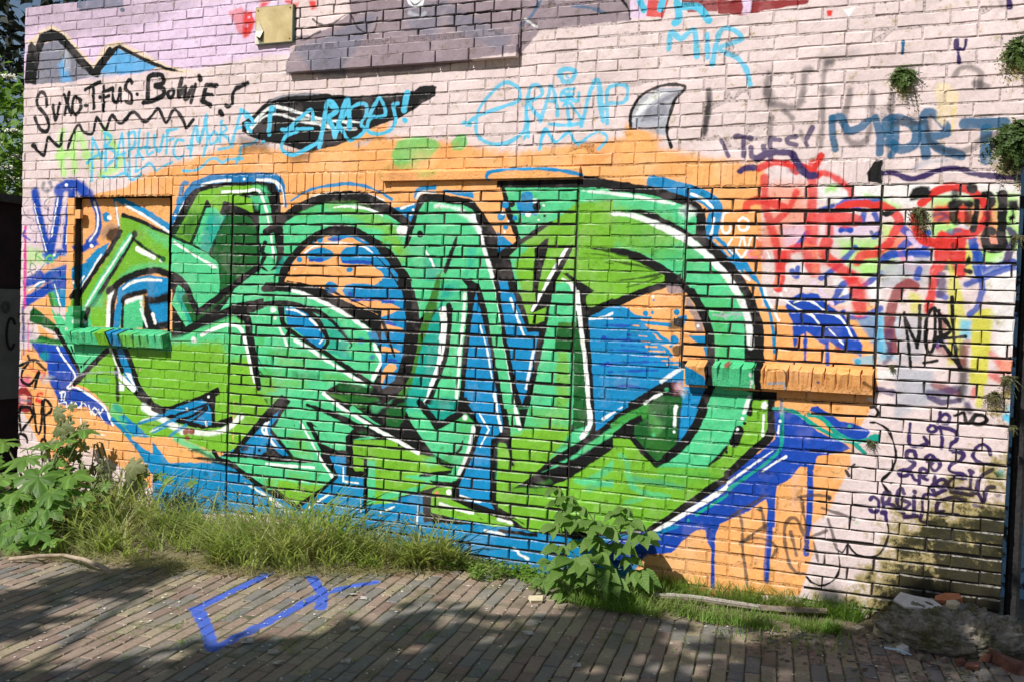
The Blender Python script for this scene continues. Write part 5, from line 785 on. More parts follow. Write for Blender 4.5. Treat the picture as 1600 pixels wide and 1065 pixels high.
# concrete lintel with chamfered top over the middle window
v = []
for x, sk in ((WX(-48.6), .006), (WX(-29.05), 0)):
    v += [(x, .02, WZ(-.98)), (x, -.031, WZ(-1.0)), (x, -.031, WZ(-1.72)), (x+sk, -.018, WZ(-1.92)), (x+sk, .02, WZ(-1.95))]
lm = mesh_from('lintel', v, [(0, 1, 6, 5), (1, 2, 7, 6), (2, 3, 8, 7), (3, 4, 9, 8), (0, 4, 3, 2, 1), (5, 6, 7, 8, 9)], M_render)
link('lintel', lm, wall)
# broken-out brick ends beside the right seam
for X, r in ((-19.9, 6.9), (-19.9, 10.6)):
    link('chipped_brick', brick_mesh('chipped_brick', .05, .05, .03, .008, .009, M_dark, int(r*9)), wall, mw=Matrix.Translation((WX(X)-.012, -.003, WZ(r+.6))))
# ---- board screwed to the wall -------------------------------------------
M_board = plain('cream_board', (.40, .30, .13), (.62, .50, .27), 9, .6, .15)
M_boardedge = plain('board_edge', (.10, .15, .11), (.16, .2, .15), 40)
M_paper = plain('torn_paper', (.62, .57, .44), (.74, .70, .6), 60, .8)
bd = thing('board', (WX(-61.2), -.02, WZ(-16.5)), 'small cream board on the upper wall with a torn lower corner', 'board')
w2, h2 = 2.2*ROW, 1.82*ROW
MB().box((-w2, -.004, -h2), (w2, .018, h2)).build('backing', M_boardedge, bd)
MB().add([(-w2*.62, -.0055, -h2+.004), (w2-.004, -.0055, -h2+.004), (w2-.004, -.0055, h2-.003), (-w2+.002, -.0055, h2-.003), (-w2+.002, -.0055, -h2*.35), (-w2*.75, -.0055, -h2*.2), (-w2*.55, -.0055, -h2*.4)], [(0, 1, 2, 3, 4, 5, 6)]).build('face', M_board, bd)
MB().add([(-w2+.004, -.007, -h2*.3), (-w2*.78, -.02, h2*.25), (-w2*.52, -.012, -h2*.3), (-w2*.6, -.03, -h2*.72), (-w2*.92, -.018, -h2*.55)], [(0, 1, 2), (0, 2, 3, 4)]).build('peeling_flap', M_paper, bd)
MB().add([(-w2, -.006, -h2), (-w2*.75, -.006, -h2+.002), (-w2*.86, -.010, -h2*.6), (-w2, -.006, -h2*.5)], [(0, 1, 2, 3)]).build('corner_paper', M_paper, bd)
M_rust = plain('rusty_screw', (.06, .035, .02), (.16, .08, .04), 300, .6)
for sx_, sz_ in ((-.86, .82), (.86, .82), (.86, -.82)): MB().tube([(w2*sx_, -.004, h2*sz_), (w2*sx_, -.0085, h2*sz_)], .0048, 8).build('screw', M_rust, bd)
# ---- ground ---------------------------------------------------------------
gimg = np.zeros((520, 720), np.float32); GX0, GX1, GY0, GY1 = -4.2, -1.4, -2.3, -.28
def gline(pts, w, ends=None):
    P = [(float((x-GX0)/(GX1-GX0)*720), float((y-GY0)/(GY1-GY0)*520)) for x, y in [on_ground(*p) for p in pts]]; w = w/(GX1-GX0)*720
    gx = np.arange(720)[None]+.5; gy = np.arange(520)[:, None]+.5
    for (ax, ay), (bx, by) in zip(P[:-1], P[1:]):
        dx, dy = bx-ax, by-ay; t = np.clip(((gx-ax)*dx+(gy-ay)*dy)/(dx*dx+dy*dy), 0, 1)
        d = np.hypot(gx-ax-t*dx, gy-ay-t*dy)+1.6*np.sin(gx*.21)*np.cos(gy*.17)
        np.maximum(gimg, np.clip((w/2-d)/2.2+.5, 0, 1), out=gimg)
gline([(425, 893), (378, 915), (306, 949)], .057); gline([(309, 950), (320, 975), (333, 1011)], .063); gline([(335, 1010), (420, 968), (500, 928)], .059)
gline([(486, 901), (505, 926)], .065); gline([(506, 922), (500, 948)], .061); gline([(505, 926), (545, 916), (586, 909)], .051)
mark = bpy.data.images.new('ground_mark', 720, 520, float_buffer=True, is_data=True)
mb_ = np.ones((520, 720, 4), np.float32); mb_[..., :3] = gimg[..., None]; mark.pixels.foreach_set(mb_.ravel()); mark.update(); mark.pack()
def paver_mat(name, base_rand=True):
    t = NT(name, .82, .3); sep = t.new('ShaderNodeSeparateXYZ'); t.to(t.pos(), sep.inputs[0])
    u = t.math('MULTIPLY_ADD', sep.outputs[0], 1/(GX1-GX0)); u.node.inputs[2].default_value = -GX0/(GX1-GX0)
    v = t.math('MULTIPLY_ADD', sep.outputs[1], 1/(GY1-GY0)); v.node.inputs[2].default_value = -GY0/(GY1-GY0)
    cb = t.new('ShaderNodeCombineXYZ'); t.to(u, cb.inputs[0]); t.to(v, cb.inputs[1])
    im = t.new('ShaderNodeTexImage', image=mark, extension='CLIP'); t.to(cb.outputs[0], im.inputs[0])
    at = t.new('ShaderNodeAttribute', attribute_name='tone'); oi = t.new('ShaderNodeObjectInfo')
    r = t.math('FRACT', t.math('ADD', at.outputs['Fac'], t.math('MULTIPLY', oi.outputs['Random'], 1.0)))
    INTERP[0] = 'CONSTANT'; c = t.ramp(r, [(0, (0.252, 0.174, 0.137)), (.14, (0.189, 0.174, 0.160)), (.27, (0.315, 0.240, 0.182)), (.40, (0.214, 0.138, 0.114)), (.52, (0.158, 0.150, 0.148)), (.66, (0.315, 0.252, 0.165)), (.80, (0.284, 0.198, 0.154)), (.9, (0.189, 0.156, 0.137)), (1, (0.302, 0.240, 0.188))])
    INTERP[0] = 'LINEAR'
    c = t.mix(1.0, c, t.ramp(t.noise(55, 5, .65), [(.25, (.68,)*3), (.75, (1.25,)*3)]), 'MULTIPLY')
    c = t.mix(t.math('MULTIPLY', t.ramp(t.noise(2.3, 6, .7), [(.38, 0.0), (.66, 1.0)]), .6), c, (.27, .23, .175))
    c = t.mix(t.math('MULTIPLY', t.ramp(t.noise(4.1, 6, .7), [(.52, 0.0), (.66, 1.0)]), .6), c, (.066, .075, .022))
    wear = t.ramp(t.noise(60, 6, .75), [(.30, .75), (.40, 1.0)])
    c = t.mix(t.math('MULTIPLY', im.outputs[0], wear), c, (.055, .11, .47))
    t.bump(t.noise(40, 5, .6), .5, .004); t.bump(t.noise(300, 2), .4, .001); return t.col(c)
M_pave = paver_mat('clinker'); M_bed = plain('joint_sand', (.06, .052, .036), (.15, .13, .085), 30, .95)
M_soil = plain('soil', (.09, .072, .045), (.19, .16, .10), 22, .95, .8, dist=.01)
ground = tag(link('ground', MB().add([(-60, -60, -.06), (60, -60, -.06), (60, 60, -.06), (-60, 60, -.06)], [(0, 1, 2, 3)]).mesh('ground', M_soil)), kind='structure')
t = NT('joint_sand_marked', .95); sp_ = t.new('ShaderNodeSeparateXYZ'); t.to(t.pos(), sp_.inputs[0]); cb = t.new('ShaderNodeCombineXYZ')
for k_, (lo_, hi_) in enumerate(((GX0, GX1), (GY0, GY1))):
    q_ = t.math('MULTIPLY_ADD', sp_.outputs[k_], 1/(hi_-lo_)); q_.node.inputs[2].default_value = -lo_/(hi_-lo_); t.to(q_, cb.inputs[k_])
im_ = t.new('ShaderNodeTexImage', image=mark, extension='CLIP'); t.to(cb.outputs[0], im_.inputs[0])
c_ = t.mix(t.ramp(t.noise(30, 5), [(.3, 0.0), (.7, 1.0)]), (.085, .072, .05), (.18, .155, .105)); c_ = t.mix(t.math('MULTIPLY', t.ramp(t.noise(3, 5, .7), [(.45, 0.0), (.6, 1.0)]), .7), c_, (.06, .075, .02)); M_bed = t.col(t.mix(t.math('MULTIPLY', im_.outputs[0], .8), c_, (.05, .10, .42)))
PA = math.radians(98.5); du = np.array([math.cos(PA), math.sin(PA)]); dw = np.array([math.sin(PA), -math.cos(PA)])
PL, PW = .212, .068
pave = tag(link('pavement', MB().box((-8.6, -5.2, -.055), (1.7, .02, -.0075)).mesh('pavement', M_bed)), kind='structure')
def paver_mesh(seed):
    r = random.Random(seed); a, b, e = PL/2-.0042, PW/2-.0032, .0042; J = lambda: r.uniform(-.0022, .0022)
    ring = [(-a, -b), (0, -b), (a, -b), (a, b), (0, b), (-a, b)]
    r0 = [(x, y, -.05) for x, y in ring]; r1 = [(x+J(), y+J(), -e+J()*.4) for x, y in ring]
    r2 = [((x-math.copysign(e, x) if x else 0)+J(), y-math.copysign(e, y)+J(), J()*.5) for x, y in ring]
    f = [(s*6+k, s*6+(k+1) % 6, (s+1)*6+(k+1) % 6, (s+1)*6+k) for s in (0, 1) for k in range(6)]+[(12, 13, 16, 17), (13, 14, 15, 16)]
    return mesh_from('paving_brick', r0+r1+r2, f, M_pave)
V_pave = [paver_mesh(i) for i in range(8)]
pl = []
for j in range(-140, 141):
    for i in range(-60, 60):
        q = du*((i+(.5 if j % 2 else 0))*PL+.03*math.sin(j*.9)*.2)+dw*(j*PW)+np.array([-2.0, -1.6])
        if -8.5 < q[0] < 1.6 and -5.1 < q[1] < -.02: pl.append((q[0]+random.uniform(-.002, .002), q[1]+random.uniform(-.002, .002)))
pl = np.array(pl); D3 = np.concatenate([pl, np.zeros((len(pl), 1))], 1)-cam_v; zf = D3@FW
ppx = 800+FPX*(D3@RT)/zf; ppy = 532.5-FPX*(D3@UP)/zf
vis = (zf > .5) & (ppx > -10) & (ppx < 1610) & (ppy < 1090) & (ppy > 700)
front = np.interp(pl[:, 0], [-5.5, -4.6, -3.8, -3.0, -2.4, -2.0, -1.7, -1.2, -.6, .0, .5], [-.95, -.95, -.85, -.6, -.12, -.1, -.4, -.42, -.4, -.2, -.35])
vis &= pl[:, 1] < front
ar = np.where(vis, 1/np.maximum(zf, .1)**3, 0); bigp = set(np.argsort(-ar)[:298].tolist())
stuff = MB(); tones = []
for i, (x, y) in enumerate(pl):
    me = V_pave[random.randrange(8)]; und = .006*math.sin(x*1.7)*math.cos(y*2.1)
    mw = Matrix.Translation((x, y, und+random.uniform(-.0012, .0012))) @ Matrix.Rotation(PA+random.uniform(-.02, .02), 4, 'Z') @ Matrix.Rotation(random.uniform(-.014, .014), 4, 'X') @ Matrix.Rotation(random.uniform(-.007, .007), 4, 'Y')
    if i in bigp: link('paving_brick', me, pave, mw=mw)
    else:
        n0 = len(stuff.v); stuff.add([mw @ q.co for q in me.vertices], [tuple(p.vertices) for p in me.polygons]); tones += [random.random()]*(len(stuff.v)-n0)
po = stuff.build('paving_bricks', M_pave, pave); tag(po, kind='stuff')
at = po.data.attributes.new('tone', 'FLOAT', 'POINT'); at.data.foreach_set('value', np.array(tones, np.float32))
# strip of soil along the foot of the wall
def edge_y(x): return float(np.interp(x, [-8.6, -5.5, -4.6, -3.9, -3.2, -2.75, -2.45, -2.1, -1.9, -1.6, -1.2, -.6, -.2, .1, .5, 1.7], [-1.05, -1.05, -1.0, -.86, -.66, -.36, -.08, -.06, -.22, -.42, -.40, -.32, -.16, -.3, -.3, -.3]))
v = []; f = []; NX, NY = 220, 12
for i in range(NX+1):
    x = -8.6+10.3*i/NX; e = edge_y(x)+.03*math.sin(x*23)+.02*math.sin(x*51+1)
    for j in range(NY+1):
        s = j/NY; z = -.008+.03*min(1, s*4)+random.uniform(-.005, .006)*min(1, s*6); v.append((x, e*(1-s)+.004*s, z if j else -.004))
for i in range(NX):
    for j in range(NY): a = i*(NY+1)+j; f.append((a, a+NY+1, a+NY+2, a+1))
tag(link('soil', mesh_from('soil', v, f, M_soil, True)), kind='structure')
# ---- what shows past both ends of the wall --------------------------------
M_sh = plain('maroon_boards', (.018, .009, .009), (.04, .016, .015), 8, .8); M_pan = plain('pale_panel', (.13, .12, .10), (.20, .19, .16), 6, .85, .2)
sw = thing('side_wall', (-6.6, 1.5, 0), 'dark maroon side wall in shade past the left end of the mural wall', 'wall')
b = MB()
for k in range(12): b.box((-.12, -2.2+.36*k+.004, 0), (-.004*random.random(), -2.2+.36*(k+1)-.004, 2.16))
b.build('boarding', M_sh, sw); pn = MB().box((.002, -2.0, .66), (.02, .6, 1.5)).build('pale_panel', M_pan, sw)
MB().tube([(.024, -1.0+.07*math.cos(q)*.6, 1.16+.12*math.sin(q)) for q in np.linspace(.6, 5.6, 14)], .009, 5).build('painted_letter', plain('tag_ink', (.01,)*3, (.02,)*3), pn)
for yy, zz, rr in ((-1.05, 1.36, .06), (-.9, 1.3, .05)):
    MB().tube([(.021, yy+rr*math.cos(q)*.5, zz+rr*math.sin(q)*.6) for q in np.linspace(0, 6.28, 10)], .014, 4).build('paint_spot', plain('spot_ink', (.06,)*3, (.1,)*3), pn)
MB().box((-.16, -2.3, 2.16), (.06, 2.3, 2.22)).build('coping', plain('coping_stone', (.05, .045, .04), (.1, .09, .08), 30), sw)
M_post = plain('tarred_post', (.012, .012, .013), (.04, .038, .036), 60, .7)
post = thing('corner_post', (.385, .17, 0), 'dark tarred post rising beside the right end of the mural wall', 'post')
MB().tube([(0, 0, 0), (0, 0, 1.1), (.002, 0, 2.1)], [.034, .033, .033], 10).build('shaft', M_post, post); MB().box((-.04, -.02, 1.0), (.045, .06, 1.04), .003).build('strap', M_post, post)
t = NT('sprayed_hoarding', .7); n = t.noise(7, 6, .7)
M_hoard = t.col(t.mix(t.ramp(n, [(.44, 0.0), (.5, 1.0)]), (.015, .015, .02), t.mix(t.noise(23, 3), (.06, .28, .55), (.35, .55, .7))))
ho = thing('hoarding', (1.4, .9, 0), 'dark hoarding sprayed with blue seen past the right end of the wall', 'hoarding')
for k in range(8): MB().box((-1.15+.3*k+.003, -.01, 0), (-1.15+.3*(k+1)-.003, .02+.003*random.random(), 2.6)).build('board', M_hoard, ho)
MB().box((-1.15, .03, .4), (1.25, .07, .5)).build('rail', M_post, ho)
# ---- vegetation -----------------------------------------------------------
def gpt(x, y, z=0.0): a, b = on_ground(x, y, z); return Vector((float(a), float(b), z))
def ppt(x, y, plane):                                            # point of a vertical plane parallel to the wall
    X, r = on_wall(x, y, plane); return Vector((float(X)*ROW, plane, WZ(float(r))))
def blades(n, x, y, z, h, w, lean, bend, az):
    L4 = np.array([0, .38, .72, 1.0]); W4 = np.array([1, .85, .55, .06])
    dx, dy = np.cos(az), np.sin(az); V = np.zeros((n, 4, 2, 3))
    for i, (l, ww) in enumerate(zip(L4, W4)):
        s = lean*l+bend*l*l; hz = h*l*(1-.32*np.clip(bend/np.maximum(h, .01), 0, 1.8)*l)
        cx, cy = x+dx*s, y+dy*s
        for k, sg in enumerate((-1, 1)):
            V[:, i, k] = np.stack([cx-dy*w*ww*.5*sg, cy+dx*w*ww*.5*sg, z+hz], 1)
    b = np.arange(n)[:, None, None]*8; q = np.array([[0, 1, 3, 2], [2, 3, 5, 4], [4, 5, 7, 6]])[None]
    return V.reshape(-1, 3), (b+q).reshape(-1, 4)
def region(n, x0, x1, fy, back=-.01, power=1.0):
    x = RNG.uniform(x0, x1, n); e = np.array([fy(a) for a in x]); u = RNG.random(n)**power
    return x, e+(back-e)*u
def grassmat(name, a, b, c): 
    t = NT(name, .55, .3); n = t.noise(30, 2); n2 = t.noise(4, 3)
    col = t.mix(t.ramp(n, [(.3, 0.0), (.7, 1.0)]), a, b); col = t.mix(t.ramp(n2, [(.45, 0.0), (.65, .8)]), col, c); t.col(col)
    tr = t.new('ShaderNodeBsdfTranslucent'); t.to(t.mix(1.0, col, (1.4, 1.5, .8), 'MULTIPLY'), tr.inputs[0]); mx = t.new('ShaderNodeMixShader'); mx.inputs[0].default_value = .45
    t.to(t.b.outputs[0], mx.inputs[1]); t.to(tr.outputs[0], mx.inputs[2]); t.to(mx.outputs[0], t.n['Material Output'].inputs[0]); return t.m
G_tall = grassmat('meadow_grass', (.27, .35, .09), (.40, .45, .18), (.50, .50, .26))
G_dry = grassmat('straw', (.36, .32, .16), (.46, .42, .24), (.30, .31, .14))
G_short = grassmat('fresh_grass', (.12, .235, .028), (.20, .32, .06), (.27, .31, .11))
def grow(name, label, cat, mat, *sets):
    V = []; Fq = []; n = 0
    for v, f in sets: V.append(v); Fq.append(f+n); n += len(v)
    return tag(link(name, fast_mesh(name, np.concatenate(V), np.concatenate(Fq), mat)), label, cat, kind='stuff')
def tall(n, x0, x1, h0, h1, p=1.0, w=.0125):                      # tussocks: blades fan out from shared feet and arch over
    m = n//22; tx, ty = region(m, x0, x1, lambda a: edge_y(a)+.05, -.03, p); k = RNG.integers(0, m, n)
    x, y = tx[k]+RNG.normal(0, .035, n), ty[k]+RNG.normal(0, .03, n); y = np.minimum(y, -.012)
    th = RNG.uniform(.6, 1.15, m); lean_az = RNG.normal(-1.35, .9, m); e = np.array([edge_y(a) for a in x])
    h = RNG.uniform(h0, h1, n)*th[k]*np.clip(.42+1.15*(y-e)/np.maximum(.3, -e), .38, 1.05)*(.85+.25*np.sin(x*5.3+1))
    az = lean_az[k]+RNG.normal(0, .85, n)
    return blades(n, x, y, np.full(n, .008), h, RNG.uniform(w*.5, w*1.25, n), h*RNG.uniform(.1, .5, n), h*RNG.uniform(.3, 1.15, n), az)
grow('tall_grass', 'tall leaning meadow grass along the foot of the mural on the left', 'grass', G_tall, tall(1700, -5.3, -3.35, .26, .54), tall(1500, -3.5, -2.5, .18, .46, .8), tall(350, -2.75, -2.3, .06, .18))
def heads(n, x0, x1, h0, h1):                                    # nodding seed heads on stalks
    x, y = region(n, x0, x1, lambda a: edge_y(a)+.03, -.04, .8); h = RNG.uniform(h0, h1, n); az = RNG.normal(-1.0, 1.3, n)
    a = blades(n, x, y, np.full(n, .01), h, np.full(n, .0022), h*.25, h*.3, az)
    tip = a[0].reshape(n, 4, 2, 3)[:, 3].mean(1); V = []; Fq = []
    for i in range(n):
        d = np.array([math.cos(az[i]), math.sin(az[i]), -.35+RNG.normal(0, .4)]); d /= np.linalg.norm(d); u = np.cross(d, [0, 0, 1.]); u /= np.linalg.norm(u); l = RNG.uniform(.04, .065); r = .003
        for uu in (u, np.cross(d, u)):
            b = len(V); V += [tip[i]-d*.004, tip[i]+d*l*.3+uu*r, tip[i]+d*l, tip[i]+d*l*.3-uu*r]; Fq.append([b, b+1, b+2, b+3])
    return a, (np.array(V), np.array(Fq))
grow('dry_grass', 'pale seed heads and dry straw among the tall grass on the left', 'grass', G_dry, tall(1200, -5.2, -2.45, .14, .42, .6, .009), *heads(260, -5.1, -3.3, .22, .46), *heads(200, -3.4, -2.5, .14, .36))
def flat_straw(n):                                               # thatch lying over the front edge
    x = RNG.uniform(-5.2, -2.4, n); y = np.array([edge_y(a) for a in x])+RNG.normal(.03, .075, n)
    return blades(n, x, y, np.full(n, .012), RNG.uniform(.01, .05, n), np.full(n, .004), RNG.uniform(.05, .16, n), RNG.uniform(0, .05, n), RNG.uniform(0, 6.28, n))
grow('thatch', 'flattened dry straw along the front edge of the tall grass', 'grass', G_dry, flat_straw(1900))
def short(n, x0, x1, h0, h1, fy, back=-.01, p=1.0):
    x, y = region(n, x0, x1, fy, back, p); m = (np.sin(x*13)+np.sin(y*31+x*7)) > -1.1+RNG.normal(0, .5, n); x, y = x[m], y[m]; n = len(x)
    h = RNG.uniform(h0, h1, n); return blades(n, x, y, np.full(n, .008), h, RNG.uniform(.003, .0065, n), h*RNG.uniform(0, .6, n), h*RNG.uniform(.1, .9, n), RNG.uniform(0, 6.28, n))
grow('short_grass', 'fresh green grass along the wall foot right of the leafy plant', 'grass', G_short, short(3300, -1.75, -.36, .02, .065, lambda a: edge_y(a)-.04, -.19), short(1500, -1.35, -.28, .07, .17, lambda a: -.10, -.008), short(1300, -1.75, -1.02, .05, .13, lambda a: edge_y(a)-.02), short(260, -.9, -.3, .02, .05, lambda a: -.62, -.3))
# moss and tiny tufts in the joints of the paving
n = 2600; c = RNG.uniform([-5, -3.0], [.4, -.5], (110, 2)); k = RNG.integers(0, 110, n); xy = c[k]+RNG.normal(0, 1, (n, 2))*np.array([.02, .07])
m = xy[:, 1] < -.1; xy = xy[m]; n = len(xy); h = RNG.uniform(.006, .026, n)
grow('joint_grass', 'tiny tufts of grass growing in the paving joints', 'grass', G_short, blades(n, xy[:, 0], xy[:, 1], np.full(n, -.004), h, RNG.uniform(.002, .004, n), h*.6, h*.6, RNG.uniform(0, 6.28, n)))
# low weeds
def leaf_quads(P, N, size, aspect, rng=RNG):                     # diamond leaves at P facing N
    n = len(P); N = N/np.linalg.norm(N, axis=1)[:, None]; r = rng.normal(size=(n, 3)); u = np.cross(N, r); u /= np.linalg.norm(u, axis=1)[:, None]; v = np.cross(N, u)
    s = size[:, None]; V = np.stack([P-u*s*.5, P+v*s*aspect*.5+N*s*.05-u*s*.05, P+u*s*.5-N*s*.12, P-v*s*aspect*.5+N*s*.05-u*s*.05], 1)
    return V.reshape(-1, 3), np.arange(n*4).reshape(n, 4)
n = 1500; x = RNG.uniform(-2.5, -1.75, n); y = RNG.uniform(-.20, -.02, n)*(1+.4*np.sin(x*19)); z = RNG.uniform(.005, .075, n)
N = RNG.normal(0, .45, (n, 3)); N[:, 2] += 1
grow('low_weeds', 'low bright green weeds at the foot of the blue painted bricks', 'weeds', G_short, leaf_quads(np.stack([x, y, z], 1), N, RNG.uniform(.014, .034, n), .6))
# leafy plants -------------------------------------------------------------
def leaflet_mesh(name, L_, W, mat, droop=.25, seed=0):
    r = random.Random(seed); v = []; f = []; prof = [0, .55, .95, 1.0, .78, .42, .0]
    for i, p in enumerate(prof):
        s = i/(len(prof)-1); x = L_*s; z = -droop*L_*s*s; w = W*.5*p
        v += [(x, -w+r.uniform(-.04, .04)*W*(0 < i < 6), z+w*.35), (x, 0, z), (x, w+r.uniform(-.04, .04)*W*(0 < i < 6), z+w*.35)]
    for i in range(len(prof)-1):
        a = i*3; f += [(a, a+1, a+4, a+3), (a+1, a+2, a+5, a+4)]
    return mesh_from(name, v, f, mat, True)
def lobed_mesh(name, R, mat, lobes=5, seed=0, cup=.18):
    r = random.Random(seed); n = 44; outer = []; mid = []
    for k in range(n):
        t = (k+.5)/n; q = math.pi*(-.94+1.88*t); lob = abs(math.cos(q*lobes/2.0*.98)); rr = R*(.44+.48*lob**.8+.08*math.cos(q))*(1+r.uniform(-.09, .06)+(.06 if k % 2 else -.06))
        outer.append((rr*math.cos(q), rr*math.sin(q), -cup*R*(rr/R)**2+r.uniform(-.04, .04)*R+.05*R*lob)); mid.append((rr*.5*math.cos(q), rr*.5*math.sin(q), -cup*R*.15+.10*R*lob-.04*R+r.uniform(-.025, .025)*R))
    v = [(0, 0, 0)]+mid+outer; f = [(0, 1+k, 2+k) for k in range(n-1)]+[(1+k, 1+n+k, 2+n+k, 2+k) for k in range(n-1)]
    return mesh_from(name, v, f, mat, True)
def orient(p, fwd, nrm, s=1.0):
    x = Vector(fwd).normalized(); z = (Vector(nrm)-x*Vector(nrm).dot(x)).normalized(); y = z.cross(x)
    m = Matrix((x, y, z)).transposed().to_4x4(); return Matrix.Translation(p) @ m @ Matrix.Scale(s, 4)
L_plant = leafy('plant_leaf', (.085, .175, .030), (.16, .26, .06), .55, .38, 30, 'pinn'); L_stem = plain('green_stem', (.07, .10, .03), (.14, .15, .06), 40, .6)
base = gpt(880, 938)
pt = thing('leafy_plant', base, 'bushy plant with five-fingered leaves growing in front of the mural base', 'plant')
VL = [leaflet_mesh('leaf', .14, .072, L_plant, .10+.09*i, i) for i in range(5)]
clusters = [(868, 762, -.15, .6), (884, 775, -.17, .7), (873, 785, -.16, .7), (905, 790, -.2, .9), (893, 812, -.24, 1.05), (925, 812, -.22, 1.0), (942, 822, -.28, 1.15), (975, 792, -.2, .62), (985, 812, -.2, .9), (1003, 834, -.22, .95), (962, 800, -.18, .7), (872, 852, -.3, .8), (892, 872, -.34, 1.15), (928, 866, -.34, 1.1), (941, 888, -.36, 1.05), (998, 890, -.26, .95), (912, 905, -.34, .8), (866, 905, -.3, .7), (885, 925, -.34, .75), (1008, 905, -.22, .8), (880, 800, -.2, .6), (950, 850, -.25, .9), (905, 845, -.25, .8), (858, 875, -.26, .6), (868, 820, -.28, .8), (910, 880, -.38, 1.0), (955, 905, -.36, .9), (975, 850, -.27, .8), (880, 890, -.36, .9), (925, 840, -.3, .9), (985, 870, -.26, .7), (848, 905, -.3, .6)]
stems = MB(); lo = random.Random(3)
def strand(mb, p, q, r0, r1, sag=0.0, n=6, side=0.0):
    P = [p.lerp(q, i/n)+Vector((side*math.sin(math.pi*i/n), 0, sag*math.sin(math.pi*i/n))) for i in range(n+1)]
    mb.tube(P, [r0+(r1-r0)*i/n for i in range(n+1)], 5)
main_tops = [ppt(872, 758, -.14), ppt(930, 800, -.2), ppt(985, 800, -.18)]
for tp in main_tops: strand(stems, Vector((0, 0, 0)), tp-base, .007, .003, 0, 7, .03)
for cx, cy, pl_, sc in clusters:
    p = ppt(cx, cy, pl_)-base; tp = min(main_tops, key=lambda q: (q-base-p).length)-base
    at_ = tp*min(.95, max(.15, (p.z-.06)/max(tp.z, .1))); strand(stems, at_, p, .0035, .0018, .02, 4)
    out = Vector((p.x-at_.x, -.35-abs(p.y-at_.y), .05)).normalized()
    for k in range(5):
        ang = (k-2)*.62+lo.uniform(-.12, .12); side = out.cross(Vector((0, 0, 1))).normalized()
        d = (out*math.cos(ang)+side*math.sin(ang)+Vector((0, 0, -.15-.12*abs(k-2)+lo.uniform(-.25, .2)))).normalized()
        s = sc*(1.05-.13*abs(k-2))*lo.uniform(.85, 1.1); nrm = Vector((lo.uniform(-.25, .25), -.65, .75))
        link('leaf', VL[lo.randrange(5)], pt, mw=orient(p, d, nrm, s))
stems.build('stem', L_stem, pt)
# coarse plant with big lobed leaves at the far left
L_big = leafy('big_leaf', (.065, .155, .022), (.15, .27, .05), .5, .38, 14, 'palm')
bb = gpt(30, 856); bb.z = 0
bp = thing('broadleaf_plant', bb, 'coarse plant with very large lobed leaves at the left end of the wall', 'plant')
VB = [lobed_mesh('leaf', .20, L_big, 5 if i % 2 else 7, i, .10+.12*i) for i in range(4)]
bst = MB()
for cx, cy, pl_, s, dx, dz in ((40, 715, -.55, 1.0, -.3, -.5), (95, 690, -.42, .75, .4, -.2), (60, 745, -.7, 1.15, -.1, -.8), (15, 775, -.8, 1.1, -.6, -.7), (110, 742, -.55, .95, .6, -.5), (75, 790, -.85, 1.05, .3, -.9), (28, 820, -.95, .9, -.2, -1), (-15, 740, -.7, 1.2, -.8, -.4), (-30, 800, -.9, 1.1, -.8, -.8), (60, 832, -1.0, .6, .4, -.8), (5, 690, -.45, .8, -.4, -.1), (130, 775, -.6, .6, .7, -.7), (-50, 700, -.6, 1.2, -.9, -.2), (25, 850, -1.02, .55, 0, -.6), (85, 720, -.5, .6, .2, -.3)):
    p = ppt(cx, cy, pl_)-bb; o = Vector((p.x*.35+lo.uniform(-.05, .05), .25+lo.uniform(-.1, .1), .02))
    strand(bst, o, p, .010, .005, .07, 6); d = Vector((dx, -.8, dz*.55))
    link('leaf', VB[lo.randrange(4)], bp, mw=orient(p, d, Vector((lo.uniform(-.2, .3), -.55, .85)), s*.8*lo.uniform(.85, 1.1)))
    for e in range(2):
        p2 = p+Vector((lo.gauss(0, .13), lo.uniform(-.08, .12), lo.gauss(-.02, .11))); strand(bst, o, p2, .006, .003, .05, 5)
        link('leaf', VB[lo.randrange(4)], bp, mw=orient(p2, Vector((dx+lo.gauss(0, .6), -.7, dz*.5+lo.gauss(0, .4))), Vector((lo.uniform(-.5, .5), -.5+lo.uniform(-.3, .3), .8)), s*lo.uniform(.38, .68)))
bst.build('stalk', L_stem, bp)
# wilting climber in front of the orange corner
L_wilt = leafy('wilted_leaf', (.11, .15, .05), (.24, .25, .12), .6, .3, 30); wb = gpt(150, 838); wb.z = 0
wp = thing('wilting_weed', wb, 'wilting pale green weed leaning over the orange paint at the left', 'plant'); wst = MB()
VW = [lobed_mesh('leaf', .06, L_wilt, 5, 20+i, .5) for i in range(3)]
for path, r in (((( 158, 775), (135, 735), (112, 700), (98, 665), (100, 648)), .011), (((165, 775), (160, 720), (152, 695), (148, 693), (143, 730)), .008), (((170, 780), (172, 735), (160, 692), (155, 690)), .007), (((150, 790), (120, 770), (112, 740), (118, 705)), .005), (((160, 790), (205, 770), (212, 740), (215, 722)), .004)):
    P = [ppt(x, y, -.30+.03*i)-wb for i, (x, y) in enumerate(path)]; wst.tube([p for p in P], [r*(1-.14*i) for i in range(len(P))], 6)
wst.build('stem', L_stem, wp)
for i in range(70):
    if i < 46: cx, cy = lo.gauss(112, 17), lo.gauss(690, 28)
    elif i < 60: cx, cy = lo.gauss(145, 14), lo.gauss(755, 18)
    else: cx, cy = lo.gauss(213, 8), lo.gauss(728, 8)
    p = ppt(cx, cy, lo.uniform(-.4, -.12))-wb
    link('leaf', VW[i % 3], wp, mw=orient(p, (lo.uniform(-.6, .6), -.4, -1 if i % 4 else .3), (lo.uniform(-.5, .5), -1, .4), lo.uniform(.45, 1.05) if i < 46 else lo.uniform(.6, 1.3)))
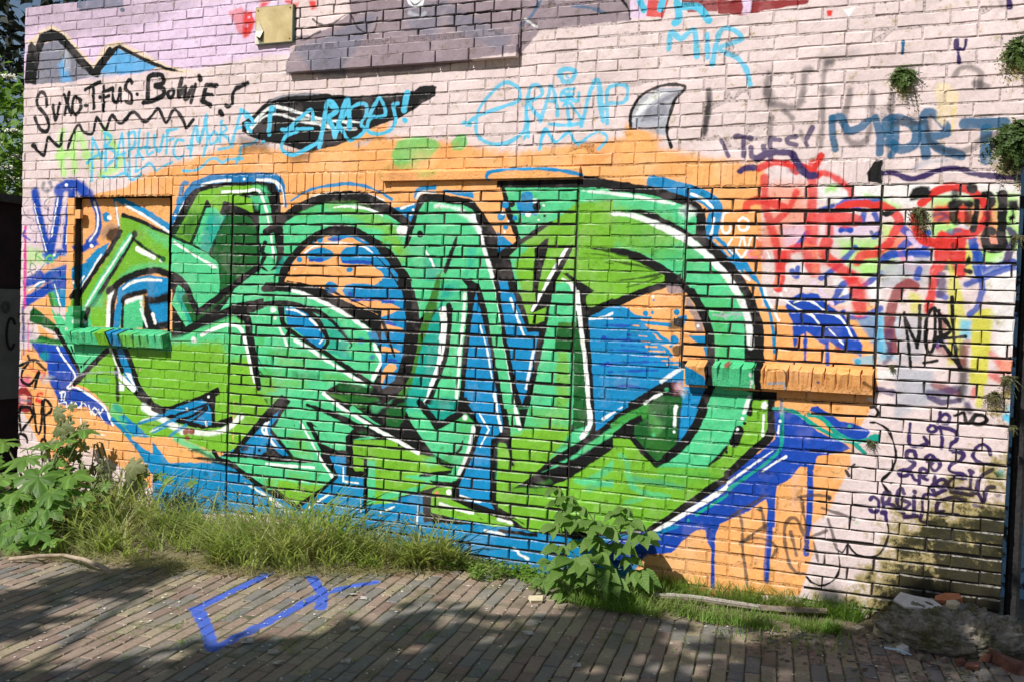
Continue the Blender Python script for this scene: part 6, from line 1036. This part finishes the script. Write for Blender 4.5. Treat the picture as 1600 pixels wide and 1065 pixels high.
# vine-like seedling leaves above the grass
for k, (x, y, s) in enumerate(((248, 742, .055), (262, 748, .05), (300, 752, .045))):
    q = ppt(x, y, -.15); sd = tag(link('seedling', lobed_mesh('seedling', s, L_big, 5, 70+k, .3), mw=orient(q, (.3*(k-1), -.6, -.5), (0, -.7, .8))), ('leftmost broad seedling leaf above the tall grass by the blue band', 'middle broad seedling leaf above the tall grass by the blue band', 'rightmost broad seedling leaf above the tall grass by the blue band')[k], 'plant', 'seedling leaves above the tall grass')
# ferns rooted in the wall --------------------------------------------------
L_fern = leafy('wall_fern_leaf', (.042, .085, .018), (.10, .155, .038), .55, .25, 60)
L_herb = leafy('wall_herb_leaf', (.06, .085, .025), (.15, .13, .06), .6, .25, 60)
def fern(x, y, r, label, mat=L_fern, n=60, hang=.0):
    p = ppt(x, y, -.004); V = []; Fq = []; rr = np.random.default_rng(int(x))
    for i in range(n):
        d = rr.normal(0, 1, 3); d[1] = -abs(d[1])*.8-.2; d[2] += .35-hang*2; d /= np.linalg.norm(d); L_ = r*rr.uniform(.45, 1.15); c = np.zeros(3)
        st = np.array([rr.normal(0, r*.22), 0, rr.normal(0, r*.2)-.1*r])*(1 if mat is L_fern else 0)
        pc = st
        for k in range(7):
            s = k/6; c = st+d*L_*s+np.array([0, 0, -.5*L_*s*s*(1+hang)]); b = len(V); o_ = np.array([r*.009, 0, r*.009]); V += [pc-o_, pc+o_, c+o_, c-o_]; Fq.append([b, b+1, b+2, b+3]); pc = c; u = np.cross(d, [.3, .2, 1.]); u /= np.linalg.norm(u); l = r*.26*(1-.6*s); w = np.cross(u, d)*l*.35
            for sg in (-1, 1):
                b = len(V); e = u*sg*l+d*l*.35; V += [c, c+e*.5+w, c+e, c+e*.5-w]; Fq.append([b, b+1, b+2, b+3])
    return tag(link('wall_fern' if mat is L_fern else 'wall_herb', fast_mesh('fern', np.array(V), np.array(Fq), mat), loc=p), label, 'plant')
PXM = .0625/20.6
fern(1411, 118, 25*PXM, 'round green fern tuft alone on the pale upper bricks', n=110); fern(1594, 76, 32*PXM, 'topmost fern tuft hanging at the right end of the wall', n=100); fern(1590, 212, 42*PXM, 'largest fern tuft at the right end of the wall beside the blue letter T', n=150)
fern(1436, 330, 22*PXM, 'brownish wall weed hanging over the red painted ring', L_herb, 40, .4); fern(1574, 592, 20*PXM, 'small green wall weed at the right end below the yellow stripe', L_herb, 40); fern(1553, 618, 20*PXM, 'small green wall weed under the yellow stripe', L_herb, 44); fern(1361, 690, 15*PXM, 'small wall weed growing at the tip of the blue paint', L_herb, 26); fern(1582, 668, 13*PXM, 'tiny wall weed at the right end above the purple tags', L_herb, 22); fern(1394, 575, 11*PXM, 'tiny wall weed right of the orange sill', L_herb, 16); fern(1592, 370, 16*PXM, 'thin wall weed beside the black painted hook at the right end', L_herb, 30, .3)
# shrubs past the left end --------------------------------------------------
L_elder = leafy('elder_leaf', (.075, .17, .022), (.15, .26, .04), .5, .35, 12); L_darkl = leafy('dark_tree_leaf', (.006, .012, .006), (.016, .028, .012), .6, .1, 12)  # dark tree: its shade is put into the near-black leaf colour
M_bark = plain('bark', (.04, .03, .022), (.09, .075, .055), 30)
def crown(name, c, rad, n, size, mat, parent, seed, gap=.25):
    rr = np.random.default_rng(seed); cl = rr.normal(0, 1, (n//26, 3)); cl /= np.linalg.norm(cl, axis=1)[:, None]; cl *= rr.uniform(.35, 1, (len(cl), 1))**.5
    k = rr.integers(0, len(cl), n); P = (cl[k]+rr.normal(0, .13, (n, 3)))*np.array(rad)+np.array(c); N = rr.normal(0, .6, (n, 3)); N[:, 2] += .8; N[:, 1] -= .5
    v, f = leaf_quads(P, N, rr.uniform(size*.6, size*1.3, n), .45, rr); return link(name, fast_mesh(name, v, f, mat), parent)
el = thing('elder_bush', (-7.25, 1.15, 0), 'sunlit elder bush with white flowers above the dark side wall', 'bush')
crown('crown', (0, 0, 2.75), (.75, .85, .62), 3600, .10, L_elder, el, 5)
MB().tube([(0, .1, 0), (.03, .1, 1.2), (0, 0, 2.4)], [.05, .04, .02], 7).build('trunk', M_bark, el)
L_flower = plain('elder_flower', (.55, .55, .42), (.75, .74, .62), 80, .8)
for k, (x, y) in enumerate(((14, 120), (20, 205), (12, 262), (26, 245), (8, 225), (18, 280))):
    d = ray(x, y); t = (.62+.05*k-CAM[1])/d[1]; q = np.array(CAM)+d*t-np.array([-7.25, 1.15, 0]); P = q+RNG.normal(0, 1, (110, 3))*np.array([.03, .03, .008]); N = RNG.normal(0, .3, (110, 3)); N[:, 2] += 1; N[:, 1] -= .6
    v, f = leaf_quads(P, N, np.full(110, .022), .9); link('flower_head', fast_mesh('flower_head', v, f, L_flower), el)
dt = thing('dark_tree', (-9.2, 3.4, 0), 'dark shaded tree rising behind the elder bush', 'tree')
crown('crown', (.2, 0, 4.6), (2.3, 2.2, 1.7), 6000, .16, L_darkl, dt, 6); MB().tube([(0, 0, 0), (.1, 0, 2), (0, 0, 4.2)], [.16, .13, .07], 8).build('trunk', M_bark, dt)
# the tree behind the viewpoint whose shade lies over the front of the paving
def inpoly(x, y, P):
    c = False
    for (ax, ay), (bx, by) in zip(P, P[1:]+P[:1]):
        if (ay > y) != (by > y) and x < (bx-ax)*(y-ay)/(by-ay)+ax: c = not c
    return c
S1 = [(-300, 1090), (120, 1052), (250, 1024), (420, 1003), (560, 982), (700, 972), (850, 958), (950, 974), (1040, 1004), (1150, 1010), (1240, 990), (1330, 990), (1480, 985), (1700, 985), (1900, 2400), (-1800, 2400)]
S2 = [(-160, 955), (0, 933), (120, 906), (230, 880), (268, 886), (235, 905), (170, 930), (110, 950), (0, 988), (-160, 1030)]
st = thing('shade_tree', (-3.7, -8.2, 0), 'leafy tree that throws its shade over the front of the paving', 'tree')
P = []; sx, sy = -SUN.x/SUN.z, -SUN.y/SUN.z
def cast(x, y, z0=0.0, zz=None):
    z = RNG.uniform(4.0, 6.0) if zz is None else zz; return np.array([x-sx*(z-z0), y-sy*(z-z0), z])
cnt = 0
while cnt < 330:
    x, y = RNG.uniform(-5.0, 1.3), RNG.uniform(-3.4, -.05); v3 = np.array([x, y, 0])-cam_v; zf_ = v3@FW
    if zf_ < .3: ins = True
    else: ins = inpoly(800+FPX*(v3@RT)/zf_, 532.5-FPX*(v3@UP)/zf_, S1)
    if ins and not (x > -1.1 and RNG.random() < .25): P.append(cast(x, y)+RNG.normal(0, .13, (17, 3))); cnt += 1
cnt = 0
while cnt < 24:
    x, y = RNG.uniform(-4.8, -3.4), RNG.uniform(-2.3, -.7); v3 = np.array([x, y, 0])-cam_v; zf_ = v3@FW
    if inpoly(800+FPX*(v3@RT)/zf_, 532.5-FPX*(v3@UP)/zf_, S2): P.append(cast(x, y, 0, RNG.uniform(3.6, 4.6))+RNG.normal(0, .07, (17, 3))); cnt += 1
for k in range(14):
    x, z = RNG.uniform(-.05, .5), RNG.uniform(0, .16); P.append(cast(x, -.05, z)+RNG.normal(0, .05, (4, 3)))
P = np.concatenate(P)-np.array([-3.7, -8.2, 0]); N = RNG.normal(0, .7, P.shape)+np.array(SUN)*.9
v, f = leaf_quads(P, N, RNG.uniform(.13, .24, len(P)), .6); link('crown', fast_mesh('crown', v, f, L_elder), st)
tb = MB().tube([(0, 0, 0), (.05, .1, 1.6), (.1, .2, 3.4), (.2, .4, 4.6)], [.17, .14, .10, .05], 8)
for k in range(14):
    q = P[RNG.integers(0, len(P))]; tb.tube([(.1, .2, 3.0+.1*k), tuple(np.array([.1, .2, 3.6])*.5+q*.5), tuple(q)], [.045, .028, .01], 5)
tb.build('trunk', M_bark, st)
# ---- small things lying about ---------------------------------------------
M_wood = plain('weathered_wood', (.13, .09, .065), (.30, .25, .2), 30, .8); M_wh = plain('flaking_white', (.24, .19, .15), (.55, .52, .48), 45, .7)
a, b_ = gpt(1020, 944), gpt(1292, 971); dirn = (b_-a).normalized(); sid = Vector((-dirn.y, dirn.x, 0))
bt = thing('batten', a, 'long thin wooden batten with flaking white paint lying in the grass', 'batten'); m = MB(); n = 8
for w0, w1, h0, h1, nm, mt in ((-.013, .013, .0, .020, 'core', M_wood), (-.0155, -.0132, .012, .019, 'painted_edge', M_wh), (-.013, .006, .0202, .022, 'painted_top', M_wh)):
    mb = MB(); Lb = (b_-a).length
    for i in range(n+1):
        p = dirn*(Lb*i/n)+Vector((0, -.02, .045+.008*math.sin(i*.9))); 
        if nm != 'core' and i > 5: break
        mb.v += [tuple(p+sid*w+Vector((0, 0, h))) for w, h in ((w0, h0), (w1, h0), (w1, h1), (w0, h1))]
        if i: k = (i-1)*4; mb.f += [(k+q, k+(q+1) % 4, k+4+(q+1) % 4, k+4+q) for q in range(4)]
    mb.f += [(0, 3, 2, 1), tuple(len(mb.v)-4+q for q in range(4))]; mb.build(nm, mt, bt)
M_twig = plain('dry_twig', (.26, .19, .13), (.42, .34, .25), 30, .85)
tp = gpt(15, 872); tw = thing('dead_branch', tp, 'long dry bent branch lying on the paving before the tall grass', 'branch')
MB().tube([gpt(x, y, .02+.03*k % .05)-tp for k, (x, y) in enumerate(((15, 873), (60, 868), (100, 867), (130, 873), (158, 884), (172, 893)))], [.011, .012, .012, .012, .013, .015], 7).build('limb', M_twig, tw, True)
MB().tube([gpt(50, 868, .02)-tp, gpt(66, 874, .02)-tp, gpt(82, 870, .015)-tp], [.007, .006, .004], 6).build('twig', M_twig, tw, True)
t2 = tag(link('twig', MB().tube([gpt(192, 902, .012), gpt(205, 900, .016), gpt(222, 898, .012)], [.005, .006, .004], 6).mesh('twig', M_twig)), 'short pale twig lying on the shaded paving', 'twig')
# mossy lump of old mortar in the right corner
t = NT('old_mortar', .95, .15); n1 = t.noise(9, 7, .7); n2 = t.noise(38, 6, .7); c = t.mix(t.ramp(n1, [(.42, 0.0), (.6, 1.0)]), (.36, .315, .26), (.14, .13, .06)); c = t.mix(1.0, c, t.ramp(n2, [(.3, (.5,)*3), (.7, (1.25,)*3)]), 'MULTIPLY'); t.bump(n2, 1.0, .012); t.bump(t.noise(140, 3), .6, .004); M_lump = t.col(c)
bm = bmesh.new(); bmesh.ops.create_icosphere(bm, subdivisions=6, radius=1.0); from mathutils import noise as mn
for q in bm.verts:
    p = q.co.copy(); d = 1+.20*mn.noise(p*1.7+Vector((3, 1, 2)))+.16*mn.noise(p*4.3)+.09*mn.noise(p*10)+.06*abs(mn.noise(p*15))+.05*mn.noise(p*26)+.03*mn.noise(p*55); q.co = Vector((p.x*.28*d, p.y*.17*d, max(-.02, (p.z*.62+.38)*.20*d+.012*mn.noise(p*6+Vector((5, 2, 1))))))
me = bpy.data.meshes.new('mortar_lump'); bm.to_mesh(me); bm.free(); me.materials.append(M_lump); me.polygons.foreach_set('use_smooth', [True]*len(me.polygons))
lump = tag(link('mortar_lump', me, loc=(.105, -.20, 0)), 'large mossy lump of old mortar lying against the right foot of the wall', 'rubble')
M_plaster = plain('white_plaster', (.5, .47, .43), (.68, .65, .6), 35, .85); M_tile = plain('orange_tile', (.42, .14, .06), (.55, .22, .10), 40, .8); M_frag = plain('brick_fragment', (.13, .05, .035), (.24, .11, .075), 30, .9); M_stone = plain('cream_stone', (.5, .42, .27), (.62, .54, .38), 30, .85)
def shard(name, p, pts, th, mat, label, cat, rot=(0, 0, 0)):
    n = len(pts); v = [(x, y, th+random.uniform(-.3, .3)*th*.5) for x, y in pts]+[(x, y, 0) for x, y in pts]; f = [tuple(range(n)), tuple(range(2*n-1, n-1, -1))]+[(k, n+k, n+(k+1) % n, (k+1) % n) for k in range(n)]
    from mathutils import Euler
    return tag(link(name, mesh_from(name, v, f, mat), mw=Matrix.Translation(p) @ Euler(rot).to_matrix().to_4x4()), label, cat)
shard('plaster_sheet', Vector((-.02, -.22, .185)), [(-.115, -.02), (-.06, -.055), (.0, -.04), (.075, -.03), (.11, .0), (.05, .05), (-.03, .045), (-.09, .05)], .010, M_plaster, 'flat white plaster flake on top of the mossy mortar lump', 'rubble', (.35, .1, 0))
shard('tile_shard', Vector((.10, -.12, .195)), [(-.06, -.02), (.0, -.028), (.06, -.012), (.05, .022), (-.01, .026), (-.055, .012)], .022, M_tile, 'orange tile shard resting behind the white plaster flake', 'rubble', (.4, -.12, .1))
shard('stone_chip', Vector((.115, -.2, .188)), [(-.03, -.015), (.01, -.022), (.035, .0), (.02, .024), (-.02, .02)], .022, M_stone, 'cream stone chip beside the orange tile shard', 'rubble', (.3, 0, .4))
M_blue = plain('faded_plastic', (.42, .58, .68), (.6, .72, .78), 30, .5)
for k, (x0, y0, x1, y1, w, lb) in enumerate(((1382, 1011, 1424, 1022, .010, 'pale blue plastic strip lying left of the mortar lump'), (1455, 1035, 1480, 1043, .014, 'pale splinter lying on the paving below the mortar lump'))):
    p, q = gpt(x0, y0, .012), gpt(x1, y1, .010); tag(link('plastic_strip' if k == 0 else 'splinter', MB().tube([p, p.lerp(q, .5)+Vector((0, 0, .006)), q], [w*.5, w*.55, w*.3], 5).mesh('strip', M_blue if k == 0 else M_wood)), lb, 'litter')
def chunk(p, s, mat, rz):
    r = random.Random(int(p[0]*9999)); v = [((x*s[0]+r.uniform(-.2, .2)*s[0]), (y*s[1]+r.uniform(-.2, .2)*s[1]), (z*s[2]+r.uniform(-.15, .15)*s[2])) for x in (-.5, .5) for y in (-.5, .5) for z in (0, 1)]
    me = mesh_from('chunk', v, [(0, 1, 3, 2), (4, 6, 7, 5), (0, 4, 5, 1), (2, 3, 7, 6), (1, 5, 7, 3), (0, 2, 6, 4)], mat); return me, Matrix.Translation(p) @ Matrix.Rotation(rz, 4, 'Z') @ Matrix.Rotation(.2*math.sin(rz*3), 4, 'X')
for x, y, s, mat, rz, nm, lb, g in ((1573, 1043, (.17, .055, .05), M_frag, -.9, 'wood_offcut', 'reddish brown offcut lying in the bottom right corner', None), (1590, 1012, (.08, .06, .045), M_frag, .4, 'brick_fragment', 'broken red brick piece lying right of the mortar lump', 'broken brick pieces'), (1545, 1030, (.07, .05, .03), M_frag, 1.0, 'brick_fragment', 'largest broken red brick piece in front of the mortar lump', 'broken brick pieces in front'), (1520, 1044, (.05, .04, .02), M_frag, .2, 'brick_fragment', 'flat broken red brick piece lowest in front of the mortar lump', 'broken brick pieces in front'), (1500, 1036, (.04, .03, .02), M_frag, 2.0, 'brick_fragment', 'smallest broken red brick piece in front of the mortar lump', 'broken brick pieces in front'), (1378, 992, (.07, .05, .035), M_stone, .3, 'stone', 'cream stone lying left of the mortar lump beside the wall', None), (1412, 1018, (.05, .035, .025), M_plaster, 1.1, 'stone', 'white plaster crumb lying before the left foot of the mortar lump', None), (1440, 1030, (.035, .03, .02), M_lump, 2.1, 'stone', 'small grey stone lying below the mortar lump', None), (1566, 985, (.07, .06, .05), M_lump, .5, 'stone', 'grey lump wedged between the mortar lump and the corner post', None), (1392, 1000, (.055, .04, .03), M_lump, .6, 'stone', 'grey stone lying at the left foot of the mortar lump', None), (1340, 985, (.05, .04, .02), M_lump, .9, 'stone', 'grey stone lying on the paving at the end of the batten', None), (838, 938, (.07, .05, .02), M_stone, .5, 'dead_leaf', 'curled yellow leaf lying before the leafy plant', None), (540, 1033, (.035, .03, .006), M_wh, .5, 'paint_flake', 'white paint flake on the dark paving right of the lower blue corner', 'white paint flakes'), (434, 1035, (.04, .035, .006), M_wh, 1.5, 'paint_flake', 'white paint flake on the dark paving below the long blue line', 'white paint flakes'), (555, 981, (.035, .03, .006), M_wh, .9, 'paint_flake', 'white paint flake on the paving midway between the blue arrow and the lower edge', 'white paint flakes'), (568, 934, (.035, .03, .006), M_wh, .2, 'paint_flake', 'white paint flake on sunlit paving right of the blue arrow shaft', 'white paint flakes in the sun'), (550, 928, (.03, .03, .006), M_wh, 1.2, 'paint_flake', 'white paint flake on sunlit paving nearest the blue arrow head', 'white paint flakes in the sun'), (427, 1018, (.035, .03, .006), M_wh, .7, 'paint_flake', 'white paint flake just below the long blue line', 'white paint flakes'), (826, 989, (.05, .03, .006), M_wh, .7, 'paint_flake', 'large white paint flake on the dark paving left of the foot of the leafy plant', 'white paint flakes'), (900, 1039, (.035, .03, .006), M_wh, .4, 'paint_flake', 'white paint flake on the dark paving straight below the leafy plant', 'white paint flakes'), (385, 1000, (.05, .035, .006), M_wh, .7, 'paint_flake', 'white paint flake lying inside the blue painted mark', None)):
    me, mw = chunk(gpt(x, y, .004), s, mat, rz); me.name = nm; tag(link(nm, me, mw=mw), lb, 'leaf' if nm == 'dead_leaf' else ('flake' if nm == 'paint_flake' else 'rubble'), g)
# rubble crumbs and fallen petals: more than anyone could count
def crumbs(name, n, box, size, mat, label, flat=.5):
    x = RNG.uniform(box[0], box[1], n); y = RNG.uniform(box[2], box[3], n); V = []; Fq = []
    for i in range(n):
        s = RNG.uniform(*size); p = np.array([x[i], y[i], 0.001]); o = RNG.uniform(-.25, .25, (6, 3))*s
        q = np.array([(1, 0, .4*flat), (0, 1, .4*flat), (-1, 0, .4*flat), (0, -1, .4*flat), (0, 0, flat), (0, 0, 0)])*s+o+p; b = len(V); V += list(q); Fq += [[b, b+1, b+4, b+4], [b+1, b+2, b+4, b+4], [b+2, b+3, b+4, b+4], [b+3, b, b+4, b+4]]
    me = bpy.data.meshes.new(name); me.from_pydata([tuple(v) for v in V], [], [tuple(f[:3]) for f in Fq]); me.materials.append(mat)
    return tag(link(name, me), label, 'litter', kind='stuff')
crumbs('petals', 1300, (-5.2, .3, -3.0, -.05), (.003, .0085), plain('petal', (.5, .46, .36), (.66, .62, .52), 30), 'small white petals scattered over the paving', .5)
crumbs('grit', 700, (-.75, .5, -.75, -.02), (.004, .014), M_lump, 'grit and crumbs of mortar on the paving at the right')
crumbs('brick_crumbs', 90, (.0, .5, -.5, -.25), (.004, .014), M_frag, 'red brick crumbs on the paving at the right')
n = 220; xy = RNG.uniform([-5.2, -2.6], [.1, -.15], (n, 2)); N = RNG.normal(0, .35, (n, 3)); N[:, 2] += 1
grow('leaf_litter', 'small dry leaves and bits scattered over the paving', 'litter', G_dry, leaf_quads(np.concatenate([xy, np.full((n, 1), .008)], 1), N, RNG.uniform(.012, .03, n), .55))
